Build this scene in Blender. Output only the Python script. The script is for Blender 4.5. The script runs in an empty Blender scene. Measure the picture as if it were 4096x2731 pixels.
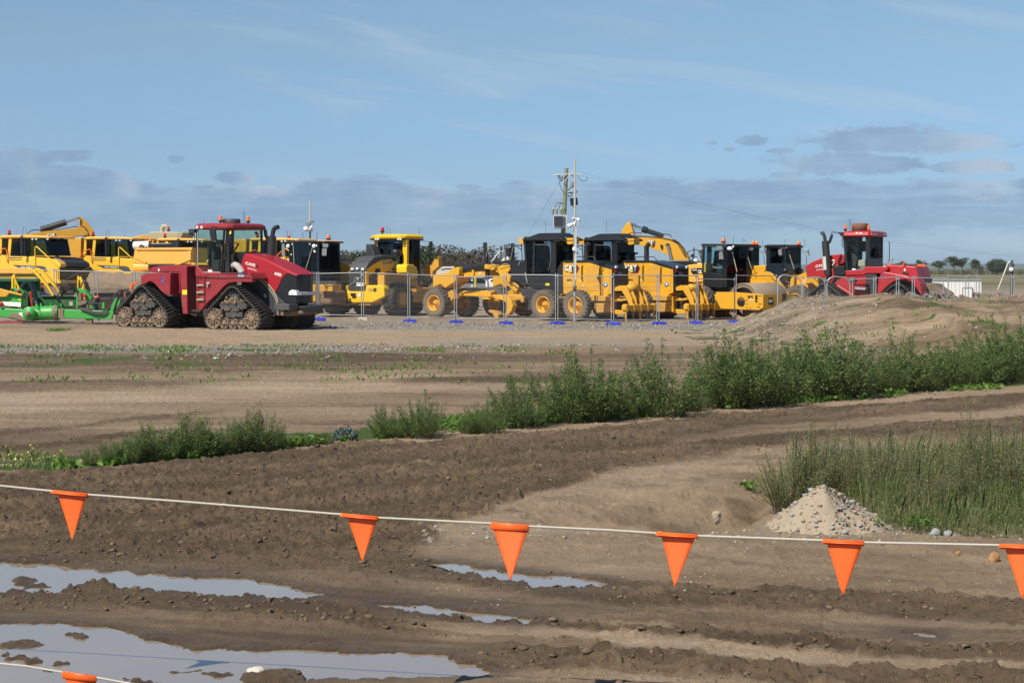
# earthmoving yard seen across a muddy works road
EXPO = .25
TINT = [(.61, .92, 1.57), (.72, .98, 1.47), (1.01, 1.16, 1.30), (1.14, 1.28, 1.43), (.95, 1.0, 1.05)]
CIRRUS = (7.9, 9.2, 10.1)
CLOUD = [(3.35, 5.0, 7.4), (4.4, 6.3, 8.7), (7.9, 8.7, 9.8)]
BLOBS = [(3620, 570, 470, 62), (3380, 655, 330, 55), (3880, 670, 170, 36), (2990, 562, 90, 22), (2830, 575, 55, 14), (2910, 600, 34, 14), (3130, 605, 60, 12),
 (60, 640, 170, 48), (290, 625, 110, 24), (200, 700, 330, 40), (710, 640, 42, 18), (560, 645, 40, 14), (960, 715, 80, 34), (3160, 700, 90, 22), (1880, 750, 90, 18)]
SOIL = [(.108, .072, .042), (.180, .125, .076), (.285, .205, .130), (.43, .315, .210), (.50, .385, .270)]
HAZE = 6e-5
import bpy, math, random
import numpy as np
from mathutils import Vector, Matrix
random.seed(7)
sc = bpy.context.scene; col = sc.collection
F = 7396.0; CX, CY = 2048.0, 1365.5; H = 2.2; HOR = 1075.0
PITCH = math.atan((CY-HOR)/F); CP, SP = math.cos(PITCH), math.sin(PITCH)
def ray(x, y):
    a = (x-CX)/F; b = -(y-CY)/F
    return (a, CP+b*SP, -SP+b*CP)
def gnd(x, y, z=0.0):
    d = ray(x, y); t = (z-H)/d[2]
    return (d[0]*t, d[1]*t, z)
def at(x, y, Y):
    d = ray(x, y); t = Y/d[1]
    return (d[0]*t, Y, H+d[2]*t)
def mpp(Y): return Y/F          # metres per photo pixel at distance Y
def topx(X, Y, Z):
    Zc = Z-H; f = Y*CP-Zc*SP; up = Y*SP+Zc*CP
    return CX+F*X/f, CY-F*up/f
# ---------------------------------------------------------------- materials
MATS = {}
def newmat(name):
    m = bpy.data.materials.new(name); m.use_nodes = True
    nt = m.node_tree; MATS[name] = m
    return m, nt, nt.nodes['Principled BSDF']
def N(nt, t, **k):
    n = nt.nodes.new(t)
    for a, b in k.items(): setattr(n, a, b)
    return n
def ramp(nt, fac, stops):
    r = N(nt, 'ShaderNodeValToRGB'); e = r.color_ramp.elements
    while len(e) < len(stops): e.new(0.5)
    for i, (p, c) in enumerate(stops):
        e[i].position = p; e[i].color = (c if len(c) == 4 else tuple(c)+(1,)) if isinstance(c, tuple) else (c, c, c, 1)
    nt.links.new(fac, r.inputs[0]); return r.outputs[0]
def mix(nt, fac, a, b):
    m = N(nt, 'ShaderNodeMix', data_type='RGBA')
    for s, v in ((0, fac), (6, a), (7, b)):
        if isinstance(v, (tuple, float, int)):
            m.inputs[s].default_value = (tuple(v)+(1,) if isinstance(v, tuple) and len(v) == 3 else v)
        else: nt.links.new(v, m.inputs[s])
    return m.outputs[2]
def math_(nt, op, a, b=None, c=None, clamp=False):
    m = N(nt, 'ShaderNodeMath', operation=op); m.use_clamp = clamp
    for i, v in enumerate((a, b, c)):
        if v is None: continue
        if isinstance(v, (int, float)): m.inputs[i].default_value = v
        else: nt.links.new(v, m.inputs[i])
    return m.outputs[0]
def noise(nt, scale, detail=4, rough=.55, vec=None, dist=0):
    n = N(nt, 'ShaderNodeTexNoise'); n.inputs['Scale'].default_value = scale
    n.inputs['Detail'].default_value = detail; n.inputs['Roughness'].default_value = rough; n.inputs['Distortion'].default_value = dist
    if vec is not None: nt.links.new(vec, n.inputs['Vector'])
    return n.outputs[0]
def objco(nt): return N(nt, 'ShaderNodeTexCoord').outputs['Object']
def paint(name, c, rough=.4, dirt=.25, dcol=(.22, .15, .10), metal=0, bump=.0, fade=.12, spec=.5):
    """painted or bare machine surface with faded, dusty patches of its own"""
    m, nt, b = newmat(name); co = objco(nt)
    n1 = noise(nt, 2.3, 6, .65, co); n2 = noise(nt, 14, 5, .7, co)
    faded = tuple(min(1, x*.8+.16*sum(c)/3+.02) for x in c)
    base = mix(nt, ramp(nt, n1, [(.4, 0.0), (.75, fade*2)]), c, faded)
    s = N(nt, 'ShaderNodeSeparateXYZ'); nt.links.new(co, s.inputs[0])
    low = math_(nt, 'MULTIPLY_ADD', s.outputs[2], -.16, .30, clamp=True)
    d = math_(nt, 'ADD', math_(nt, 'MULTIPLY', n1, .55), math_(nt, 'MULTIPLY', n2, .45))
    d = math_(nt, 'ADD', d, math_(nt, 'MULTIPLY', low, dirt*1.6))
    dm = ramp(nt, d, [(.62-dirt*.28, 0.0), (.95-dirt*.2, min(1., dirt*1.7))])
    nt.links.new(mix(nt, dm, base, dcol), b.inputs['Base Color'])
    r = math_(nt, 'ADD', rough, math_(nt, 'MULTIPLY', dm, .4), clamp=True)
    nt.links.new(r, b.inputs['Roughness']); b.inputs['Metallic'].default_value = metal
    b.inputs['Specular IOR Level'].default_value = spec
    if bump:
        bp = N(nt, 'ShaderNodeBump'); bp.inputs['Strength'].default_value = bump; bp.inputs['Distance'].default_value = .02
        nt.links.new(noise(nt, 30, 4, .7, co), bp.inputs['Height']); nt.links.new(bp.outputs[0], b.inputs['Normal'])
    return m
paint('cat_yellow', (.66, .335, .018), .38, .22)
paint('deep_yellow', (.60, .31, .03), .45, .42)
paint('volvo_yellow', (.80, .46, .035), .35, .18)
paint('bright_yellow', (.83, .50, .01), .33, .10)
paint('roof_amber', (.82, .42, .07), .5, .25)
paint('black_paint', (.014, .015, .018), .38, .10, (.10, .085, .07))
paint('navy_black', (.010, .018, .028), .3, .08, (.08, .075, .07))
paint('grille_black', (.012, .012, .015), .32, .16, (.09, .07, .06))
paint('dark_grey', (.06, .062, .068), .55, .25, (.16, .125, .10))
paint('charcoal', (.035, .036, .042), .5, .25, (.14, .11, .09))
paint('frame_grey', (.05, .052, .06), .6, .35, (.14, .11, .09))
paint('red_paint', (.34, .012, .020), .35, .16, (.30, .12, .09))
paint('red_dusty', (.27, .020, .030), .45, .34, (.28, .13, .11))
paint('red_bright', (.38, .016, .022), .4, .16, (.36, .14, .11))
paint('green_paint', (.035, .36, .055), .4, .30, (.20, .15, .09))
paint('green_dark', (.01, .10, .03), .45, .3)
paint('rubber', (.030, .029, .028), .8, .30, (.15, .115, .085), bump=.3)
paint('rubber_dusty', (.05, .046, .042), .85, .52, (.21, .16, .12), bump=.4)
paint('rubber_black', (.022, .022, .023), .75, .18, (.12, .10, .08), bump=.3)
paint('mud_metal', (.09, .075, .06), .8, .85, (.23, .17, .12), bump=.8)
paint('caked_mud', (.24, .175, .12), .95, .5, (.17, .12, .085), bump=1.0)
paint('drum_steel', (.30, .235, .175), .75, .6, (.24, .18, .12), bump=.5)
paint('galvanised', (.40, .42, .43), .45, .12, metal=.5)
paint('fence_wire', (.26, .265, .265), .5, .1, metal=.3)
paint('chrome', (.7, .72, .74), .15, .03, metal=1)
paint('exhaust_black', (.03, .03, .032), .45, .2, (.12, .11, .10))
paint('white_paint', (.75, .75, .73), .5, .12, (.4, .36, .3))
paint('off_white', (.55, .54, .50), .6, .2)
paint('grey_plastic', (.18, .19, .20), .55, .1)
paint('transformer_grey', (.42, .46, .52), .5, .1)
paint('blue_plastic', (.02, .045, .50), .45, .10)
paint('concrete_block', (.50, .46, .40), .9, .25)
paint('pole_grey', (.27, .28, .26), .6, .15)
paint('rust', (.20, .10, .06), .85, .5, (.22, .18, .15), bump=.5)
paint('rusty_steel', (.17, .17, .175), .75, .35, (.24, .12, .07), bump=.4)
paint('beige_tank', (.42, .36, .22), .5, .3)
paint('orange_rail', (.80, .11, .02), .4, .05)
paint('red_cap', (.5, .02, .02), .4, .1)
paint('seat_fabric', (.03, .03, .035), .8, .1)
paint('cream_trim', (.36, .35, .24), .7, .1)
paint('sticker_white', (.8, .8, .8), .5, .03)
paint('sticker_yellow', (.85, .65, .02), .5, .03)
paint('sticker_blue', (.03, .16, .50), .5, .03)
paint('sticker_red', (.35, .01, .02), .5, .03)
paint('letter_black', (.01, .01, .01), .5, .02)
paint('plate_blue', (.12, .14, .28), .5, .1)
paint('hose_black', (.02, .02, .022), .5, .2)
paint('timber_pole', (.20, .22, .13), .9, .35, (.12, .10, .07), bump=.5)
paint('brown_cylinder', (.22, .11, .08), .6, .3)
def glass(name, tint, gl=.6, rough=.02, fres=1.45):
    m, nt, b = newmat(name); nt.nodes.remove(b)
    o = nt.nodes['Material Output']
    t = N(nt, 'ShaderNodeBsdfTransparent'); t.inputs[0].default_value = tint+(1,)
    g = N(nt, 'ShaderNodeBsdfGlossy'); g.inputs['Roughness'].default_value = rough; g.inputs[0].default_value = (gl, gl, gl, 1)
    fr = N(nt, 'ShaderNodeFresnel'); fr.inputs[0].default_value = fres
    dst = N(nt, 'ShaderNodeBsdfDiffuse'); dst.inputs[0].default_value = (.16, .17, .16, 1)
    mx = N(nt, 'ShaderNodeMixShader'); mx2 = N(nt, 'ShaderNodeMixShader')
    nt.links.new(ramp(nt, noise(nt, 3, 4, .6, objco(nt)), [(.45, 0.0), (.85, .07)]), mx2.inputs[0])
    nt.links.new(t.outputs[0], mx2.inputs[1]); nt.links.new(dst.outputs[0], mx2.inputs[2])
    nt.links.new(fr.outputs[0], mx.inputs[0]); nt.links.new(mx2.outputs[0], mx.inputs[1]); nt.links.new(g.outputs[0], mx.inputs[2])
    nt.links.new(mx.outputs[0], o.inputs[0]); return m
glass('cab_glass', (.86, .92, .87), fres=1.2); glass('teal_glass', (.80, .95, .97), fres=1.25); glass('dark_glass', (.46, .58, .64), fres=1.3)
glass('black_glass', (.20, .27, .33))
glass('clear_glass', (.94, .99, .99), fres=1.2)
def lamp(name, c):
    m, nt, b = newmat(name); b.inputs['Base Color'].default_value = c+(1,)
    b.inputs['Roughness'].default_value = .15; b.inputs['Coat Weight'].default_value = .6; return m
lamp('amber_lens', (.80, .16, .01)); lamp('red_lens', (.45, .01, .01)); lamp('lamp_lens', (.62, .66, .68)); lamp('lamp_silver', (.75, .78, .8))
# ---------------------------------------------------------------- mesh builder
class MB:
    def __init__(s): s.v = []; s.f = []; s.sm = []
    def add(s, vs, fs, smooth=False):
        o = len(s.v); s.v += [tuple(p) for p in vs]
        for f in fs: s.f.append(tuple(i+o for i in f)); s.sm.append(smooth)
    def ext(s, a, b):           # two matching rings -> closed solid
        n = len(a)
        s.add(list(a)+list(b), [tuple(range(n)), tuple(range(2*n-1, n-1, -1))]+[(i, i+n, (i+1) % n+n, (i+1) % n) for i in range(n)])
    def box(s, x0, x1, y0, y1, z0, z1):
        s.ext([(x0, y0, z0), (x1, y0, z0), (x1, y0, z1), (x0, y0, z1)], [(x0, y1, z0), (x1, y1, z0), (x1, y1, z1), (x0, y1, z1)])
    def tube(s, pts, r, seg=8, cap=True, smooth=True):
        P = [Vector(p) for p in pts]; n = len(P); rr = r if isinstance(r, (list, tuple)) else [r]*n
        rings = []; up = None
        for i in range(n):
            t = (P[min(i+1, n-1)]-P[max(i-1, 0)])
            if t.length < 1e-9: t = Vector((0, 0, 1))
            t.normalize()
            if up is None: up = Vector((0, 0, 1)) if abs(t.z) < .9 else Vector((0, 1, 0))
            a = t.cross(up)
            if a.length < 1e-4: a = t.cross(Vector((1, .3, 0)))
            a.normalize(); b = a.cross(t); up = b
            rings.append([P[i]+(a*math.cos(q)+b*math.sin(q))*rr[i] for q in [2*math.pi*k/seg for k in range(seg)]])
        vs = [p for g in rings for p in g]; fs = []
        for i in range(n-1):
            for k in range(seg): fs.append((i*seg+k, i*seg+(k+1) % seg, (i+1)*seg+(k+1) % seg, (i+1)*seg+k))
        s.add(vs, fs, smooth)
        if cap: s.add(rings[0], [tuple(range(seg))]); s.add(rings[-1], [tuple(range(seg))])
    def bar(s, p, q, w, h=None):   # square bar
        s.tube([p, q], (w if h is None else (w+h)/2)*.7, 4, smooth=False)
    def lathe(s, c, prof, axis='v', seg=28, smooth=True, a0=0, a1=2*math.pi):
        """profile of (radius, offset along axis); axis v = (0,1,0), u = (1,0,0), z = (0,0,1)"""
        vs = []; n = len(prof); full = abs(a1-a0-2*math.pi) < 1e-6; m = seg if full else seg+1
        for k in range(m):
            q = a0+(a1-a0)*k/seg; cc, ss = math.cos(q), math.sin(q)
            for r, o in prof:
                if axis == 'v': p = (c[0]+r*cc, c[1]+o, c[2]+r*ss)
                elif axis == 'u': p = (c[0]+o, c[1]+r*cc, c[2]+r*ss)
                else: p = (c[0]+r*cc, c[1]+r*ss, c[2]+o)
                vs.append(p)
        fs = []
        for k in range(seg):
            k2 = (k+1) % m
            for i in range(n-1): fs.append((k*n+i, k*n+i+1, k2*n+i+1, k2*n+i))
        s.add(vs, fs, smooth)
    def ball(s, c, r, seg=10, sq=(1, 1, 1), jit=0):
        vs = []; rng = seg//2
        for i in range(rng+1):
            t = math.pi*i/rng
            for k in range(seg):
                q = 2*math.pi*k/seg; j = 1+random.uniform(-jit, jit)
                vs.append((c[0]+r*sq[0]*j*math.sin(t)*math.cos(q), c[1]+r*sq[1]*j*math.sin(t)*math.sin(q), c[2]+r*sq[2]*j*math.cos(t)))
        fs = [(i*seg+k, i*seg+(k+1) % seg, (i+1)*seg+(k+1) % seg, (i+1)*seg+k) for i in range(rng) for k in range(seg)]
        s.add(vs, fs, not jit)
    def out(s, name, mat, parent=None, bevel=0, label=None):
        me = bpy.data.meshes.new(name); me.from_pydata(s.v, [], s.f); me.update()
        me.polygons.foreach_set('use_smooth', s.sm)
        import bmesh
        if len(s.f) < 60000:
            bm = bmesh.new(); bm.from_mesh(me); bmesh.ops.recalc_face_normals(bm, faces=bm.faces); bm.to_mesh(me); bm.free()
        me.materials.append(MATS[mat])
        o = bpy.data.objects.new(name, me); col.objects.link(o)
        if parent is not None: o.parent = parent
        if bevel:
            b = o.modifiers.new('bevel', 'BEVEL'); b.width = bevel; b.segments = 2; b.limit_method = 'ANGLE'; b.angle_limit = .6
        if label: o['label'] = label
        return o
def tag(o, label, cat=None, group=None, kind=None):
    if label: o['label'] = label
    if cat: o['category'] = cat
    if group: o['group'] = group
    if kind: o['kind'] = kind
    return o
def empty(name, loc, rz=0):
    e = bpy.data.objects.new(name, None); col.objects.link(e); e.location = loc; e.rotation_euler[2] = rz; e.empty_display_size = .3
    return e
def children(o): return [c for c in bpy.data.objects if c.parent == o]
def copy_tree(o, parent=None):
    c = o.copy(); col.objects.link(c)
    if parent is not None: c.parent = parent
    for ch in children(o):
        if ch is not c: copy_tree(ch, c)
    return c
# windows on the photograph: (x0, y0, scale)
Z0 = (0, 0, 4096/2352.); Z1 = (0, 820, 700/2111.); Z2 = (400, 840, 900/2352.); Z3 = (1000, 780, 700/2033.); Z4 = (1600, 900, 700/2352.)
Z5 = (2000, 850, 800/2352.); Z6 = (2450, 860, 800/2352.); Z7 = (3100, 880, 996/2352.); Z8 = (2150, 620, 350/1614.)
SPLIT = {'antenna', 'hydraulic_hose', 'cab_post', 'ladder_rail', 'ladder_rung', 'handrail', 'mirror', 'work_lamp', 'headlight', 'sticker', 'hydraulic_cylinder', 'cylinder_rod', 'side_window', 'door_handle', 'ripper_shank', 'marker_lamp', 'tail_lamp', 'access_door', 'cable', 'insulator', 'steering_cylinder', 'upright', 'lift_arm', 'window_sticker', 'bracket', 'door_seam', 'axle', 'crossarm', 'hitch_head', 'light_bracket', 'coupler_link', 'yellow_light_box', 'cylinder_pin'}
Z9 = (280, 960, 360/2016.); Z10 = (0, 1040, 330/1990.); Z11 = (980, 900, 360/2016.); Z12 = (1800, 1040, 320/2091.)
class Rig:
    """a thing in its own metric frame: u along its length, v away from the viewer, z up"""
    def __init__(s, name, label, cat, Z, gx, Y, th=0, z=0, group=None):
        s.Z = Z; X = at(Z[0]+gx*Z[2], HOR, Y)[0]; s.O = (X, Y, z); t = math.radians(th)
        s.U = (math.cos(t), math.sin(t)); s.V = (-math.sin(t), math.cos(t))
        s.e = empty(name, s.O, t); tag(s.e, label, cat, group)
    def z(s, Z): s.Z = Z; return s
    def _r(s, x, y): return ray(s.Z[0]+x*s.Z[2], s.Z[1]+y*s.Z[2])
    def _s(s, x, y, A, B, a):
        d = s._r(x, y); t = (a+s.O[0]*A[0]+s.O[1]*A[1])/(d[0]*A[0]+d[1]*A[1])
        p = (d[0]*t-s.O[0], d[1]*t-s.O[1]); return p[0]*B[0]+p[1]*B[1], H+d[2]*t-s.O[2]
    def P(s, x, y, v=0):
        u, z = s._s(x, y, s.V, s.U, v); return (u, v, z)
    def Q(s, x, y, u):
        v, z = s._s(x, y, s.U, s.V, u); return (u, v, z)
    def prism(s, m, pts, v0, v1, ins=0):
        a = [s.P(x, y, v0) for x, y in pts]
        cx = sum(p[0] for p in a)/len(a); cz = sum(p[2] for p in a)/len(a)
        m.ext(a, [(cx+(p[0]-cx)*(1-ins), v1, cz+(p[2]-cz)*(1-ins)) for p in a])
    def prismu(s, m, pts, u0, u1):
        a = [s.Q(x, y, u0) for x, y in pts]; m.ext(a, [(u1, p[1], p[2]) for p in a])
    def part(s, name, mat, items, parent=None, bevel=0, label=None):
        """items: ('p', pts, v0, v1) | ('q', pts, u0, u1) | ('t', [(x,y,v)..], r) | ('b', x0,y0,x1,y1,v0,v1) | ('L', (x,y,v), profile, axis)"""
        if len(items) > 1 and name in SPLIT:
            return [s.part(name, mat, [i], parent, bevel, label) for i in items][0]
        m = MB()
        for i in items:
            k = i[0]
            if k == 'p': s.prism(m, *i[1:])
            elif k == 'q': s.prismu(m, *i[1:])
            elif k == 'b': s.prism(m, [(i[1], i[2]), (i[3], i[2]), (i[3], i[4]), (i[1], i[4])], i[5], i[6])
            elif k == 't': m.tube([s.P(*p) for p in i[1]], i[2], i[3] if len(i) > 3 else 8)
            elif k == 'L': m.lathe(s.P(*i[1]), i[2], *(i[3:]))
            elif k == 'o': m.ball(s.P(*i[1]), *i[2:])
        return m.out(name, mat, parent or s.e, bevel, label)
    def text(s, txt, quad, a, mat, parent=None, plane='v', bold=.02, name='lettering', sgn=-1):
        """lettering fitted to the parallelogram quad = (x0,y0 bottom-left),(x1,y1 bottom-right),height px, shear"""
        (x0, y0), (x1, y1), h = quad[:3]; sh = quad[3] if len(quad) > 3 else 0
        cu = bpy.data.curves.new(name, 'FONT'); cu.body = txt; cu.offset = bold; cu.resolution_u = 3
        to = bpy.data.objects.new(name, cu); col.objects.link(to)
        bpy.context.view_layer.update()
        me = bpy.data.meshes.new_from_object(to.evaluated_get(bpy.context.evaluated_depsgraph_get()))
        bpy.data.objects.remove(to); me.name = name
        xs = [v.co.x for v in me.vertices]; ys = [v.co.y for v in me.vertices]
        a0, a1, b0, b1 = min(xs), max(xs), min(ys), max(ys)
        for v in me.vertices:
            f = (v.co.x-a0)/(a1-a0); g = (v.co.y-b0)/(b1-b0)
            x = x0+(x1-x0)*f+sh*g; y = y0+(y1-y0)*f-h*g
            v.co = s.P(x, y, a) if plane == 'v' else s.Q(x, y, a)
        me.materials.clear(); me.materials.append(MATS[mat])
        o = bpy.data.objects.new(name, me); col.objects.link(o); o.parent = parent or s.e
        so = o.modifiers.new('solid', 'SOLIDIFY'); so.thickness = .004; so.offset = 0
        return o
def circ(x, y, rx, ry, n=20, a0=0, a1=360):
    return [(x+rx*math.cos(math.radians(a0+(a1-a0)*i/(n if a1-a0 >= 360 else n-1))), y-ry*math.sin(math.radians(a0+(a1-a0)*i/(n if a1-a0 >= 360 else n-1)))) for i in range(n)]
def tyre_mesh(r, w, rim, lugs=22, lug=.035, style='block'):
    """tyre about the v axis centred on the origin, outer face at v=-w/2"""
    m = MB(); h = w/2
    m.lathe((0, 0, 0), [(rim, -h*.72), (rim+.02, -h*.86), (rim+(r-rim)*.45, -h), (r*.93, -h*.93), (r-lug, -h*.72), (r-lug, h*.72), (r*.93, h*.93), (rim+(r-rim)*.45, h), (rim+.02, h*.86), (rim, h*.72)], 'v', 40)
    for k in range(lugs):
        for s in (-1, 1):
            q0 = 2*math.pi*(k+(.5 if s > 0 else 0))/lugs; dq = 2*math.pi/lugs
            def pt(a, rr, v): return (rr*math.cos(a), v, rr*math.sin(a))
            sk = dq*.7 if style == 'chev' else dq*.12
            e = h*.02 if style == 'chev' else h*.12
            wq = dq*.24
            A = [pt(q0-wq, r-lug*1.3, s*h*.98), pt(q0+wq, r-lug*1.3, s*h*.98), pt(q0+wq+sk, r-lug*1.1, s*e), pt(q0-wq+sk, r-lug*1.1, s*e)]
            B = [pt(q0-wq*.9, r-lug*.35, s*h*.9), pt(q0+wq*.9, r-lug*.35, s*h*.9), pt(q0+wq*.9+sk, r, s*e), pt(q0-wq*.9+sk, r, s*e)]
            m.ext(A, B)
            A = [pt(q0-wq, r*.88, s*h*.99), pt(q0+wq, r*.88, s*h*.99), pt(q0+wq, r-lug*.6, s*h*.86), pt(q0-wq, r-lug*.6, s*h*.86)]
            B = [pt(q0-wq, r*.89, s*h*1.03), pt(q0+wq, r*.89, s*h*1.03), pt(q0+wq, r-lug*.2, s*h*.93), pt(q0-wq, r-lug*.2, s*h*.93)]
            m.ext(A, B)
    return m
def rim_mesh(rim, w, dish=.25, bolts=10):
    m = MB(); h = w/2; d = -h*.86
    m.lathe((0, 0, 0), [(rim+.03, d+.02), (rim+.03, d-.02), (rim-.005, d-.015), (rim-.03, d+.03), (rim*.86, d+dish), (rim*.84, d+dish+.02), (rim*.5, d+dish+.03), (rim*.46, d+dish*.55), (rim*.40, d+dish*.5), (rim*.2, d+dish*.5), (rim*.18, d+dish*.25), (0, d+dish*.22)], 'v', 32)
    for k in range(bolts):
        a = 2*math.pi*k/bolts; m.lathe((rim*.33*math.cos(a), d+dish*.5-.03, rim*.33*math.sin(a)), [(0, 0), (.022, 0), (.022, .04)], 'v', 6, False)
    return m
WH = {}
def wheel(R, name, c, r, w, rim, tm='rubber', rm='cat_yellow', lugs=22, style='block', dish=.25, rz=0, key=None, lug=.035):
    """wheel as thing part > tyre, rim; c in local metres"""
    key = (round(r, 3), w, rim, tm, rm, lugs, style, dish)
    e = empty(name, c); e.parent = R.e; e.rotation_euler = (0, random.uniform(0, 1), rz)
    if key in WH:
        for a in WH[key]:
            o = a.copy(); col.objects.link(o); o.parent = e
    else:
        WH[key] = [tyre_mesh(r, w, rim, lugs, lug, style).out('tyre', tm, e), rim_mesh(rim, w, dish).out('rim', rm, e)]
    return e
def beacon(R, x, y, v, h=.2, r=.065, lens='amber_lens', stalk=0, par=None):
    u, vv, z = R.P(x, y, v); m = MB(); m.lathe((u, vv, z), [(0, h), (r*.55, h), (r*.9, h*.85), (r, h*.3), (r, h*.25), (0, h*.25)], 'z', 14)
    b = m.out('beacon', lens, par or R.e); m = MB(); m.lathe((u, vv, z), [(r*1.15, h*.25), (r*1.15, 0), (r*.4, 0), (r*.4, -stalk-.02), (0, -stalk-.02)], 'z', 12); m.out('beacon_base', 'black_paint', b); return b
def ringloft(name, mat, par, rings, bevel=.02):
    m = MB(); n = len(rings[0]); k = len(rings)
    m.add([p for r in rings for p in r], [tuple(range(n)), tuple(range(k*n-1, (k-1)*n-1, -1))]+[(r*n+i, (r+1)*n+i, (r+1)*n+(i+1) % n, r*n+(i+1) % n) for r in range(k-1) for i in range(n)])
    return m.out(name, mat, par, bevel)
def rrect(u0, u1, v0, v1, z, c=.1): return [(u0+c, v0, z), (u1-c, v0, z), (u1, v0+c, z), (u1, v1-c, z), (u1-c, v1, z), (u0+c, v1, z), (u0, v1-c, z), (u0, v0+c, z)]
def pane(R, name, mat, pts, par=None, t=.01):
    """flat pane through local 3-D points"""
    m = MB(); P = [Vector(p) for p in pts]; n = (P[1]-P[0]).cross(P[2]-P[0]).normalized()*t
    m.ext([tuple(p) for p in P], [tuple(p+n) for p in P]); return m.out(name, mat, par or R.e)
# ---------------------------------------------------------------- camera, sun, sky
cam = bpy.data.cameras.new('camera'); co = bpy.data.objects.new('camera', cam); col.objects.link(co)
cam.sensor_width = 36; cam.lens = 36*F/4096; cam.clip_end = 60000; cam.clip_start = .2
co.location = (0, 0, H); co.rotation_euler = (math.pi/2-PITCH, 0, 0); sc.camera = co
sc.view_settings.view_transform = 'Standard'; sc.view_settings.look = 'None'; sc.view_settings.gamma = 1; sc.view_settings.exposure = EXPO
SUN = Vector((-.42, -.50, .70)).normalized()
EL = math.asin(SUN.z); AZ = math.atan2(SUN.x, SUN.y)
sd = bpy.data.lights.new('sun', 'SUN'); sd.energy = 5.0; sd.angle = math.radians(.5); sd.color = (1, .94, .82)
so = bpy.data.objects.new('sun', sd); col.objects.link(so); so.rotation_euler = SUN.to_track_quat('Z', 'Y').to_euler(); so.location = (-20, -20, 40)
w = bpy.data.worlds.new('World'); sc.world = w; w.use_nodes = True; nt = w.node_tree
bg = nt.nodes['Background']; sky = N(nt, 'ShaderNodeTexSky', sky_type='NISHITA'); sky.sun_disc = False
sky.sun_elevation = EL; sky.sun_rotation = AZ; sky.altitude = 0; sky.air_density = 1.0; sky.dust_density = .25; sky.ozone_density = 2.0
bg.inputs[1].default_value = .060
tc = N(nt, 'ShaderNodeTexCoord').outputs['Generated']
sp_ = N(nt, 'ShaderNodeSeparateXYZ'); nt.links.new(tc, sp_.inputs[0])
X_, Y_, Z_ = sp_.outputs
yy = math_(nt, 'MAXIMUM', Y_, .05)
az = math_(nt, 'DIVIDE', X_, yy); el = math_(nt, 'DIVIDE', Z_, yy)
def vec(a, b, c=0.0):
    n = N(nt, 'ShaderNodeCombineXYZ')
    for i, v in enumerate((a, b, c)):
        if isinstance(v, float): n.inputs[i].default_value = v
        else: nt.links.new(v, n.inputs[i])
    return n.outputs[0]
def mul(a, b): return math_(nt, 'MULTIPLY', a, b)
def add(a, b): return math_(nt, 'ADD', a, b)
def smooth(v, a, b):
    n = N(nt, 'ShaderNodeMapRange', interpolation_type='SMOOTHSTEP'); nt.links.new(v, n.inputs[0])
    n.inputs[1].default_value = a; n.inputs[2].default_value = b; return n.outputs[0]
# tint of the low sky, by elevation
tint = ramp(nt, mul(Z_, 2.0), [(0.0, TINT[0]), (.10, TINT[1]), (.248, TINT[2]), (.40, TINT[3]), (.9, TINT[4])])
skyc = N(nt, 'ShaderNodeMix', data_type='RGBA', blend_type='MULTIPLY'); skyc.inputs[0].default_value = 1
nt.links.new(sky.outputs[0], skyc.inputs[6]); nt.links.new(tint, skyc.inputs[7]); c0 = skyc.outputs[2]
# thin high streaks
cir = noise(nt, 1, 5, .6, vec(mul(az, 5.0), add(mul(el, 42.0), mul(az, 7.0)), 3.1), .6)
c0 = mix(nt, mul(smooth(cir, .48, .78), .34), c0, CIRRUS)
# low cumulus banks
big = noise(nt, 1, 5, .6, vec(mul(az, 9.0), mul(el, 40.0), 1.7), .2)
fine = noise(nt, 1, 8, .66, vec(mul(az, 60.0), mul(el, 150.0), .4), .3)
puff = noise(nt, 1, 5, .55, vec(mul(az, 24.0), mul(el, 60.0), 8.4), .2)
e1 = add(el, mul(add(big, -.5), .030)); e1 = add(e1, mul(add(puff, -.5), .030)); e1 = add(e1, mul(add(fine, -.5), .014))
band = mul(smooth(e1, .0485, .0425), smooth(e1, .014, .024))
holes = smooth(noise(nt, 1, 6, .6, vec(mul(az, 14.0), mul(el, 190.0), 5.2), .4), .34, .56)
band = mul(band, add(mul(holes, .45), .55))
def blob(cx, cy, rx, ry, big_=False):
    a = mul(add(az, -cx), 1/rx); b = mul(add(el, -cy), 1/ry)
    d = math_(nt, 'SQRT', add(mul(a, a), mul(b, b)))
    d = add(d, mul(add(puff, -.5), 1.3 if big_ else 2.3)); d = add(d, mul(add(fine, -.5), 1.3 if big_ else 1.7)); return smooth(d, 1.05, .72)
def px(x, y): return (x-2048)/F, (HOR-y)/F
cl = band
for x, y, rx, ry in BLOBS:
    a, b = px(x, y); cl = math_(nt, 'MAXIMUM', cl, mul(blob(a, b, rx/F, ry/F, rx > 150), .95))
shade = smooth(add(mul(puff, .6), mul(fine, .4)), .38, .66)
ccol = mix(nt, shade, CLOUD[0], CLOUD[1])
rim_ = mul(smooth(e1, .034, .0445), smooth(noise(nt, 1, 3, .5, vec(mul(az, 18.0), 2.0, 9.0)), .5, .68))
ccol = mix(nt, mul(rim_, .75), ccol, CLOUD[2])
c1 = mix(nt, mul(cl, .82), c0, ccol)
nt.links.new(c1, bg.inputs[0])
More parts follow.
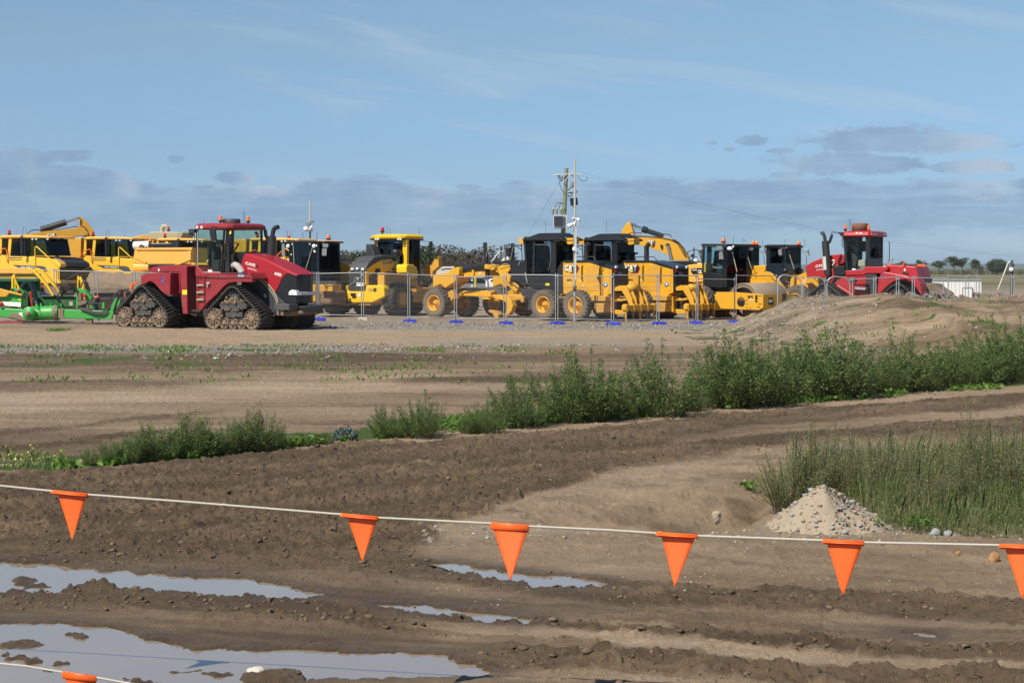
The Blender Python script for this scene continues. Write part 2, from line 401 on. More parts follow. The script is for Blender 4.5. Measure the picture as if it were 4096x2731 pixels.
# ---------------------------------------------------------------- ground
def hsh(ix, iy, s):
    n = (ix.astype(np.int64)*374761393+iy.astype(np.int64)*668265263+s*1442695041) & 0xffffffff
    n = ((n ^ (n >> 13))*1274126177) & 0xffffffff
    return ((n ^ (n >> 16)) & 0xffff)/65535.0
def vn(x, y, s=0):
    ix, iy = np.floor(x), np.floor(y); fx, fy = x-ix, y-iy
    fx = fx*fx*(3-2*fx); fy = fy*fy*(3-2*fy)
    a, b, c, d = hsh(ix, iy, s), hsh(ix+1, iy, s), hsh(ix, iy+1, s), hsh(ix+1, iy+1, s)
    return (a*(1-fx)+b*fx)*(1-fy)+(c*(1-fx)+d*fx)*fy
def fbm(x, y, o=4, s=0, g=.5):
    t = 0; a = 1.; n = 0
    for i in range(o):
        t = t+a*vn(x*2**i+17*i, y*2**i-9*i, s+i); n += a; a *= g
    return t/n
def sstep(v, a, b):
    t = np.clip((v-a)/(b-a), 0, 1); return t*t*(3-2*t)
def poly_sd(px, py, P):
    """signed distance, negative inside, in photo pixels with rows stretched 3x"""
    K = 3.0; P = [(a, b*K) for a, b in P]; y = py*K
    d = np.full(px.shape, 1e9); ins = np.zeros(px.shape, bool)
    for i in range(len(P)):
        (x0, y0), (x1, y1) = P[i], P[(i+1) % len(P)]
        ex, ey = x1-x0, y1-y0; L = ex*ex+ey*ey+1e-9
        t = np.clip(((px-x0)*ex+(y-y0)*ey)/L, 0, 1)
        d = np.minimum(d, np.hypot(px-x0-t*ex, y-y0-t*ey))
        c = ((y0 > y) != (y1 > y)) & (px < ex*(y-y0)/(ey+1e-12)+x0); ins ^= c
    return np.where(ins, -d, d)
FS = 4096/2352.
def full(*p): return [(a*FS, b*FS) for a, b in p]
PUD = [full((-500, 1280), (0, 1288), (60, 1291), (120, 1290), (200, 1303), (300, 1309), (400, 1315), (480, 1322), (560, 1326), (640, 1340), (730, 1360), (690, 1373), (600, 1370), (500, 1364), (420, 1358), (330, 1352), (240, 1345), (100, 1352), (0, 1353), (-500, 1350)),
       full((985, 1291), (1050, 1292), (1130, 1303), (1200, 1312), (1300, 1321), (1400, 1335), (1380, 1345), (1280, 1345), (1210, 1338), (1150, 1325), (1060, 1308)),
       full((870, 1384), (960, 1388), (1050, 1395), (1160, 1405), (1245, 1417), (1200, 1427), (1120, 1420), (1030, 1408), (950, 1398)),
       full((-500, 1410), (0, 1426), (150, 1428), (270, 1438), (300, 1446), (380, 1466), (430, 1482), (520, 1487), (640, 1487), (760, 1491), (920, 1494), (1020, 1500), (1060, 1516), (1125, 1541), (1000, 1543), (850, 1548), (730, 1546), (640, 1562), (560, 1600), (-500, 1600)),
       [(3610, 2521), (3680, 2518), (3730, 2525), (3690, 2530)]]
ISL = [full((160, 1348), (230, 1345), (260, 1358), (180, 1360)), full((20, 1326), (60, 1322), (100, 1336), (150, 1342), (60, 1345)), full((0, 1468), (60, 1466), (110, 1474), (60, 1480), (0, 1478)),
       full((150, 1450), (190, 1446), (200, 1458), (160, 1460)), full((35, 1506), (75, 1498), (105, 1512), (60, 1516)), full((120, 1510), (150, 1506), (160, 1516), (130, 1518)), full((100, 1530), (160, 1538), (230, 1548), (140, 1545)),
       full((260, 1545), (330, 1548), (400, 1565), (300, 1556)), full((470, 1536), (500, 1530), (525, 1540), (490, 1545)), full((550, 1540), (640, 1530), (720, 1548), (640, 1568), (560, 1562)), full((395, 1532), (450, 1528), (455, 1534), (405, 1536)), full((0, 1492), (20, 1488), (32, 1505), (0, 1512))]
WL = -.022     # water level
WEED = [(-1500, 1980), (0, 1905), (250, 1878), (750, 1840), (1000, 1812), (1350, 1772), (1700, 1738), (2050, 1712), (2600, 1668), (3000, 1632), (3500, 1590), (4096, 1545), (5600, 1450)]
def weedline(x): return np.interp(x, [p[0] for p in WEED], [p[1] for p in WEED])
TAN1 = [(1960, 2075), (2080, 2000), (2250, 1955), (2450, 1915), (2800, 1860), (3060, 1800), (3150, 1810), (3200, 1900), (3150, 2000), (3060, 2100), (2700, 2150), (2100, 2120)]
DARKW = [(-1500, 1930), (0, 1900), (700, 1850), (1500, 1775), (2300, 1730), (2700, 1700), (2700, 1770), (2350, 1900), (2080, 1990), (1950, 2060), (1700, 2110), (1780, 2230), (1500, 2300), (1000, 2240), (600, 2240), (0, 2240), (-1500, 2240)]
HOLL = [(2150, 2040), (2500, 1990), (2900, 1960), (3120, 1900), (3130, 2050), (2960, 2120), (2700, 2150), (2300, 2110)]
def surf(X, Y, near=True):
    """height and painted masks of the ground at world points"""
    x, y = topx(X, Y, 0*X)
    n1 = fbm(X*.8, Y*.8, 4, 3); n2 = fbm(X*3.1, Y*3.1, 4, 9); wob = (n1-.5)*2
    xw = x+(fbm(X*1.2, Y*.7, 4, 31)-.5)*260; yw = y+(fbm(X*1.3, Y*.6, 4, 41)-.5)*46*np.clip((y-1300)/700, .15, 1.6)
    tone = np.full(x.shape, .55); rough = np.full(x.shape, .25); grav = np.zeros(x.shape); gras = np.zeros(x.shape); wet = np.zeros(x.shape)
    # yard behind and under the fence: grey gravel
    yard = sstep(y, 1312, 1296); grav = np.maximum(grav, yard*.28); tone = tone*(1-yard)+.66*yard
    # haul road
    r = sstep(yw, 1308, 1318)*sstep(yw, 1392, 1378); tone = np.where(r > 0, tone*(1-r)+r*(.80+.2*(n1-.5)), tone); rough = rough*(1-r)+.06*r
    # broken stone beside it
    gs = sstep(y, 1383+np.clip((x-1500)*-.0, -9, 9), 1390)*sstep(y, 1418, 1404)*sstep(x, 1750, 1350)*(.35+.9*fbm(X*.6, Y*1.2, 3, 5))
    gs2 = sstep(y, 1350, 1358)*sstep(y, 1392, 1378)*sstep(x, 1500, 1900)*sstep(x, 2900, 2500)*.4
    gs3 = sstep(y, 1296, 1300)*sstep(y, 1330, 1312)*.75*sstep(x, 1200, 1300)
    grav = np.clip(np.maximum(np.maximum(grav, gs), np.maximum(gs2, gs3)), 0, 1)
    gz = sstep(y, 1392, 1400)*sstep(y, 1425, 1412)*sstep(x, 400, 1000)*sstep(x, 2000, 1500)*sstep(fbm(X*.5, Y*.9, 4, 77), .5, .62)
    gras = np.maximum(gras, gz)
    gz = sstep(y, 1405, 1440)*sstep(y, 1520, 1470)*sstep(x, 1500, 600)*sstep(fbm(X*.7, Y*.5, 4, 78), .56, .7)*.5
    gras = np.maximum(gras, gz)
    # middle field: wandering bands
    f = sstep(yw, 1408, 1425); t2 = fbm(X*.045, Y*.34, 4, 12, .6); t3 = fbm(X*.10+3, Y*.95, 4, 15, .6)
    band = .58*t2+.42*t3
    fld = .30+.42*sstep(band, .36, .64)
    dk = sstep(y, 1400, 1425)*sstep(y+.0*x, 1500, 1450)*sstep(x, 2500, 1400)*.45
    dk = dk+.35*sstep(np.abs(y-(1405+ (x-2300)*.0)), 26, 6)*sstep(x, 2300, 2450)*sstep(x, 2900, 2700)
    dk = dk+.6*sstep(np.abs(yw-1545), 26, 8)*sstep(x, 900, 650)+.5*sstep(np.abs(yw-(1735-.10*x)), 14, 4)*sstep(x, 1100, 700)+.5*sstep(np.abs(yw-(1800-.10*x)), 16, 4)*sstep(x, 900, 500)
    dk = dk+.55*sstep(np.abs(yw-1515+.03*(x-2000)), 22, 8)*sstep(x, 1500, 1700)*sstep(x, 2500, 2200)
    lt = .5*sstep(np.abs(yw-(1610-.05*x)), 60, 20)*sstep(x, 2100, 1500)
    fld = np.clip(fld-dk*.62+lt*.45, 0, 1); tone = tone*(1-f)+fld*f; rough = rough*(1-f)+f*(.45-.35*fld+.35*dk)
    rough = np.clip(rough, .05, 1)
    # works road in front of the weeds
    wl = weedline(x); d = yw-wl; s = np.clip((y-wl+10)/20, 0, 1)
    k = np.interp(x, [0, 1000, 2050, 3000, 4096], [1.6, 1.5, 1.35, 1.0, 1.1])
    D = d/k
    rb = np.full(x.shape, .78)
    A = sstep(D, 22, 34)*sstep(D, 82, 66); W = sstep(D, 64, 76)*sstep(D, 120, 96)*sstep(x, 4000, 2800); B = sstep(D, 104, 122)*sstep(D, 185, 160)
    rb = rb-.62*A-.62*B-.42*W*(1-B); rr = .08+.85*A+.85*B
    L = sstep(poly_sd(xw, yw, DARKW), 26, -26); rb = rb*(1-L)+.14*L; rr = rr*(1-L)+1.0*L
    T = sstep(poly_sd(xw, yw, TAN1), 20, -30); rb = rb*(1-T)+.80*T-.35*T*sstep(n2, .52, .7)*.6; rr = rr*(1-T)+.13*T
    sx_ = x+(fbm(X*2, Y*2, 3, 611)-.5)*60; st = fbm(sx_/520., d/13., 4, 600, .6)-.5; rb = rb+st*.75*np.clip(.35+L+A+B, 0, 1); rr = np.clip(rr*(1+st*1.5), .03, 1.1)
    # lower plain
    lp = sstep(yw, 2150, 2190)*sstep(x, 1500, 1800); rb = rb*(1-lp)+lp*(.62+.3*(n1-.5)); rr = rr*(1-lp)+lp*.22
    lpl = sstep(yw, 2215, 2250)*sstep(x, 1900, 1500); rb = rb*(1-lpl)+.26*lpl; rr = rr*(1-lpl)+lpl*.35
    # churned wheel ridges of the lower road, running down to the right
    def ridge(pts, wd, a, ro, t):
        nonlocal rb, rr
        yy = np.interp(x, [p[0] for p in pts], [p[1] for p in pts]); q = sstep(np.abs(yw-yy), wd, wd*.45)*a*(sstep(x, pts[0][0]-50, pts[0][0]+400) if pts[0][0] > 0 else 1)
        rb = rb*(1-q)+t*q; rr = rr*(1-q)+ro*q
    ridge([(-800, 2420), (300, 2370), (900, 2400), (1500, 2470), (2000, 2500), (2600, 2560), (4300, 2640)], 62, .95, .9, .12)
    ridge([(-800, 2200), (800, 2200), (1400, 2250), (1900, 2310), (2500, 2375), (3200, 2400), (4300, 2470)], 60, .95, .85, .12)
    ridge([(1300, 2400), (2300, 2440), (3000, 2500), (4300, 2560)], 38, .7, .35, .20)
    ridge([(-800, 2430), (500, 2470), (900, 2500), (1700, 2560), (2600, 2600), (4300, 2660)], 26, .8, .12, .30)
    ridge([(1500, 2480), (2300, 2540), (3000, 2600), (4300, 2700)], 34, .95, .12, .86)
    ridge([(1700, 2600), (2300, 2640), (3200, 2690), (4300, 2760)], 55, .9, .8, .16)
    ridge([(1400, 2740), (4300, 2840)], 60, .8, .2, .38)
    tone = tone*(1-s)+rb*s; rough = rough*(1-s)+rr*s
    gl = sstep(y, 2112, 2130)*sstep(y, 2185, 2160)*sstep(x, 1700, 2100)*sstep(x, 4300, 3900)*.16; grav = np.maximum(grav*(1-s), gl*s)
    gp = sstep(poly_sd(x, y, [(1650, 2100), (2050, 2110), (2050, 2200), (1700, 2190)]), 60, -60)*.10; grav = np.maximum(grav, gp)
    # green under the weeds
    gu = sstep(d, 4, -14)*sstep(d, -75, -30)*sstep(n2, .38, .6); gras = np.maximum(gras, gu)
    # heights
    h = (n1-.5)*.05*np.clip(Y/25, .4, 2)
    hp = np.zeros(x.shape)
    far = np.exp(-np.clip(Y-30, 0, 400)/60)
    wx = X+.10*fbm(X*7, Y*7, 2, 22); c1 = fbm(wx*3.7, Y*5.0, 4, 21, .52); c2 = fbm(wx*13, Y*16, 3, 25, .55); c0 = fbm(X*2.4, Y*2.4, 3, 29)
    c3 = 1-np.abs(2*fbm(wx*5.5, Y*8, 3, 27)-1)
    clod = np.clip(c1-.45, 0, 1)*.085+np.clip(c2-.45, 0, 1)*.125+(c0-.5)*.035+np.clip(c3-.78, 0, 1)*.12
    h = h+rough*clod*1.0+(1-rough)*((fbm(X*9, Y*9, 3, 60)-.5)*.016+np.clip(fbm(X*16, Y*13, 3, 65)-.58, 0, 1)*.10)
    h = h+rough*.015
    # cut edge of the works road below the weeds, hollow beyond the stone heap
    hol = sstep(poly_sd(x, y, HOLL), 120, -160); h = h-.30*hol
    led = sstep(y, 2085, 2150)*sstep(y, 2300, 2200)*sstep(x, 1700, 2300); h = h+.05*led
    tone = tone-.25*hol*sstep(x, 2300, 2800)
    st2 = fbm(sx_/600., (y-.075*x)/15., 4, 620, .6)-.5; lw = sstep(y, 2180, 2260); tone = tone+st2*.45*lw; rough = np.clip(rough*(1+st2*1.2*lw), .03, 1.1); h = h+st2*.05*lw*sstep(rough, .1, .4)+st*.06*s*(1-lw)*sstep(rough, .2, .6)
    # wheel ruts with lug prints
    ph = fbm(X*.7, Y*.7, 2, 91)*3
    lug = (np.sin((X*.9+Y*.35+ph*.2)*2*np.pi/.42) > .15)*1.0
    band_l = sstep(np.abs(yw-np.interp(x, [1600, 2300, 3200, 4300], [2590, 2640, 2690, 2770])), 60, 30)*sstep(x, 1500, 1900)
    h = h+band_l*lug*.035*sstep(c0, .3, .55)
    tm = sstep(poly_sd(x, y, TAN1), 60, -60); h = h+tm*.012*np.sin((X*.35-Y*.25+ph*.12)*2*np.pi/.16)
    # puddle beds
    near_ = (y > 2150)
    if near_.any():
        QA = np.zeros(x.shape); QB = np.zeros(x.shape); BED = np.zeros(x.shape)
        for i, P in enumerate(PUD):
            sd_ = poly_sd(x+(fbm(X*5, Y*5, 5, 50+i, .65)-.5)*120, y+(fbm(X*7, Y*6, 5, 70+i, .65)-.5)*26, P)+(c2-.5)*40
            QB = np.maximum(QB, sstep(sd_, 420, 110)); q = sstep(sd_, 26, -14); QA = np.maximum(QA, q); BED = np.maximum(BED, q*sstep(sd_, -150, -10)); wet = np.maximum(wet, sstep(sd_, 130, 0)); 
            
        h = h*(1-QB)+QB*(WL+.012+clod*rough*.55); h = h*(1-QA)+QA*(WL-.028+(c1-.5)*.06*BED)
        for P in ISL:
            q = sstep(poly_sd(x+(fbm(X*9, Y*9, 4, 80)-.5)*110, y+(fbm(X*9, Y*9, 4, 81)-.5)*14, P), 30, -16); h = h+q*(.026+.06*np.clip(c1-.35, 0, 1)+.05*(c2-.4))
        tone = tone*(1-wet*.65)
    far2 = sstep(Y, 130, 260)
    gras = np.maximum(gras*(1-far2), far2*.0); tone = tone*(1-far2)+far2*.5
    return h, np.clip(tone, 0, 1), np.clip(grav, 0, 1), np.clip(gras, 0, 1), np.clip(wet, 0, 1), np.clip(rough, 0, 1)
def grid_obj(name, X, Y, Z, attr, mat):
    r, c = X.shape; me = bpy.data.meshes.new(name); n = r*c
    me.vertices.add(n); me.vertices.foreach_set('co', np.stack([X, Y, Z], -1).astype(np.float32).ravel())
    i = np.arange(n).reshape(r, c); q = np.stack([i[:-1, :-1], i[:-1, 1:], i[1:, 1:], i[1:, :-1]], -1).reshape(-1, 4)
    me.loops.add(q.size); me.loops.foreach_set('vertex_index', q.ravel().astype(np.int32))
    me.polygons.add(len(q)); me.polygons.foreach_set('loop_start', np.arange(0, q.size, 4, dtype=np.int32))
    me.polygons.foreach_set('use_smooth', np.ones(len(q), bool)); me.update(calc_edges=True)
    a = me.color_attributes.new('soil', 'FLOAT_COLOR', 'POINT'); a.data.foreach_set('color', np.stack(attr, -1).astype(np.float32).ravel())
    me.materials.append(mat); o = bpy.data.objects.new(name, me); col.objects.link(o); return o
def soil_mat(name, far=True):
    m, nt, b = newmat(name); co = objco(nt)
    a = N(nt, 'ShaderNodeAttribute', attribute_name='soil'); s = N(nt, 'ShaderNodeSeparateColor'); nt.links.new(a.outputs['Color'], s.inputs[0])
    T, G, R = s.outputs; W = a.outputs['Alpha']
    mp = N(nt, 'ShaderNodeMapping'); mp.inputs['Scale'].default_value = (.35, 1.0, 1); nt.links.new(co, mp.inputs[0]); st = mp.outputs[0]
    n1 = noise(nt, 1.6, 6, .65, st); n2 = noise(nt, 7, 7, .75, co); n3 = noise(nt, 38, 5, .75, co)
    t = math_(nt, 'ADD', T, math_(nt, 'MULTIPLY_ADD', n1, .8, -.40)); t = math_(nt, 'ADD', t, math_(nt, 'MULTIPLY_ADD', n2, .62, -.31)); t = math_(nt, 'ADD', t, math_(nt, 'MULTIPLY_ADD', n3, .30, -.15))
    base = ramp(nt, t, [(0.0, SOIL[0]), (.28, SOIL[1]), (.55, SOIL[2]), (.85, SOIL[3]), (1.0, SOIL[4])])
    base = mix(nt, math_(nt, 'MULTIPLY', ramp(nt, noise(nt, 3.3, 5, .6, co), [(.62, 0.0), (.75, 1.0)]), .3), base, (.26, .14, .07))
    # stone: voronoi chips
    v = N(nt, 'ShaderNodeTexVoronoi'); v.inputs['Scale'].default_value = 26; nt.links.new(co, v.inputs['Vector'])
    sc_ = N(nt, 'ShaderNodeSeparateColor'); nt.links.new(v.outputs['Color'], sc_.inputs[0])
    stone = ramp(nt, sc_.outputs[0], [(0.0, (.15, .135, .115)), (.4, (.25, .235, .205)), (.75, (.35, .34, .315)), (1.0, (.48, .45, .39))])
    gm = math_(nt, 'MULTIPLY', ramp(nt, math_(nt, 'ADD', G, math_(nt, 'MULTIPLY_ADD', sc_.outputs[1], .8, -.55)), [(.15, 0.0), (.35, 1.0)]), math_(nt, 'GREATER_THAN', G, .03))
    base = mix(nt, gm, base, stone)
    gcol = ramp(nt, n2, [(.3, (.035, .065, .012)), (.7, (.10, .16, .03))])
    rm = math_(nt, 'MULTIPLY', ramp(nt, math_(nt, 'ADD', R, math_(nt, 'MULTIPLY_ADD', n3, 1.2, -.8)), [(.0, 0.0), (.3, 1.0)]), math_(nt, 'GREATER_THAN', R, .04))
    base = mix(nt, rm, base, gcol)
    # distant paddock
    sp2 = N(nt, 'ShaderNodeSeparateXYZ'); nt.links.new(co, sp2.inputs[0])
    f = N(nt, 'ShaderNodeMapRange'); nt.links.new(sp2.outputs[1], f.inputs[0]); f.inputs[1].default_value = 150; f.inputs[2].default_value = 260
    mp2 = N(nt, 'ShaderNodeMapping'); mp2.inputs['Scale'].default_value = (.004, .02, 1); nt.links.new(co, mp2.inputs[0])
    pad = ramp(nt, noise(nt, 1, 5, .6, mp2.outputs[0]), [(.35, (.06, .075, .03)), (.5, (.17, .145, .07)), (.65, (.22, .19, .10))])
    base = mix(nt, f.outputs[0], base, pad)
    nt.links.new(base, b.inputs['Base Color'])
    dark = math_(nt, 'SUBTRACT', .92, math_(nt, 'MULTIPLY', W, .45)); nt.links.new(math_(nt, 'SUBTRACT', dark, math_(nt, 'MULTIPLY', math_(nt, 'SUBTRACT', 1.0, t), .12)), b.inputs['Roughness'])
    b.inputs['Specular IOR Level'].default_value = .35
    bp = N(nt, 'ShaderNodeBump'); bp.inputs['Strength'].default_value = .9; bp.inputs['Distance'].default_value = .035
    nt.links.new(math_(nt, 'ADD', math_(nt, 'ADD', n3, noise(nt, 110, 3, .7, co)), math_(nt, 'MULTIPLY', n2, .5)), bp.inputs['Height']); nt.links.new(bp.outputs[0], b.inputs['Normal'])
    return m
SOILM = soil_mat('soil')
cols = np.concatenate([np.arange(-4400, -260, 60.), np.arange(-200, 4300, 4.6), np.arange(4360, 8600, 60.)])
rows = np.concatenate([np.array([1075.25, 1075.6, 1076.2, 1077, 1078, 1080, 1083]), np.arange(1087, 1400, 4.), np.arange(1400, 1620, 3.5), np.arange(1620, 1800, 2.4), np.arange(1800, 2260, 1.7), np.arange(2260, 2780, 3.0), np.arange(2800, 5000, 60.)])
gx, gy = np.meshgrid(cols, rows)
dx = (gx-CX)/F; b_ = -(gy-CY)/F; dy = CP+b_*SP; dz = -SP+b_*CP
tt = -H/np.minimum(dz, -3e-5); X, Y = dx*tt, dy*tt
h, *m = surf(X, Y)
h = h*np.clip((260-Y)/120, 0, 1)
ground = grid_obj('ground', X[::-1], Y[::-1], h[::-1], [m[0][::-1], m[1][::-1], m[2][::-1], m[3][::-1]], SOILM); tag(ground, 'churned brown dirt of the works yard', kind='structure')
# height lookup for things standing on the ground
def gz(x, y):
    a = np.array([x*1.]); b = np.array([y*1.]); return float(surf(a, b)[0][0])
# ---------------------------------------------------------------- water
m, nt, b = newmat('puddle_water'); b.inputs['Base Color'].default_value = (.26, .22, .18, 1); b.inputs['Roughness'].default_value = .03; b.inputs['IOR'].default_value = 1.45
b.inputs['Specular IOR Level'].default_value = .9
bp = N(nt, 'ShaderNodeBump'); bp.inputs['Strength'].default_value = .03; bp.inputs['Distance'].default_value = .01
nt.links.new(noise(nt, 6, 3, .5, objco(nt)), bp.inputs['Height']); nt.links.new(bp.outputs[0], b.inputs['Normal'])
WLAB = ['long shallow puddle at the left edge, the farther of the two', 'small puddle under the third orange flag', 'thin sliver of water right of the long puddle', 'large muddy puddle with clod islands at lower left', 'tiny puddle in a wheel rut at lower right']
for i, P in enumerate(PUD):
    c = (sum(p[0] for p in P)/len(P), sum(p[1] for p in P)/len(P))
    vs = []
    for p in P:
        q = (p[0]+(75 if p[0] > c[0] else -75), p[1]+(20 if p[1] > c[1]-(p[0]-c[0])*-.08 else -20)); g = gnd(*q); vs.append((g[0], g[1], WL))
    me = bpy.data.meshes.new('puddle_water'); me.from_pydata(vs, [], [tuple(range(len(vs)))]); me.materials.append(m)
    o = bpy.data.objects.new('puddle_water', me); col.objects.link(o); tag(o, WLAB[i], kind='structure')
# ---------------------------------------------------------------- dirt mound on the right
def mound_h(X, Y):
    x, y = topx(X, Y, 0*X)
    n = fbm(X*.25, Y*.25, 4, 101); n2 = fbm(X*1.6, Y*1.6, 5, 105)
    prof = np.interp(X, [6.6, 7.3, 8.3, 9.3, 10.2, 12, 12.9, 13.5, 15.4, 16.6, 20, 32, 45], [-.05, .25, .75, 1.20, 1.24, 1.32, 1.26, 1.14, 1.20, 1.28, 1.32, 1.35, 1.0])
    back = sstep(Y, 67, 61)
    frt = np.interp(Y, [37, 43, 48, 52, 56, 60], [-.15, .10, .36, .62, .88, 1.0])
    frt = np.where(X < 12, np.interp(Y+(12-X)*-1.0, [44, 48, 52, 55, 58], [-.1, .2, .5, .8, 1.0]), frt)
    return prof*frt*back+.04+(n-.5)*.12*frt+(n2-.5)*.24-.12*(1-np.clip(frt*back*3, 0, 1))
mx, my = np.meshgrid(np.arange(5.6, 46, .12), np.arange(36, 68, .15)); mz = mound_h(mx, my)
nn = fbm(mx*.5, my*.8, 4, 110)
tone_m = np.clip(.60+(nn-.5)*.9-.25*sstep(fbm(mx*.4, my*1.4, 3, 111), .55, .65), .15, 1); grv = sstep(mx-(my-50)*.1, 11.0, 8.5)*.16+.02+.10*sstep(my, 57, 60)
grm = sstep(fbm(mx*1.1, my*1.1, 4, 120), .62, .72)*.6*sstep(mx, 18, 12)
mound = grid_obj('dirt_mound', mx, my, mz, [tone_m, np.clip(grv, 0, 1), grm, 0*grm], SOILM); tag(mound, 'long bank of dumped brown soil at the right', kind='structure')
# ---------------------------------------------------------------- red articulated tractor on four rubber tracks
def track_unit(R, cu, v0, sgn=-1, w=.76, far=False):
    """triangular track as a part: cu = centre along u, v0 = outer face; sub-parts wheels and belt"""
    e = empty('track_unit', (cu, v0, 0)); e.parent = R.e
    if 'tk' in WH:
        for a in WH['tk']:
            o = a.copy(); col.objects.link(o); o.parent = e
            if o.name.startswith('idler_wheel'): pass
        return e
    parts = []
    loop = []  # belt centreline: top drive wheel, then idlers
    def arc(cx, cz, r, a0, a1, n): return [(cx+r*math.cos(math.radians(a0+(a1-a0)*i/n)), cz+r*math.sin(math.radians(a0+(a1-a0)*i/n))) for i in range(n+1)]
    loop = arc(.0, 1.19, .36, 128, 52, 8)+arc(.93, .405, .385, 50, -90, 12)+arc(-.93, .405, .385, -90, -230, 12)
    # resample
    P = loop+[loop[0]]; L = [0]
    for i in range(1, len(P)): L.append(L[-1]+math.dist(P[i], P[i-1]))
    n = 156; S = []
    for k in range(n):
        d = L[-1]*k/n; i = max(j for j in range(len(L)-1) if L[j] <= d); t = (d-L[i])/(L[i+1]-L[i]+1e-9)
        S.append((P[i][0]+(P[i+1][0]-P[i][0])*t, P[i][1]+(P[i+1][1]-P[i][1])*t))
    m = MB(); vs = []; fs = []
    nor = []
    for k in range(n):
        a, b = S[k-1], S[(k+1) % n]; tx, tz = b[0]-a[0], b[1]-a[1]; l = math.hypot(tx, tz); nor.append((-tz/l, tx/l, tx/l, tz/l))
    o_, i_ = .012, -.03
    for k in range(n):
        x, z = S[k]; nx, nz = nor[k][:2]
        for q, v in ((o_, 0), (o_, w), (i_, w), (i_, 0)): vs.append((x+nx*q, v, z+nz*q))
    for k in range(n):
        k2 = (k+1) % n
        for j in range(4): fs.append((k*4+j, k*4+(j+1) % 4, k2*4+(j+1) % 4, k2*4+j))
    m.add(vs, fs, True)
    for k in range(0, n, 3):
        for s in (0, 1):
            kk = (k+(1 if s else 0)) % n; x, z = S[kk]; nx, nz, tx, tz = nor[kk]
            va, vb = (0, w*.52) if s == 0 else (w, w*.48)
            def c(du, dn, v): return (x+tx*du+nx*dn, v, z+tz*du+nz*dn)
            sk = -.09
            m.ext([c(-.035, o_*.5, va), c(.035, o_*.5, va), c(.035+sk, o_*.5, vb), c(-.035+sk, o_*.5, vb)], [c(-.02, .062, va+(.01 if s == 0 else -.01)), c(.02, .062, va+(.01 if s == 0 else -.01)), c(.02+sk, .062, vb), c(-.02+sk, .062, vb)])
    parts.append(m.out('rubber_belt', 'rubber', e))
    for cx in (-.93, .93):
        m = MB(); c0 = (cx, .02, .405)
        m.lathe(c0, [(.36, .0), (.365, .02), (.365, .30), (.33, .30), (.33, .01), (.36, 0)], 'v', 32)
        m.lathe(c0, [(.33, .05), (.12, .09), (.12, .0), (.085, -.03), (0, -.03)], 'v', 24)
        for k in range(12):
            a = 2*math.pi*k/12; m.tube([(cx+.11*math.cos(a), .04, .405+.11*math.sin(a)), (cx+.33*math.cos(a), .05, .405+.33*math.sin(a))], .021, 5)
        random.seed(5)
        for k in range(18):
            a = random.uniform(0, 6.3); rr = random.uniform(.12, .31); m.ball((cx+rr*math.cos(a), .06, .405+rr*math.sin(a)), random.uniform(.02, .045), 7, jit=.3)
        parts.append(m.out('idler_wheel', 'mud_metal', e))
    for cx in (-.42, 0, .42):
        m = MB(); m.lathe((cx, .04, .225), [(.20, 0), (.205, .02), (.205, .25), (.17, .25), (.17, .03), (.2, 0)], 'v', 24)
        m.lathe((cx, .04, .225), [(.17, .06), (.07, .05), (.07, -.01), (0, -.02)], 'v', 16)
        for k in range(6):
            a = 2*math.pi*k/6; m.tube([(cx+.06*math.cos(a), .06, .225+.06*math.sin(a)), (cx+.175*math.cos(a), .06, .225+.175*math.sin(a))], .018, 5)
        parts.append(m.out('mid_roller', 'mud_metal', e))
    m = MB(); m.lathe((0, .12, 1.14), [(.33, 0), (.34, .03), (.34, .4), (.22, .4), (.2, .08), (.12, .06), (0, .06)], 'v', 28)
    for k in range(14):
        a = 2*math.pi*k/14; m.tube([(.2*math.cos(a), .1, 1.14+.2*math.sin(a)), (.33*math.cos(a), .1, 1.14+.33*math.sin(a))], .02, 5)
    parts.append(m.out('drive_wheel', 'charcoal', e))
    m = MB(); m.ext([(a, .06, b) for a, b in [(-.62, .78), (.62, .76), (.66, .84), (.6, .96), (-.6, .98), (-.66, .9)]], [(a, .45, b) for a, b in [(-.62, .78), (.62, .76), (.66, .84), (.6, .96), (-.6, .98), (-.66, .9)]])
    m.ext([(a, .10, b) for a, b in [(-.42, .5), (.42, .47), (.4, .62), (.1, .72), (-.3, .72), (-.42, .66)]], [(a, .40, b) for a, b in [(-.42, .5), (.42, .47), (.4, .62), (.1, .72), (-.3, .72), (-.42, .66)]])
    m.ext([(a, .2, b) for a, b in [(-.9, .36), (.9, .36), (.9, .46), (-.9, .46)]], [(a, .5, b) for a, b in [(-.9, .36), (.9, .36), (.9, .46), (-.9, .46)]])
    m.ext([(a, .14, b) for a, b in [(-.2, .7), (.2, .7), (.28, 1.3), (-.28, 1.3)]], [(a, .42, b) for a, b in [(-.2, .7), (.2, .7), (.28, 1.3), (-.28, 1.3)]])
    parts.append(m.out('undercarriage_frame', 'frame_grey', e, .015))
    m = MB(); random.seed(11)
    for k in range(60):
        m.ball((random.gauss(.05, .22), random.uniform(.03, .2), .98+abs(random.gauss(0, .07))), random.uniform(.03, .075), 7, jit=.35)
    for k in range(34):
        m.ball((random.uniform(-.6, .6), random.uniform(.03, .1), random.choice([.97, .77, .72, .5])), random.uniform(.02, .05), 7, jit=.35)
    parts.append(m.out('caked_mud', 'caked_mud', e))
    WH['tk'] = parts
    return e
T = Rig('tracked_tractor', 'dusty dark red tracked tractor at left, hitched to the green scraper', 'tractor', Z2, 1380, 66.5, -34)
o0 = T.O
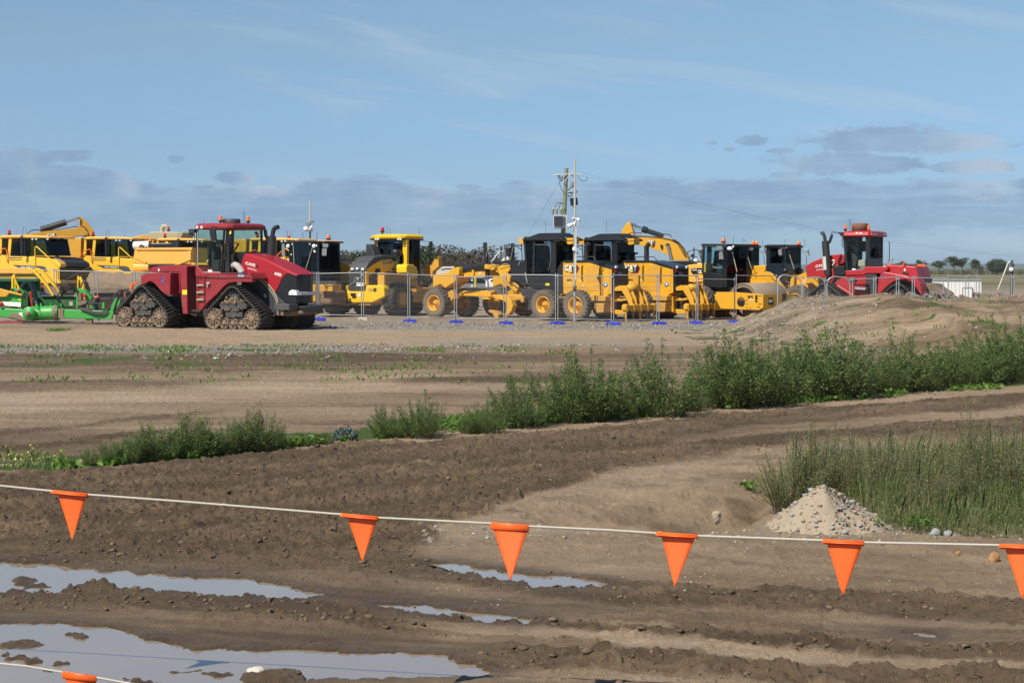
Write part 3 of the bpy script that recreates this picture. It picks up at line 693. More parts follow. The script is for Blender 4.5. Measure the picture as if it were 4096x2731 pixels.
# anchor the centre of the near front track unit
def trk(px, v):
    u, z = T._s(px, 1245, T.V, T.U, v); return u
uf = (trk(1150, 0)+trk(1612, 0))/2; ur = (trk(212, 0)+trk(650, 0))/2
track_unit(T, uf, 0); track_unit(T, ur, 0); track_unit(T, uf, 2.28); track_unit(T, ur, 2.28)
# chassis
T.part('chassis', 'charcoal', [('p', [(520, 900), (940, 900), (1010, 1000), (1100, 1040), (1560, 1040), (1560, 1110), (1000, 1110), (900, 1085), (520, 1085)], 1.1, 2.0),
    ('p', [(1470, 700), (1620, 690), (1700, 760), (1960, 1000), (1980, 1070), (1500, 1085)], .95, 2.1)], bevel=.02)
T.part('axle', 'charcoal', [('L', (440, 960, .5), [(.16, 0), (.16, 2.2)], 'v', 16), ('L', (1390, 965, .5), [(.16, 0), (.16, 2.2)], 'v', 16)])
# rear body: hood block, fender, tank
T.part('rear_deck', 'red_dusty', [('p', [(478, 650), (545, 597), (600, 585), (905, 572), (1010, 575), (1010, 700), (912, 705), (838, 650)], .95, 2.1)], bevel=.03)
T.part('rear_fender', 'red_dusty', [('p', [(422, 690), (520, 655), (735, 655), (730, 885), (690, 888), (640, 850), (590, 790), (545, 750), (515, 742), (440, 790), (430, 735)], .12, .75),
    ('p', [(735, 650), (838, 650), (838, 870), (735, 885)], .55, .95)], bevel=.02)
T.part('side_tank', 'red_dusty', [('p', [(838, 590), (905, 585), (912, 1085), (865, 1085), (845, 900)], .35, .95)], bevel=.02)
T.part('rear_frame_plate', 'red_dusty', [('p', [(912, 590), (1010, 590), (1010, 770), (912, 860)], .9, 1.9)], bevel=.01)
T.part('wiring_sticker', 'sticker_yellow', [('b', 861, 836, 909, 884, .343, .352)])
T.text('T', ((650, 728), (668, 728), 26), .115, 'sticker_blue', bold=.0, name='fleet_marking'); T.text('38', ((642, 758), (672, 758), 24), .115, 'sticker_blue', bold=.0, name='fleet_marking')
m = MB(); c = T.P(657, 731, .112)
for k in range(24):
    a, b = 2*math.pi*k/24, 2*math.pi*(k+1)/24; m.tube([(c[0]+.13*math.cos(a), c[1], c[2]+.13*math.sin(a)), (c[0]+.13*math.cos(b), c[1], c[2]+.13*math.sin(b))], .006, 4, False)
m.out('fleet_marking', 'sticker_blue', T.e)
T.part('sticker', 'sticker_white', [('b', 608, 612, 620, 640, .943, .948), ('b', 1128, 624, 1172, 648, .59, .598)])
T.part('hydraulic_hose', 'hose_black', [('t', [(150, 1050, 1.3), (190, 930, 1.2), (230, 840, 1.1), (300, 830, 1.2)], .03), ('t', [(140, 1060, 1.2), (200, 880, 1.3), (250, 850, 1.1), (320, 860, 1.3)], .028), ('t', [(940, 930, .8), (930, 870, .8), (970, 820, .8), (1000, 815, .9)], .02),
   ('t', [(930, 905, .75), (945, 850, .8), (985, 840, .8)], .02)])
T.part('articulation_joint', 'charcoal', [('p', [(945, 700), (1010, 690), (1015, 1060), (940, 1060), (930, 900)], 1.0, 1.9), ('L', (970, 870, .82), [(.0, 0), (.07, 0), (.07, .02), (.07, .1), (0, .1)], 'v', 12)], bevel=.02)
T.part('steering_cylinder', 'exhaust_black', [('t', [(965, 895, .8), (960, 1010, .8)], .085, 12), ('t', [(900, 1050, .6), (1060, 1060, .6)], .05, 10)])
T.part('hitch_cover', 'orange_rail', [('p', [(312, 830), (318, 780), (340, 758), (380, 755), (385, 770), (345, 775), (330, 835)], 1.5, 1.56)], bevel=.008)
# front body under cab, deck and fender
T.part('front_fender', 'red_dusty', [('p', [(1010, 700), (1570, 690), (1590, 715), (1590, 755), (1400, 750), (1340, 765), (1290, 800), (1235, 865), (1130, 960), (1055, 1045), (1010, 1045)], .12, .30),
   ('p', [(1000, 655), (1560, 655), (1590, 715), (1010, 705)], .10, 1.3)], bevel=.015)
T.part('cab_base', 'red_dusty', [('p', [(995, 600), (1014, 590), (1075, 655), (1500, 655), (1545, 700), (1020, 712), (995, 680)], .50, 2.5)], bevel=.02)
T.part('deck_grating', 'charcoal', [('t', [(1265, 663, .09), (1545, 663, .09)], .018, 4), ('t', [(1020, 703, .10), (1310, 712, .10)], .02, 4), ('t', [(1310, 712, .10), (1560, 705, .10)], .012, 4)])
T.part('number_plate', 'plate_blue', [('b', 1438, 670, 1506, 704, .085, .097)]); T.text('XV·318', ((1443, 698), (1500, 698), 20), .083, 'sticker_white', bold=0, name='plate_lettering')
lad = [('b', 1008, y, 1080, y+16, .02, .22) for y in (778, 852, 928)]
T.part('ladder_rung', 'cream_trim', lad, bevel=.005)
T.part('ladder_rail', 'red_dusty', [('t', [(1014, 1040, .05), (1012, 700, .05), (1022, 682, .05), (1045, 684, .05), (1050, 720, .08)], .018, 6), ('t', [(1082, 1000, .05), (1086, 700, .05), (1098, 680, .05), (1118, 684, .05), (1124, 715, .08)], .018, 6)])
T.part('fuel_cap', 'cream_trim', [('o', (1132, 768, .07), .07, 10, (1.3, .8, .8)), ('t', [(1125, 770, .06), (1125, 805, .06)], .03)])
# hood
hood = [(1495, 478), (1512, 452), (1580, 462), (1680, 492), (1780, 532), (1880, 580), (1980, 632), (2062, 674), (1950, 662), (1900, 720), (1830, 870), (1760, 795), (1680, 720), (1595, 690), (1540, 665), (1480, 625), (1465, 610)]
m = MB(); a = [T.P(x, y, .95) for x, y in hood]
def hoodring(v, dz, k): return [(p[0], v, p[2]+(dz if i in (0, 1, 2, 3, 4, 5, 6, 7) else 0)) for i, p in enumerate(a)]
R0, R1, R2, R3 = hoodring(.95, -.06, 0), hoodring(1.02, .0, 0), hoodring(1.98, 0, 0), hoodring(2.05, -.06, 0)
n = len(a)
vs = R0+R1+R2+R3; fs = [tuple(range(n)), tuple(range(4*n-1, 3*n-1, -1))]+[(r*n+i, (r+1)*n+i, (r+1)*n+(i+1) % n, r*n+(i+1) % n) for r in range(3) for i in range(n)]
m.add(vs, fs); HOOD = m.out('engine_hood', 'red_paint', T.e, .02)
T.text('CASE', ((1519, 571), (1622, 598), 31, 4), .945, 'sticker_white', HOOD, bold=.03, name='hood_lettering')
T.text('IH', ((1630, 602), (1656, 610), 38, 4), .945, 'letter_black', HOOD, bold=.03, name='hood_lettering')
T.text('QUADTRAC', ((1540, 618), (1636, 645), 20, 3), .945, 'sticker_white', HOOD, bold=.01, name='hood_lettering')
T.text('600', ((1822, 679), (1893, 700), 34, 5), .945, 'sticker_white', HOOD, bold=.03, name='hood_lettering')
T.text('AFS', ((1770, 661), (1802, 670), 14, 3), .945, 'grey_plastic', HOOD, bold=.0, name='hood_lettering')
T.part('hood_stripe', 'sticker_red', [('p', [(1658, 590), (1760, 630), (1820, 655), (1818, 664), (1756, 648), (1656, 612)], .938, .948), ('p', [(1830, 690), (1905, 716), (1890, 722), (1840, 706)], .938, .948)], HOOD)
# nose grille
gr = [(1950, 662), (2215, 674), (2212, 690), (2200, 870), (2215, 905), (2150, 975), (1880, 985), (1832, 880), (1900, 720)]
m = MB(); a = [T.P(x, y, .97) for x, y in gr]
u_front = T.P(2050, 672, .97)[0]
def ring(v, du): return [(min(p[0], u_front)+(du if p[0] > u_front-.35 else 0), v, p[2]) for p in a]
R = [ring(.97, -.28), ring(1.04, -.05), ring(1.3, .06), ring(1.7, .06), ring(1.96, -.05), ring(2.03, -.28)]
n = len(a); vs = [p for r in R for p in r]; fs = [tuple(range(n)), tuple(range(6*n-1, 5*n-1, -1))]+[(r*n+i, (r+1)*n+i, (r+1)*n+(i+1) % n, r*n+(i+1) % n) for r in range(5) for i in range(n)]
m.add(vs, fs); GR = m.out('nose_grille', 'grille_black', T.e, .02)
gi = [('t', [(1905, y, .955), (2010, y, .955)], .008, 4) for y in (718, 735, 752, 770, 788)]
T.part('grille_line', 'charcoal', gi, GR)
zf = lambda y: T.Q(2150, y, u_front)[2]
m = MB(); m.box(u_front+.03, u_front+.09, 1.05, 2.0, zf(892), zf(852)); T.part
hl = m.out('light_bar', 'grey_plastic', T.e, .01)
for k in range(6):
    m = MB(); m.box(u_front+.06, u_front+.10, 1.08+.15*k, 1.20+.15*k, zf(888), zf(855)); m.out('headlight', 'lamp_lens', T.e, .01)
m = MB(); m.ext([T.P(x, y, .955) for x, y in [(1968, 888), (1975, 852), (2000, 834), (2050, 840), (2058, 892)]], [(p[0], 1.12, p[2]) for p in [T.P(x, y, .955) for x, y in [(1968, 888), (1975, 852), (2000, 834), (2050, 840), (2058, 892)]]]); m.out('headlight', 'lamp_silver', T.e, .015)
# side shield and ribbed intake
T.part('side_shield', 'frame_grey', [('p', [(1595, 700), (1680, 730), (1760, 800), (1830, 885), (1865, 985), (1880, 1075), (1840, 1100), (1680, 1000), (1600, 860)], .98, 1.1)], bevel=.02)
m = MB(); rib = [(1597, 702), (1650, 712), (1700, 738), (1750, 785), (1800, 845), (1835, 905), (1858, 975)]
for i in range(len(rib)-1):
    for t in range(4):
        x = rib[i][0]+(rib[i+1][0]-rib[i][0])*t/4; y = rib[i][1]+(rib[i+1][1]-rib[i][1])*t/4
        m.tube([T.P(x-3, y+14, .95), T.P(x+6, y-12, .95)], .014, 5)
m.tube([T.P(x+6, y-13, .96) for x, y in rib], .022, 6); m.tube([T.P(x-5, y+14, .96) for x, y in rib], .018, 6)
m.out('ribbed_intake', 'cream_trim', T.e)
T.part('marker_lamp', 'cream_trim', [('p', [(1710, 882), (1735, 876), (1735, 920), (1712, 905)], .93, .97), ('b', 1755, 908, 1795, 935, .965, .975)])
# bumper and front weights
T.part('front_bumper', 'dark_grey', [('b', 1815, 980, 1975, 1048, .45, .95), ('q', [(1985, 1010), (2070, 1000), (2215, 985), (2215, 1050), (2060, 1060), (2010, 1055)], u_front-.3, u_front+.25)], bevel=.03)
T.part('belly_pan', 'mud_metal', [('p', [(1830, 1050), (2080, 1050), (2100, 1080), (1950, 1110), (1850, 1100)], .95, 2.3)], bevel=.03)
T.part('tow_hook', 'mud_metal', [('p', [(1850, 1050), (1872, 1050), (1875, 1095), (1862, 1105), (1850, 1085)], .7, .78)])
# cab: posts, glass, roof
def cab_posts(R, pts, r, mat='black_paint', name='cab_post'):
    for p in pts: R.part(name, mat, [('t', [p[0], p[1]], r, 6)])
vN, vF = .58, 2.42
cab_posts(T, [((1018, 205, vN), (1012, 590, vN)), ((1300, 205, vN), (1268, 650, vN)), ((1330, 205, vN+.25), (1300, 655, vN+.15)), ((1390, 205, vF-1.5), (1385, 640, vF-1.6))], .045)
uF = T.P(1318, 400, vN)[0]; uR = T.P(1018, 400, vN)[0]
zR, zB = T.P(1100, 205, vN)[2], T.P(1100, 650, vN)[2]
m = MB()
for (u, v) in ((uR, vF), (uF+.12, vF), (uF+.1, vN+.05)): m.tube([(u, v, zB-.05), (u-.05, v, zR)], .05, 6)
m.out('cab_post', 'black_paint', T.e)
T.part('door_glass', 'cab_glass', [('p', [(1022, 225), (1298, 225), (1270, 640), (1080, 640), (1022, 585)], vN, vN+.012)])
T.part('door_frame', 'off_white', [('t', [(1022, 225, vN-.02), (1016, 590, vN-.02), (1078, 650, vN-.02), (1262, 652, vN-.02)], .012, 5)])
m = MB()
def quad(pts, t=.01): m.ext(pts, [(p[0]+t, p[1]+t, p[2]) for p in pts])
quad([(uF+.10, vN+.1, zB), (uF+.16, vF-.05, zB), (uF+.1, vF-.05, zR), (uF+.04, vN+.1, zR)])
m.out('windscreen', 'cab_glass', T.e)
m = MB(); quad([(uR, vF, zB), (uF+.1, vF, zB), (uF+.05, vF, zR), (uR, vF, zR)]); quad([(uR-.01, vN+.1, zB), (uR-.01, vF-.1, zB), (uR-.01, vF-.1, zR), (uR-.01, vN+.1, zR)]); m.out('cab_window', 'cab_glass', T.e)
T.part('cab_interior', 'seat_fabric', [('p', [(1120, 370), (1140, 340), (1172, 345), (1190, 400), (1195, 520), (1240, 530), (1245, 640), (1130, 640), (1120, 560), (1140, 500), (1118, 430)], 1.2, 1.6), ('b', 1212, 310, 1270, 385, 1.0, 1.05),
    ('t', [(1450, 350, 1.3), (1400, 440, 1.3)], .03), ('t', [(1370, 340, 1.3), (1440, 350, 1.3), (1420, 400, 1.3), (1370, 390, 1.3), (1368, 345, 1.3)], .02), ('b', 1370, 520, 1440, 640, 1.4, 1.6)], bevel=.02)
m = MB(); zr = T.P(1100, 205, vN)[2]; zt = T.P(1100, 160, vN)[2]
ua, ub = T.P(975, 180, vN-.05)[0], uF+.32; va, vb = vN-.12, vF+.12
def rr(u0, u1, v0, v1, z, c=.16): return [(u0+c, v0, z), (u1-c, v0, z), (u1, v0+c, z), (u1, v1-c, z), (u1-c, v1, z), (u0+c, v1, z), (u0, v1-c, z), (u0, v0+c, z)]
rings = [rr(ua+.06, ub-.06, va+.06, vb-.06, zr), rr(ua, ub, va, vb, zr+.04), rr(ua, ub, va, vb, zt-.02), rr(ua+.1, ub-.12, va+.1, vb-.1, zt+.07)]
n = 8; m.add([p for r in rings for p in r], [tuple(range(n)), tuple(range(4*n-1, 3*n-1, -1))]+[(r*n+i, (r+1)*n+i, (r+1)*n+(i+1) % n, r*n+(i+1) % n) for r in range(3) for i in range(n)])
ROOF = m.out('cab_roof', 'red_dusty', T.e, .03)
for x in (1012, 1058): T.part('work_lamp', 'lamp_lens', [('L', (x, 184, va-.03), [(0, 0), (.055, 0), (.06, .02), (.06, .06)], 'v', 14)], ROOF)
beacon(T, 1262, 127, 1.0, .24, stalk=.12); beacon(T, 1549, 133, 2.3, .24, stalk=.12)
T.part('gps_receiver', 'dark_grey', [('L', (1376, 152, 1.45), [(0, .21), (.30, .21), (.33, .17), (.33, .0), (.3, -.02), (0, -.02)], 'z', 20)])
T.part('antenna', 'hose_black', [('t', [(1495, 150, 2.2), (1498, 0, 2.2)], .008, 4), ('t', [(1513, 150, 2.3), (1512, 15, 2.3)], .008, 4), ('t', [(1084, 155, 1.2), (1084, 95, 1.2)], .006, 4), ('t', [(985, 600, .5), (987, 250, .5)], .012, 4)])
T.part('camera_bracket', 'charcoal', [('b', 925, 200, 985, 240, .9, 1.1), ('t', [(985, 262, 1), (930, 262, 1), (950, 215, 1)], .04), ('o', (960, 225, 1.0), .1, 8)])
T.part('mirror', 'black_paint', [('p', [(1140, 205), (1160, 190), (1196, 190), (1212, 320), (1165, 322), (1152, 300)], .1, .18), ('t', [(1172, 170, .14), (1172, 205, .14)], .02), ('t', [(1172, 172, .14), (1230, 185, .5)], .015)], bevel=.02)
T.part('mirror', 'black_paint', [('p', [(1705, 205), (1732, 200), (1742, 260), (1755, 330), (1738, 330), (1715, 270)], 2.35, 2.42), ('t', [(1640, 182, 2.5), (1728, 180, 2.4), (1732, 215, 2.4)], .014, 5)], bevel=.015)
T.part('work_lamp', 'charcoal', [('o', (1632, 240, 2.5), .06, 8), ('p', [(1600, 175), (1662, 182), (1600, 195)], 2.45, 2.5)])
T.part('intake_pipe', 'exhaust_black', [('t', [(1366, 165, .72), (1360, 300, .72), (1345, 440, .74), (1335, 520, .8)], [.10, .10, .12, .13], 14), ('p', [(1300, 480), (1385, 460), (1395, 600), (1385, 650), (1280, 650), (1285, 560)], .7, .9)], bevel=.02)
T.part('sticker', 'sticker_yellow', [('b', 1352, 218, 1370, 252, .60, .617)])
m = MB(); cv = [(1380, 585), (1400, 572), (1430, 580), (1460, 610), (1490, 660)]
for i in range(len(cv)-1):
    for t in range(4):
        x = cv[i][0]+(cv[i+1][0]-cv[i][0])*t/4; y = cv[i][1]+(cv[i+1][1]-cv[i][1])*t/4; x2 = cv[i][0]+(cv[i+1][0]-cv[i][0])*(t+.6)/4; y2 = cv[i][1]+(cv[i+1][1]-cv[i][1])*(t+.6)/4
        m.tube([T.P(x, y, .8), T.P(x2, y2, .8)], .125, 10)
m.tube([T.P(x, y, .8) for x, y in cv], .105, 10); m.out('ribbed_hose', 'off_white', T.e)
T.part('exhaust_stack', 'exhaust_black', [('t', [(1787, 500, 2.0), (1800, 275, 2.0)], .155, 16), ('t', [(1801, 278, 2.0), (1808, 235, 2.0), (1815, 205, 2.0), (1835, 183, 2.0), (1862, 180, 1.98)], [.085, .085, .085, .085, .085], 12)])
# far-side frame to hold the rear of hood
T.part('firewall', 'black_paint', [('p', [(1395, 640), (1400, 440), (1500, 436), (1520, 470), (1500, 660)], .98, 2.05)], bevel=.02)
# ---------------------------------------------------------------- yellow articulated haulers
def hauler(label, px_, Y, th=-20):
    R = Rig('articulated_hauler', label, 'dump truck', Z1, px_, Y, th, group='yellow haulers parked side by side at the left')
    S = Rig.part
    def p(name, mat, items, par=None, bevel=0): return R.part(name, mat, items, par, bevel)
    p('hood', 'volvo_yellow', [('p', [(-50, 775), (0, 690), (60, 655), (120, 645), (400, 632), (560, 640), (680, 668), (728, 712), (735, 745), (718, 752), (700, 760), (700, 940), (300, 940), (220, 880), (165, 830), (120, 790), (60, 768), (0, 768)], 0, .5)], bevel=.04)
    p('hood_cover', 'charcoal', [('p', [(420, 636), (470, 622), (640, 628), (720, 650), (790, 690), (815, 745), (700, 760), (600, 700)], .45, 2.6)], bevel=.06)
    p('engine_block', 'deep_yellow', [('p', [(-40, 700), (700, 700), (700, 1000), (200, 1000), (150, 880), (-40, 850)], .5, 3.0)], bevel=.02)
    b = p('grille', 'grille_black', [('p', [(660, 748), (722, 748), (726, 905), (660, 905)], .08, 3.05)], bevel=.05)
    u = R.P(724, 800, .08)[0]+.02
    m = MB(); z0, z1 = R.Q(760, 895, u)[2], R.Q(940, 750, u)[2]; m.tube([(u, .5, z0), (u, 2.6, z1)], .035, 5); m.out('grille_bar', 'galvanised', b)
    p('front_bumper', 'volvo_yellow', [('p', [(560, 905), (728, 905), (732, 945), (560, 945)], -.05, 3.2)], bevel=.03)
    p('lower_bumper', 'rust', [('p', [(500, 948), (728, 948), (700, 1090), (560, 1090)], .1, 3.0)], bevel=.03)
    d = p('side_panel', 'dark_grey', [('p', [(150, 722), (500, 735), (545, 748), (575, 800), (490, 800), (420, 768), (240, 765)], -.012, .01)])
    R.text('VOLVO', ((313, 760), (406, 765), 22), -.022, 'sticker_white', d, bold=.02); R.text('A60', ((247, 757), (300, 759), 22), -.022, 'sticker_white', d, bold=.0)
    p('cab_body', 'volvo_yellow', [('p', [(-20, 690), (-12, 600), (115, 612), (125, 618), (420, 622), (440, 690)], .02, 2.2)], bevel=.03)
    p('louvre', 'dark_grey', [('b', 110, 630, 265, 642, .0, .02), ('b', 110, 655, 265, 668, .0, .02)])
    p('cab_post', 'volvo_yellow', [('p', [(-20, 690), (-5, 392), (22, 400), (20, 590), (0, 640)], .02, .14), ('p', [(88, 610), (105, 400), (142, 400), (122, 615)], .02, .14), ('p', [(-10, 610), (0, 395), (20, 400), (14, 610)], 2.0, 2.2)], bevel=.02)
    p('cab_post', 'black_paint', [('t', [(300, 400, .08), (300, 615, .08)], .04, 6), ('t', [(545, 400, .2), (590, 612, .12)], .05, 6), ('t', [(560, 400, 2.0), (598, 612, 2.1)], .05, 6), ('t', [(420, 400, 2.1), (420, 612, 2.1)], .05, 6)])
    p('cab_roof', 'roof_amber', [('p', [(-12, 402), (-5, 375), (25, 364), (330, 364), (500, 370), (590, 378), (600, 402), (480, 398), (100, 398)], -.05, 2.3)], bevel=.06)
    p('side_window', 'dark_glass', [('p', [(22, 408), (104, 408), (90, 608), (22, 590)], .06, .075), ('p', [(142, 405), (298, 405), (298, 612), (125, 612)], .06, .075), ('p', [(302, 405), (545, 405), (588, 612), (302, 612)], .07, .085), ('p', [(22, 405), (560, 405), (590, 612), (22, 612)], 2.1, 2.11)])
    a, c_ = R.P(548, 405, .12), R.P(590, 612, .12)
    pane(R, 'windscreen', 'dark_glass', [(c_[0], .12, c_[2]), (c_[0], 2.1, c_[2]), (a[0], 2.1, a[2]), (a[0], .12, a[2])])
    p('seat', 'seat_fabric', [('p', [(150, 612), (150, 470), (190, 450), (215, 470), (220, 560), (280, 570), (280, 612)], .8, 1.3)], bevel=.03)
    p('mirror', 'black_paint', [('p', [(243, 372), (268, 368), (272, 600), (246, 608)], -.35, -.27), ('p', [(722, 382), (755, 380), (775, 430), (780, 600), (745, 602), (725, 560)], 2.3, 2.36), ('t', [(610, 400, 2.2), (690, 430, 2.3), (740, 560, 2.3)], .015, 5), ('t', [(255, 372, -.3), (300, 372, 0)], .015, 4)], bevel=.02)
    p('work_lamp', 'lamp_lens', [('L', (x, 412, 0), [(0, 0), (.06, 0), (.06, .08)], 'v', 10) for x in (390, 435, 570)])
    p('handrail', 'bright_yellow', [('t', [(425, 760, -.02), (422, 515, -.05), (432, 500, -.05), (450, 508, -.05), (700, 740, -.05), (715, 765, -.05), (716, 950, -.05)], .028, 7)])
    p('handrail', 'orange_rail', [('t', [(-115, 700, -.05), (-60, 620, -.1), (-10, 550, -.1), (60, 522, -.1), (78, 540, -.1), (80, 620, -.1), (94, 695, -.05)], .025, 7), ('t', [(-72, 700, .4), (-72, 625, .4)], .02, 6)])
    p('exhaust_stack', 'off_white', [('t', [(-35, 540, 1.0), (-35, 372, 1.0)], .115, 12)])
    p('air_cleaner', 'charcoal', [('p', [(-100, 700), (-90, 580), (-60, 530), (-30, 540), (-30, 700)], .5, 1.2)], bevel=.03)
    p('antenna', 'hose_black', [('t', [(270, 368, .4), (283, 262, .4)], .010, 4), ('t', [(320, 368, 1), (320, 280, 1)], .008, 4), ('t', [(515, 372, 1.6), (515, 268, 1.6)], .006, 4)])
    beacon(R, 113, 358, .6, .24, .08, 'red_lens', .15)
    t = p('dump_body', 'deep_yellow', [('p', [(-380, 640), (-335, 440), (-265, 385), (-40, 380), (-45, 640)], .2, 3.2), ('p', [(-1500, 430), (-330, 430), (-370, 640), (-560, 760), (-1300, 760), (-1560, 560)], .0, 3.3)], bevel=.03)
    p('chassis', 'charcoal', [('p', [(-1500, 800), (-50, 800), (-50, 950), (-1500, 950)], 1.2, 2.2), ('L', (60, 1050, .5), [(.2, 0), (.2, 2.4)], 'v', 12), ('L', (-820, 1050, .5), [(.2, 0), (.2, 2.4)], 'v', 12), ('L', (-1340, 1050, .5), [(.2, 0), (.2, 2.4)], 'v', 12)])
    for x in (60, -820, -1340):
        u_ = R.P(x, 1050, .35)[0]
        for v in (.38, 2.85):
            wheel(R, 'wheel', (u_, v, 1.0), 1.0, .72, .42, 'rubber_dusty', 'deep_yellow', 24, 'chev', .2)
    return R
HA = hauler('yellow articulated dump truck at the left edge with a yellow handrail over its grey hood', 0, 95)
def place(src, px_, Y, label, z=0, rz=None):
    c = copy_tree(src); X = at(px_, HOR, Y)[0]; c.location = (X, Y, z); tag(c, label)
    if rz is not None: c.rotation_euler[2] = rz
    return c
place(HA.e, 1020*.3316, 99.5, 'second yellow dump truck from the left, its orange rail above the mud-caked drum')
place(HA.e, 1895*.3316, 104, 'yellow dump truck behind the yellow tipper body, left of the tracked tractor cab')
place(HA.e, 1000, 103, 'yellow dump truck seen through and right of the tracked tractor cab')
place(HA.e, 1128, 110, 'dump truck hidden but for its roof behind the black roller cab left of centre')
# ---------------------------------------------------------------- excavator behind the haulers
def cat_mark(R, x0, y0, x1, y1, v, par, hexa=True, tri=True):
    """the three letters with their triangle on a dark red hexagon, on the side plane"""
    w = x1-x0; h = y1-y0
    if hexa:
        hx = [(x0+w*.62, y0), (x0+w*.86, y0), (x1, y0+h*.42), (x1-w*.02, y0+h*.6), (x0+w*.86, y1+h*.12), (x0+w*.40, y1+h*.12), (x0+w*.5, y0+h*.5)]
        R.part('emblem_backing', 'sticker_red', [('p', hx, v-.004, v)], par)
        hx2 = [(x0+w*.6, y0+h*.06), (x0+w*.82, y0+h*.06), (x1-w*.07, y0+h*.45), (x0+w*.82, y1), (x0+w*.5, y1), (x0+w*.5, y0+h*.5)]
        R.part('emblem_black', 'letter_black', [('p', hx2, v-.008, v-.004)], par)  # black inner field printed on the emblem
    R.text('CAT', ((x0-w*.02, y0+h*.93), (x0+w*.80, y0+h*.93), h*.92), v-.012, 'letter_black', par, bold=.075, name='lettering')
    R.text('CAT', ((x0+w*.01, y0+h*.88), (x0+w*.77, y0+h*.88), h*.82), v-.020, 'sticker_white', par, bold=.035, name='lettering')
    if tri: R.part('emblem_triangle', 'sticker_yellow', [('p', [(x0+w*.24, y1-h*.06), (x0+w*.39, y0+h*.68), (x0+w*.54, y1-h*.06)], v-.030, v-.024)], par)
E1 = Rig('excavator', 'dusty excavator arm folded above the yellow dump trucks at the far left', 'excavator', Z1, 700, 112, 12)
bm_ = E1.part('boom', 'deep_yellow', [('p', [(60, 560), (110, 440), (300, 355), (500, 325), (880, 285), (960, 262), (1010, 270), (1060, 330), (1060, 362), (1000, 372), (720, 395), (600, 392), (330, 470), (150, 600)], 0, .75)], bevel=.02)
E1.part('stick', 'deep_yellow', [('p', [(948, 148), (965, 138), (990, 150), (1060, 215), (1138, 318), (1150, 420), (1120, 600), (1080, 600), (1040, 420), (985, 340), (958, 250), (958, 190)], .1, .6)], bevel=.02)
E1.part('hydraulic_cylinder', 'exhaust_black', [('t', [(490, 302, .3), (800, 208, .3)], .19, 12)]); E1.part('cylinder_rod', 'chrome', [('t', [(800, 208, .3), (960, 155, .3)], .07, 10)])
E1.part('hydraulic_hose', 'hose_black', [('t', [(330, 350, .1), (380, 305, .1), (450, 300, .1), (520, 310, .1)], .03), ('t', [(960, 270, .05), (1010, 262, .05), (1045, 300, .05), (1050, 360, .05)], .03), ('t', [(480, 320, .05), (700, 300, .05), (900, 262, .05), (960, 265, .05)], .025), ('t', [(950, 145, .05), (975, 180, .05), (965, 240, .05)], .025)])
cat_mark(E1, 565, 345, 690, 408, -.004, bm_)
E1.part('upper_body', 'deep_yellow', [('p', [(-250, 640), (-250, 500), (150, 500), (250, 560), (260, 700), (-250, 700)], -1.2, 2.0)], bevel=.05)
E1.part('crawler_track', 'rubber_black', [('p', [(-150, 940), (-100, 860), (400, 860), (450, 940), (400, 1110), (-100, 1110)], -1.6, -.9), ('p', [(-150, 940), (-100, 860), (400, 860), (450, 940), (400, 1110), (-100, 1110)], 1.6, 2.3)], bevel=.1)
E1.part('slew_ring', 'charcoal', [('b', 0, 690, 250, 880, -.9, 1.6)])
# ---------------------------------------------------------------- water truck tank far behind
W1 = Rig('water_truck', 'flat beige tank with a curved filler pipe, behind the yellow trucks', 'water truck', Z2, 640, 118, -8)
W1.part('tank', 'beige_tank', [('p', [(512, 228), (850, 230), (868, 240), (845, 300), (845, 420), (530, 420), (515, 262)], 0, 2.4)], bevel=.04)
W1.part('filler_pipe', 'beige_tank', [('t', [(650, 232, 1.2), (650, 185, 1.2), (665, 170, 1.2), (695, 168, 1.2), (702, 188, 1.2)], .14, 10)])
W1.part('deck', 'deep_yellow', [('p', [(345, 285), (430, 262), (520, 262), (520, 340), (345, 340)], .1, 2.4), ('b', 380, 330, 900, 640, .2, 2.3)], bevel=.03)
W1.part('chassis', 'charcoal', [('b', 340, 640, 920, 780, .4, 2.0)])
for x in (440, 800):
    for v in (.3, 2.2): wheel(W1, 'wheel', (W1.P(x, 700, .3)[0], v, .9), .9, .6, .4, 'rubber_dusty', 'deep_yellow', 24, 'chev', .2)
beacon(W1, 718, 222, .5, .25, .09, 'red_lens')
# ---------------------------------------------------------------- tipper with a hydraulic arm, and compactor with a caked drum
TP = Rig('tipper_truck', 'muddy yellow tipper body with a black and white lifting arm, left of the tractor cab', 'truck', Z2, 660, 92, -12)
TP.part('tray', 'roof_amber', [('p', [(372, 398), (950, 398), (968, 392), (960, 440), (940, 550), (820, 572), (480, 572), (345, 548), (350, 500)], 0, .06), ('p', [(372, 398), (960, 398), (960, 418), (366, 418)], -.06, .0), ('p', [(360, 425), (385, 425), (490, 545), (470, 556), (352, 500)], -.05, 0), ('p', [(925, 430), (950, 425), (948, 520), (850, 560), (830, 548)], -.05, 0),
   ('p', [(372, 398), (968, 392), (960, 440), (945, 500), (350, 500)], 2.3, 2.36), ('p', [(372, 398), (385, 398), (352, 548), (345, 548)], .06, 2.3), ('p', [(955, 398), (968, 392), (940, 550), (925, 550)], .06, 2.3), ('b', 350, 535, 940, 548, .06, 2.3)], bevel=.008)
TP.part('hydraulic_tank', 'roof_amber', [('t', [(372, 600, .3), (530, 600, .3)], .32, 14)])
TP.part('chassis', 'charcoal', [('b', 380, 572, 930, 640, .6, 1.8), ('b', 500, 562, 780, 580, .0, 2.2), ('b', 400, 640, 900, 900, .7, 1.6)])
TP.part('lifting_arm', 'navy_black', [('p', [(515, 362), (545, 350), (740, 345), (785, 330), (790, 390), (600, 395), (520, 390)], .8, 1.1)], bevel=.02)
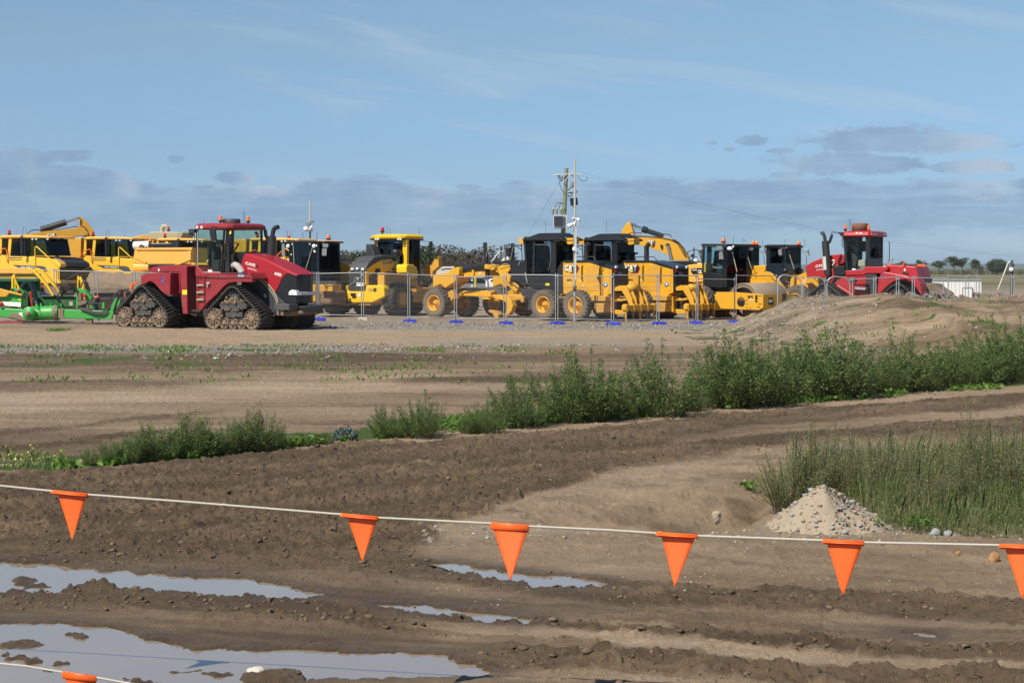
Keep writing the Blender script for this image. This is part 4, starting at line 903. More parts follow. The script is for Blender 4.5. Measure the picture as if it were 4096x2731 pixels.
TP.part('arm_cylinder', 'white_paint', [('t', [(358, 372, .9), (520, 366, .9)], .21, 12)])
TP.part('hydraulic_hose', 'hose_black', [('t', [(410, 390, .6), (425, 365, .6), (440, 372, .6), (450, 392, .6)], .03), ('t', [(425, 390, .6), (435, 362, .6), (455, 380, .6), (460, 392, .6)], .03)])
beacon(TP, 527, 338, .8, .2, .08)
for x in (430, 600, 860): wheel(TP, 'wheel', (TP.P(x, 700, .2)[0], .3, .55), .55, .4, .28, 'rubber_dusty', 'deep_yellow', 24, 'block', .1)
CM = Rig('drum_compactor', 'compactor drum thickly caked in dry mud, behind the wire fence left of the red tractor', 'roller', Z9, 900, 88, -4)
m = MB(); c = CM.P(920, 0, 0); r0 = 1.02; ul, ur_ = CM.P(290, 0, 0)[0], CM.P(1570, 0, 0)[0]; random.seed(3)
vs = []; nu, na = 110, 72
A = np.array([[2*math.pi*k/na for k in range(na)]]*nu); Ux = np.array([[ul+(ur_-ul)*i/(nu-1)]*na for i in range(nu)])
rr_ = r0+.16*(fbm(Ux*2.2+A*1.2, A*3.0, 4, 400)-.5)+.11*np.maximum(0, np.sin(A*14+Ux*4.0))*(fbm(Ux*4, A*5, 3, 410))-.05
rr_ *= 1-.10*np.clip((np.abs(Ux-(ul+ur_)/2)-(ur_-ul)*.47)/.1, 0, 1)
for i in range(nu):
    for k in range(na): vs.append((Ux[i, k], 1.1-rr_[i, k]*math.cos(A[i, k]), 1.0+rr_[i, k]*math.sin(A[i, k])))
fs = [(i*na+k, i*na+(k+1) % na, (i+1)*na+(k+1) % na, (i+1)*na+k) for i in range(nu-1) for k in range(na)]
m.add(vs, fs, True); m.add([vs[k] for k in range(na)], [tuple(range(na))]); m.add([vs[(nu-1)*na+k] for k in range(na)], [tuple(range(na))]); m.out('drum', 'caked_mud', CM.e)
CM.part('drum_frame', 'mud_metal', [('b', 480, 1070, 1480, 1190, -.25, .0), ('b', 230, 900, 300, 1250, -.2, 2.3), ('b', 1575, 900, 1640, 1250, -.2, 2.3)], bevel=.02)
CM.part('dark_bar', 'charcoal', [('b', 520, 1195, 1460, 1330, -.1, .1)])  # plain charcoal bar, dark fill below the drum frame
CM.part('rear_body', 'deep_yellow', [('b', 500, 760, 1400, 1300, 2.4, 4.8)], bevel=.05)
for x in (420, 1400): wheel(CM, 'wheel', (CM.P(x, 0, 0)[0], 4.0, .8), .8, .5, .35, 'rubber_dusty', 'deep_yellow', 20, 'chev', .2)
# ---------------------------------------------------------------- green scraper hitched to the tractor
G = Rig('pull_scraper', 'green pull-behind earth scraper with yellow arms and black bowl at the left edge', 'scraper', Z10, 1000, 72.5, -6)
def g(name, mat, items, bevel=0, par=None): return G.part(name, mat, items, par, bevel)
g('bowl', 'green_dark', [('p', [(-900, 440), (880, 440), (930, 465), (950, 500), (985, 1120), (-900, 1120)], 1.9, 2.0), ('p', [(-900, 440), (880, 440), (925, 470), (930, 520), (600, 530), (-900, 520)], 1.6, 1.9)], .02)
g('bowl', 'black_paint', [('p', [(-900, 700), (560, 720), (985, 900), (985, 1120), (-900, 1120)], 2.0, 3.6)], .02)
g('side_plate', 'green_paint', [('p', [(-900, 820), (0, 850), (200, 850), (230, 810), (525, 868), (525, 1135), (0, 1100), (-900, 1080)], .55, .65)], .015)
g('name_board', 'white_paint', [('p', [(45, 1005), (505, 1025), (502, 1132), (40, 1095)], .52, .55)], .004)
g('sticker', 'sticker_yellow', [('p', [(445, 935), (508, 940), (505, 980), (443, 972)], .535, .548)])
g('top_beam', 'cat_yellow', [('p', [(-900, 560), (0, 690), (525, 828), (525, 866), (225, 800), (150, 885), (90, 890), (-900, 860)], .40, .55)], .02)
g('lower_plate', 'green_paint', [('p', [(-900, 1120), (0, 1155), (560, 1185), (600, 1300), (700, 1460), (430, 1450), (0, 1370), (-900, 1340)], .50, .95)], .04)
g('worn_cone', 'mud_metal', [('p', [(190, 1330), (300, 1285), (440, 1280), (700, 1455), (560, 1458), (210, 1380)], .46, .5)], .02)
g('white_patch', 'white_paint', [('p', [(440, 1285), (540, 1255), (562, 1300), (580, 1400), (500, 1360)], .46, .5)], .005)
g('torque_tube', 'green_paint', [('L', (690, 1290, .35), [(0, 0), (.26, 0), (.27, .02), (.27, .10), (.25, .12)], 'v', 30), ('L', (690, 1290, .30), [(.0, 0), (.20, 0), (.205, .05)], 'v', 30)])
g('tube_cap', 'rust', [('L', (665, 1300, .25), [(0, 0), (.10, 0), (.10, .1)], 'v', 22)])
g('cross_tube', 'green_paint', [('t', [(780, 1290, .8), (1420, 1270, .8)], .285, 26)], 0)
g('tube_flange', 'mud_metal', [('t', [(1310, 1273, .8), (1390, 1271, .8)], .31, 26)], 0)
g('cutting_edge', 'red_dusty', [('p', [(-900, 1440), (0, 1478), (300, 1470), (570, 1500), (560, 1568), (0, 1560), (-900, 1540)], .5, .58)], .01)
g('back_beam', 'green_dark', [('b', 975, 870, 1900, 1135, 1.9, 2.1), ('b', 975, 862, 1900, 880, 1.8, 2.2)], .02)  # darker green puts the shade on this beam into its paint
up = [('p', [(270, 680), (278, 400), (325, 335), (350, 345), (375, 470), (480, 700), (425, 700), (380, 540), (372, 680), (345, 680), (345, 450), (320, 450), (312, 680)], 1.2, 1.3), ('p', [(1858, 690), (1862, 390), (1885, 385), (1925, 440), (1930, 390), (1965, 430), (2080, 760), (1985, 760), (1950, 640), (1935, 500), (1905, 460), (1890, 500), (1885, 680)], 1.3, 1.4)]
g('upright', 'bright_yellow', up, .012)
g('bracket', 'green_paint', [('p', [(240, 745), (285, 665), (480, 690), (575, 770), (575, 830), (420, 790)], 1.0, 1.35), ('p', [(720, 760), (800, 765), (825, 820), (790, 960), (760, 1030), (730, 1000)], 1.0, 1.1), ('p', [(845, 1070), (900, 1075), (1000, 1270), (980, 1360), (930, 1200), (840, 1150)], .5, .62), ('p', [(960, 1040), (1000, 1050), (1000, 1160), (965, 1150)], .9, 1.0), ('p', [(1210, 1035), (1240, 1060), (1245, 1160), (1215, 1150)], .9, 1.0), ('p', [(1450, 1035), (1480, 1050), (1490, 1140), (1465, 1140)], .9, 1.0),
    ('p', [(1860, 680), (2040, 720), (2200, 900), (2180, 1000), (1880, 760)], 1.1, 1.5)], .01)
for x, y, r in ((445, 745, .075), (780, 830, .085), (0, 1060, .10), (283, 700, .04), (2035, 850, .07)): g('pin_cap', 'red_cap', [('L', (x, y, .4 if x < 1 else .95), [(0, 0), (r, 0), (r, .08)], 'v', 16)])
g('hydraulic_cylinder', 'navy_black', [('t', [(625, 535, 1.3), (510, 700, 1.3)], .115, 12), ('t', [(735, 520, .9), (850, 850, .9)], .11, 12), ('t', [(840, 840, .9), (885, 960, .9)], .09, 12), ('t', [(2390, 920, 1.2), (2290, 1060, 1.2)], .09, 12), ('t', [(2290, 1000, 1.1), (2370, 1380, 1.1)], .09, 12)])
g('cylinder_rod', 'plate_blue', [('t', [(850, 930, .9), (890, 1060, .9)], .045, 10), ('t', [(2370, 1380, 1.1), (2390, 1450, 1.1)], .045, 10)])
g('end_cap', 'orange_rail', [('o', (2330, 900, 1.15), .1, 10, (1.2, 1, .7))])
g('red_strut', 'red_cap', [('t', [(722, 770, .8), (790, 1140, .8)], .045, 8)])
arm1 = [(660, 200), (760, 205), (850, 255), (1000, 420), (1150, 600), (1295, 830), (1290, 860), (1250, 860), (1130, 660), (970, 480), (830, 330), (740, 250), (650, 240)]
g('lift_arm', 'bright_yellow', [('p', arm1, 1.4, 1.55), ('p', [(x+175, y-5) for x, y in arm1[:-5]]+[(1360, 690), (1250, 600), (1120, 440), (1000, 300), (840, 235)], 2.4, 2.55)], .015)
g('top_deck', 'roof_amber', [('p', [(-900, 190), (650, 190), (760, 215), (790, 320), (-900, 320)], 2.5, 2.65), ('p', [(-900, 320), (-100, 330), (820, 330), (860, 430), (-900, 432)], 2.62, 3.4)], .01)
G.z(Z1)
g('tongue_beam', 'green_paint', [('p', [(700, 1250), (770, 1245), (780, 1262), (1345, 1278), (1320, 1378), (780, 1366), (705, 1362)], .55, .95)], .02)
g('tongue_plate', 'mud_metal', [('p', [(698, 1248), (770, 1250), (760, 1300), (775, 1364), (705, 1364)], .52, .56)], .01)
g('hitch_head', 'green_paint', [('p', [(1290, 1378), (1330, 1260), (1350, 1200), (1390, 1130), (1410, 1115), (1450, 1155), (1440, 1200), (1380, 1260), (1340, 1378)], .5, .6), ('p', [(1225, 1250), (1230, 1185), (1258, 1165), (1262, 1250)], .6, .7), ('p', [(1080, 1245), (1090, 1200), (1130, 1245)], .6, .7)], .01)
g('jack_stand', 'rust', [('p', [(1030, 1370), (1112, 1370), (1110, 1435), (1075, 1435), (1030, 1425)], .6, .75)], .01)
g('accumulator', 'brown_cylinder', [('t', [(973, 1060, 1.0), (973, 1150, 1.0)], .105, 14)])
g('valve_block', 'cream_trim', [('b', 835, 1165, 880, 1215, .9, 1.0), ('b', 895, 1060, 925, 1110, .9, 1.0)], .01)
g('mast', 'green_paint', [('b', 918, 1065, 938, 1250, .9, 1.0)], .01)
g('platform', 'mud_metal', [('p', [(930, 1160), (1045, 1165), (1040, 1185), (960, 1215), (930, 1210)], .7, 1.2)], .01)
random.seed(21); hs = []
for k in range(9):
    a = 730+random.uniform(0, 30); b = 850+random.uniform(0, 60); t = 930+random.uniform(0, 45); q = 1.0+random.uniform(-.2, .3)
    hs.append(('t', [(a, 1110, q), (a+8, t+40, q), (a+40, t, q), (b-30, t+5, q), (b, t+55, q), (b+random.uniform(0, 30), 1080, q)], .018, 6))
for k in range(5):
    y = 1030+k*9; hs.append(('t', [(690, y+70, 1.0), (720, y, 1.0), (850, y-10, 1.0), (930, y+5, 1.0)], .016, 6))
for k in range(4):
    y = 1260+k*9; hs.append(('t', [(970, y-25, .5), (1040, y-10, .45), (1120, y+25, .45), (1220, y+30, .45), (1300, y, .45), (1360, y-60, .6), (1400, 1080-k*8, .8), (1450, 1020+k*6, .8), (1530, 1030+k*5, .9), (1560, 1080, .9)], .022, 6))
hs.append(('t', [(1040, 1180, .8), (1250, 1195, .8), (1330, 1130, .8), (1400, 1070, .8), (1440, 1020, .8)], .02, 6)); hs.append(('t', [(1040, 1175, .8), (1270, 1190, .8), (1350, 1110, .8), (1480, 1010, .8)], .02, 6))
for k in range(3): hs.append(('t', [(980, 1000, 1.2), (985+k*8, 940-k*6, 1.2), (1020, 925-k*5, 1.2), (1060+k*6, 950, 1.2)], .018, 6))
for k in range(4): hs.append(('t', [(280+k*8, 1130, .8), (275+k*12, 1060, .8), (310, 1030+k*6, .8), (330, 1080, .8)], .014, 5))
g('hydraulic_hose', 'hose_black', hs)
g('hose_clip', 'orange_rail', [('t', [(1478, 1000, .7), (1485, 1030, .7)], .02), ('t', [(1503, 1060, .7), (1512, 1110, .7)], .028)])
g('scraper_wheel', 'rubber_dusty', [('L', (-500, 1200, .9), [(.3, 0), (.6, 0), (.66, .08), (.66, .5), (.3, .5)], 'v', 28)])
# ---------------------------------------------------------------- black-cabbed roller left of centre
B = Rig('road_roller', 'machine with a blue-black cab and two round lamps, right of the red tractor nose', 'roller', Z11, 1080, 86, -25)
def b_(name, mat, items, bevel=0, par=None): return B.part(name, mat, items, par, bevel)
uS = B.P(1640, 600, 0)[0]
zt, zb = B.P(1300, 375, 0)[2], B.P(1300, 1050, 0)[2]; L = 2.0
b_('cab_roof', 'navy_black', [('p', [(900, 372), (1060, 355), (1640, 352), (1660, 380), (1640, 395), (900, 392)], -.15, L+.1)], .03)
b_('cab_post', 'navy_black', [('t', [(1000, 390, 0), (1010, 1060, 0)], .05, 6), ('t', [(1078, 395, 0), (1105, 860, 0)], .035, 6), ('t', [(1640, 395, 0), (1640, 1060, 0)], .06, 6)])
b_('windscreen', 'dark_glass', [('p', [(1005, 392), (1640, 392), (1635, 1040), (1010, 1040)], .0, .012)])
m = MB(); m.box(uS-.05, uS, .0, L, zb-.55, zt); m.out('cab_side', 'navy_black', B.e, .02)
m = MB(); m.box(uS-.01, uS+.015, .15, .95, zb+.1, zt-.12); o = m.out('side_window', 'dark_glass', B.e); m = MB(); m.box(uS-.01, uS+.015, 1.05, 1.8, zb+.1, zt-.12); m.out('side_window', 'dark_glass', B.e)
b_('cab_back', 'navy_black', [('b', 990, 392, 1640, 1080, L-.06, L), ('b', 1000, 1045, 1640, 1250, -.02, L)], .02)
b_('seat', 'seat_fabric', [('b', 1250, 700, 1400, 1040, .8, 1.2)], .05)
b_('wiper', 'hose_black', [('t', [(1185, 460, -.03), (1185, 880, -.03)], .012, 4)])
b_('handrail', 'cream_trim', [('t', [(1505, 520, -.1), (1365, 980, -.1)], .018, 6), ('t', [(1082, 470, -.1), (1100, 860, -.1)], .018, 6)])
b_('headlight', 'lamp_silver', [('o', (x, 475, -.1), .105, 12, (1, .8, 1)) for x in (965, 1545)]); b_('headlight', 'lamp_lens', [('b', 1040, 395, 1075, 445, -.08, 0), ('b', 1430, 380, 1468, 440, -.08, 0), ('o', (1605, 465, 0), .07, 10)])
b_('mirror', 'grey_plastic', [('p', [(1725, 420), (1860, 420), (1868, 480), (1840, 505), (1735, 500)], .1, .14), ('p', [(1725, 530), (1830, 520), (1822, 690), (1720, 690)], .1, .14), ('t', [(1600, 375, .1), (1770, 378, .1), (1785, 420, .12), (1780, 590, .12)], .014, 5), ('p', [(825, 420), (880, 420), (900, 700), (820, 690)], .2, .26)], .01)
b_('window_sticker', 'sticker_white', [('b', 1530, 555, 1580, 610, -.01, -.004), ('b', 1015, 650, 1050, 672, -.01, -.004)])
beacon(B, 1870, 330, .8, .22, .1, 'amber_lens')
b_('antenna', 'hose_black', [('t', [(1105, 365, .5), (1085, 270, .5), (1030, 180, .5)], .008, 4), ('t', [(1615, 350, .5), (1612, 170, .5)], .008, 4), ('t', [(935, 360, .5), (955, 145, .5)], .008, 4), ('t', [(1010, 360, .5), (1010, 170, .5)], .006, 4)])
b_('handrail', 'orange_rail', [('t', [(700, 735, 1.5), (760, 640, 1.5), (820, 590, 1.5)], .035, 7), ('t', [(890, 550, .5), (925, 548, .5), (935, 580, .5), (932, 795, .5)], .022, 7)])
B.z(Z3)
b_('engine_hood', 'deep_yellow', [('p', [(975, 775), (1060, 775), (1130, 810), (1165, 860), (1160, 1010), (975, 1010)], 2.0, 3.6)], .04)
b_('exhaust_stack', 'exhaust_black', [('t', [(988, 800, 2.4), (988, 640, 2.4), (1008, 610, 2.4)], .08, 10)])
B.text('AT', ((985, 875), (1015, 877), 55), 1.985, 'sticker_white', bold=.02)
b_('drum_frame', 'deep_yellow', [('b', 805, 1040, 960, 1120, -1.9, -1.6), ('b', 805, 1040, 830, 1200, -1.6, .2), ('b', 690, 1040, 760, 1240, -1.9, -.1)], .02)
b_('drum_plate', 'rust', [('b', 700, 1115, 955, 1270, -1.6, -.3)], .1)
b_('frame_base', 'charcoal', [('b', 700, 1270, 1000, 1300, -1.2, 2.5), ('b', 700, 1000, 1000, 1280, 0, 3)], .02)
for v in (2.2,): wheel(B, 'wheel', (B.P(1010, 0, v)[0], v, .85), .85, .55, .36, 'rubber_dusty', 'deep_yellow', 18, 'chev', .2)
# ---------------------------------------------------------------- yellow wheel loader, tail towards the viewer
R = Rig('wheel_loader', 'bright yellow wheel loader with dark grey bonnet and tall yellow-framed cab', 'wheel loader', Z3, 1540, 84.5, -35)
def r(name, mat, items, bevel=0, par=None): return R.part(name, mat, items, par, bevel)
r('counterweight', 'bright_yellow', [('p', [(980, 1055), (1000, 1045), (1120, 1048), (1132, 1118), (1335, 1118), (1345, 1048), (1530, 1048), (1552, 1075), (1560, 1180), (1420, 1250), (1200, 1255), (1000, 1220), (978, 1150)], 0, 1.4)], .06)
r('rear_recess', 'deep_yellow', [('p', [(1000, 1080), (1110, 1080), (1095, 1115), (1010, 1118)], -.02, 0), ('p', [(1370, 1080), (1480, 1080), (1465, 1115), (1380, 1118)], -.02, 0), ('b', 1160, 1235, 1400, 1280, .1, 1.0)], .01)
r('tail_lamp', 'black_paint', [('b', 1000, 1078, 1022, 1115, -.04, 0), ('b', 1435, 1080, 1460, 1118, -.04, 0)], .01)
r('rear_grille', 'charcoal', [('p', [(1155, 880), (1175, 868), (1335, 885), (1345, 905), (1332, 1117), (1135, 1117)], .12, .3)], .03)
r('grille_bar', 'galvanised', [('t', [(1155, 1055, .1), (1320, 925, .1)], .022, 5), ('L', (1236, 990, .08), [(.10, 0), (.13, 0), (.13, .03), (.10, .03), (.10, 0)], 'v', 20)])
r('number_plate', 'sticker_white', [('b', 1237, 1018, 1326, 1058, .07, .09)]); R.text('XW·87 LX', ((1242, 1042), (1321, 1042), 20), .066, 'plate_blue', bold=0, name='plate_lettering')
r('tow_hitch', 'black_paint', [('b', 1165, 1140, 1215, 1175, -.12, 0)], .02); r('sticker', 'sticker_white', [('b', 1222, 1148, 1242, 1172, -.01, 0), ('b', 1258, 1145, 1282, 1175, -.01, 0)])
uh = R.P(1345, 900, .12)[0]; ul = R.P(1150, 900, .12)[0]
def qz(x, y, u=uh): return R.Q(x, y, u)
hp = [qz(x, y) for x, y in [(1348, 1048), (1345, 905), (1360, 860), (1420, 810), (1520, 758), (1640, 742), (1665, 770), (1735, 760), (1740, 885), (1580, 888), (1550, 1048)]]
m = MB(); m.ext(hp, [(uh-.12, p[1], p[2]) for p in hp]); HB = m.out('bonnet_side', 'bright_yellow', R.e, .03)
hole = [qz(x, y) for x, y in [(1395, 930), (1452, 905), (1455, 858), (1500, 850), (1512, 870), (1500, 1045), (1395, 1045)]]
m = MB(); m.ext([(uh+.012, p[1], p[2]) for p in hole], [(uh-.02, p[1], p[2]) for p in hole]); m.out('side_opening_shade', 'black_paint', HB, .01)  # no real hole: black plate stands in for its dark inside
m = MB(); m.tube([(uh+.03,)+qz(1520, 860)[1:], (uh+.03,)+qz(1530, 960)[1:], (uh+.03,)+qz(1510, 1048)[1:]], .035, 6); m.tube([(uh+.03,)+qz(1455, 972)[1:], (uh+.03,)+qz(1528, 965)[1:]], .02, 5); m.out('strut', 'bright_yellow', HB)
tp = [qz(x, y, uh) for x, y in [(1345, 905), (1345, 840), (1370, 790), (1440, 720), (1560, 695), (1700, 700), (1740, 720), (1740, 765), (1640, 742), (1520, 758), (1420, 810), (1360, 860)]]
m = MB(); m.ext([(uh+.01, p[1]+.02, p[2]) for p in tp], [(ul, p[1]+.02, p[2]) for p in tp]); m.out('bonnet_top', 'dark_grey', R.e, .06)
r('work_lamp', 'lamp_silver', [('b', 1170, 848, 1200, 872, .05, .15), ('b', 1290, 848, 1320, 872, .05, .15), ('b', 1230, 842, 1255, 868, .05, .15)], .01)
R.text('VOLVO', ((1553, 793), (1646, 786), 22), uh+.02, 'sticker_white', HB, 'u', .02, sgn=1)
pl = [qz(x, y) for x, y in [(1543, 770), (1650, 760), (1652, 792), (1550, 800)]]; m = MB(); m.ext([(uh+.012, p[1], p[2]) for p in pl], [(uh-.01, p[1], p[2]) for p in pl]); m.out('name_strip', 'charcoal', HB)
R.text('H021', ((1394, 1035), (1394.1, 1035), 1), 0, 'sticker_white', HB) if 0 else None
pl = [qz(x, y) for x, y in [(1378, 930), (1412, 950), (1418, 1045), (1380, 1045)]]; m = MB(); m.ext([(uh+.02, p[1], p[2]) for p in pl], [(uh-.01, p[1], p[2]) for p in pl]); m.out('side_badge', 'charcoal', HB)
r('exhaust_fin', 'charcoal', [('p', [(1348, 710), (1345, 570), (1395, 575), (1420, 620), (1450, 700), (1440, 720)], 1.2, 1.7)], .03)
q = qz(1690, 700); m = MB(); pr = R.Q(1700, 700, uh-.3); m.lathe((uh-.3, pr[1], pr[2]-.08), [(.0, .38), (.2, .36), (.25, .28), (.26, .1), (.2, .0), (.14, -.02), (.14, -.3)], 'z', 18); m.out('air_intake', 'black_paint', R.e)
m = MB(); m.tube([(uh+.05,)+R.Q(x, y, uh)[1:] for x, y in [(1702, 745), (1704, 820), (1690, 850), (1655, 865)]], .09, 10); m.out('intake_pipe', 'charcoal', R.e)
# cab: rear plane at vc, right-hand side plane at uc
vc = 3.0; uc = R.P(1800, 700, vc)[0]; u0 = R.P(1440, 700, vc)[0]; z1 = R.P(1600, 515, vc)[2]; z0 = R.P(1600, 900, vc)[2]; ve = R.Q(1965, 700, uc)[1]
m = MB(); c_ = [(u0, vc), (u0, ve), (uc, ve)]
r('cab_post', 'bright_yellow', [('p', [(1438, 515), (1482, 515), (1482, 690), (1450, 700)], vc, vc+.25), ('p', [(1770, 515), (1822, 515), (1820, 900), (1775, 900)], vc-.02, vc+.15)], .02)
for a, b in ((u0, ve), (uc, ve)): m.tube([(a, b, z0-.5), (a, b, z1)], .05, 6)
m.out('cab_post', 'black_paint', R.e)
r('rear_window', 'black_glass', [('b', 1482, 515, 1770, 745, vc+.04, vc+.06)])
m = MB(); m.box(uc-.02, uc, vc+.2, ve-.03, z0+.1, z1); m.out('side_window', 'dark_glass', R.e)
m = MB(); m.box(uc-.01, uc+.015, vc+.17, vc+.23, z0, z1); m.box(uc-.01, uc+.015, (vc+ve)/2, (vc+ve)/2+.05, z0, z1); m.out('door_frame', 'black_paint', R.e)
m = MB(); m.box(u0, uc-.05, ve, ve+.02, z0+.3, z1); m.out('windscreen', 'dark_glass', R.e); m = MB(); m.box(u0-.02, u0, vc+.2, ve, z0+.3, z1); m.out('side_window', 'dark_glass', R.e)
ringloft('cab_roof', 'bright_yellow', R.e, [rrect(u0-.1, uc+.12, vc-.25, ve+.3, z1+.02, .15), rrect(u0-.14, uc+.16, vc-.3, ve+.35, z1+.14, .18), rrect(u0, uc, vc-.1, ve+.2, z1+.24, .3)], .03)
m = MB(); m.box(u0-.08, uc+.1, vc-.22, ve+.25, z1-.04, z1+.02); m.out('roof_trim', 'black_paint', R.e)
m = MB(); m.ball(((u0+uc)/2+.25, (vc+ve)/2, z0+.95), .3, 12, (1, .7, 1.1)); m.box((u0+uc)/2, (u0+uc)/2+.5, (vc+ve)/2-.1, (vc+ve)/2+.2, z0, z0+.8); m.out('seat', 'seat_fabric', R.e, .03)
m = MB(); m.box(u0, uc, vc+.05, ve, z0-.9, z0); m.out('cab_floor', 'black_paint', R.e, .02)
r('work_lamp', 'lamp_lens', [('b', x, 503, x+20, 524, vc-.34, vc-.25) for x in (1449, 1475, 1709, 1736)], .008)
beacon(R, 1539, 435, vc+.1, .25, .09, 'red_lens', .35)
r('antenna', 'hose_black', [('t', [(1592, 480, vc+.4), (1594, 365, vc+.4)], .008, 4), ('t', [(1655, 490, vc), (1618, 392, vc)], .008, 4), ('t', [(1963, 480, vc+1.2), (1965, 375, vc+1.2)], .008, 4)])
# right rear fender, steps and tank on the side
fu = R.P(1570, 1100, 0)[0]+.25
def side(name, mat, pts, du=.5, bev=.04, u=fu):
    p = [R.Q(x, y, u) for x, y in pts]; m = MB(); m.ext(p, [(u-du, a[1], a[2]) for a in p]); return m.out(name, mat, R.e, bev)
side('rear_fender', 'bright_yellow', [(1815, 830), (1830, 805), (1900, 808), (1940, 840), (1952, 900), (1950, 960), (1880, 975), (1820, 900)], .6)
side('fender_step', 'galvanised', [(1580, 910), (1780, 915), (1800, 925), (1600, 930)], .5, .01)
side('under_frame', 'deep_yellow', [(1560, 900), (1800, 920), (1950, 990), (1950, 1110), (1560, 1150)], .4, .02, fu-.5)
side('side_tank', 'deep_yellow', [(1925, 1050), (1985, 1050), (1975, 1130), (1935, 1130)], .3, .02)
m = MB(); m.tube([R.Q(x, y, fu+.02) for x, y in [(1925, 960), (1930, 1000)]], .02, 6); m.tube([R.Q(x, y, fu+.02) for x, y in [(1965, 1020), (1985, 1005), (2005, 1020), (2003, 1060), (1988, 1118)]], .022, 6); m.out('handrail', 'orange_rail', R.e)
m = MB(); c1 = R.Q(1780, 1225, fu); m.box(-2.3, .4, c1[1]-.2, c1[1]+.2, .55, 1.1); m.box(-1.9, -.1, .3, 6.5, .6, 1.3); m.out('chassis', 'deep_yellow', R.e, .03)
wheel(R, 'wheel', (fu-.33, c1[1], .80), .80, .66, .36, 'rubber_black', 'deep_yellow', 22, 'chev', .3, math.pi/2)
wheel(R, 'wheel', (fu-2.15-.0, c1[1], .80), .80, .66, .36, 'rubber_black', 'deep_yellow', 22, 'chev', .3, math.pi/2)
for u in (fu-.33, fu-2.15): wheel(R, 'wheel', (u, c1[1]+3.3, .80), .80, .66, .36, 'rubber_dusty', 'deep_yellow', 22, 'chev', .3, math.pi/2)
R.z(Z4)
r('lift_arm', 'deep_yellow', [('p', [(340, 540), (425, 540), (480, 420), (515, 425), (520, 560), (440, 625), (430, 700), (330, 660)], 4.6, 4.9)], .02); r('mirror', 'black_paint', [('p', [(385, 235), (430, 215), (433, 330), (420, 350), (390, 330)], 4.2, 4.25), ('t', [(265, 215, 4.2), (410, 225, 4.2)], .015, 5)], .01)
r('side_window', 'dark_glass', [('b', 1, 1, 2, 2, 0, .01)]) if 0 else None
# ---------------------------------------------------------------- motor graders
GR_ = Rig('motor_grader', 'black-cabbed yellow grader nearest the middle, standing whole along the fence', 'grader', Z5, 695, 78.4, -38, group='black and yellow graders behind the fence')
def q(name, mat, items, bevel=0, par=None, lab=None): return GR_.part(name, mat, items, par, bevel, lab)
for x in (500, 880):
    u_ = GR_.P(x, 1112, 0)[0]
    for v in (.21, 2.3): wheel(GR_, 'wheel', (u_, v, .665), .665, .42, .335, 'rubber_dusty', 'cat_yellow', 24, 'block', .24)
GR_.z(Z4)
u_ = GR_.P(447, 1065, 0)[0]
for v in (.21, 2.3): wheel(GR_, 'wheel', (u_, v, .665), .665, .42, .335, 'rubber_dusty', 'cat_yellow', 24, 'block', .24)
q('front_axle', 'deep_yellow', [('b', 420, 1040, 520, 1110, .4, 2.2), ('p', [(640, 900), (700, 870), (745, 990), (700, 1000), (690, 1080), (650, 1070)], .7, 1.0)], .02)
q('nose_box', 'cat_yellow', [('p', [(440, 668), (520, 655), (640, 640), (690, 590), (780, 560), (797, 600), (790, 660), (745, 755), (605, 850), (545, 795), (440, 842)], .75, 1.75)], .03)
q('main_beam', 'cat_yellow', [('p', [(780, 645), (900, 616), (1000, 602), (1300, 602), (1300, 685), (900, 692), (830, 735), (770, 785), (600, 850), (740, 750)], 1.08, 1.42)], .02)
q('beam_cover', 'black_paint', [('p', [(745, 560), (790, 530), (900, 570), (1130, 522), (1300, 490), (1480, 470), (1500, 600), (1200, 603), (900, 616), (815, 640), (795, 580)], 1.0, 1.5), ('p', [(1480, 470), (1640, 475), (1700, 560), (1710, 800), (1500, 740), (1470, 600)], .8, 1.75)], .03)
q('beam_marking', 'off_white', [('b', 1062, 632, 1092, 664, 1.06, 1.075)])
q('bracket', 'cat_yellow', [('p', [(960, 600), (992, 600), (990, 670), (975, 675), (968, 630)], 1.0, 1.08)], .005)
q('hydraulic_cylinder', 'black_paint', [('t', [(1145, 237, .8), (1175, 690, .8)], .10, 12), ('t', [(1515, 245, 1.9), (1512, 480, 1.9)], .09, 12)])
q('cylinder_rod', 'plate_blue', [('t', [(1175, 690, .8), (1192, 890, .8)], .035, 8)])
q('lift_arm', 'cat_yellow', [('p', [(1130, 545), (1145, 525), (1175, 540), (1280, 530), (1292, 570), (1240, 610), (1190, 595), (1135, 590)], .6, .9), ('p', [(1230, 600), (1300, 575), (1370, 540), (1475, 540), (1480, 600), (1440, 640), (1482, 700), (1470, 780), (1400, 700), (1345, 690), (1320, 640)], .7, 1.0), ('p', [(1460, 700), (1520, 760), (1550, 780), (1600, 830), (1560, 900), (1500, 860), (1440, 800)], .9, 1.3)], .02)
q('hydraulic_hose', 'cream_trim', [('t', [(1200, 590, .55), (1190, 545, .5), (1230, 520, .5), (1280, 535, .5), (1295, 580, .55)], .014, 5), ('t', [(1330, 560, .6), (1400, 520, .55), (1460, 530, .6)], .014, 5), ('t', [(1170, 240, .75), (1175, 330, .72), (1160, 430, .72)], .012, 5), ('t', [(1530, 250, 1.85), (1500, 400, 1.8), (1480, 480, 1.8)], .012, 5)])
q('hydraulic_hose', 'hose_black', [('t', [(800, 900, .9), (900, 860, .9), (1000, 850, .9)], .02), ('t', [(795, 930, .9), (850, 880, .9), (950, 870, .9), (1060, 850, .9)], .02), ('t', [(1520, 800, .9), (1600, 860, .9), (1700, 880, .9)], .03), ('t', [(560, 600, 1.2), (620, 590, 1.2), (720, 590, 1.2), (760, 545, 1.2)], .03)])
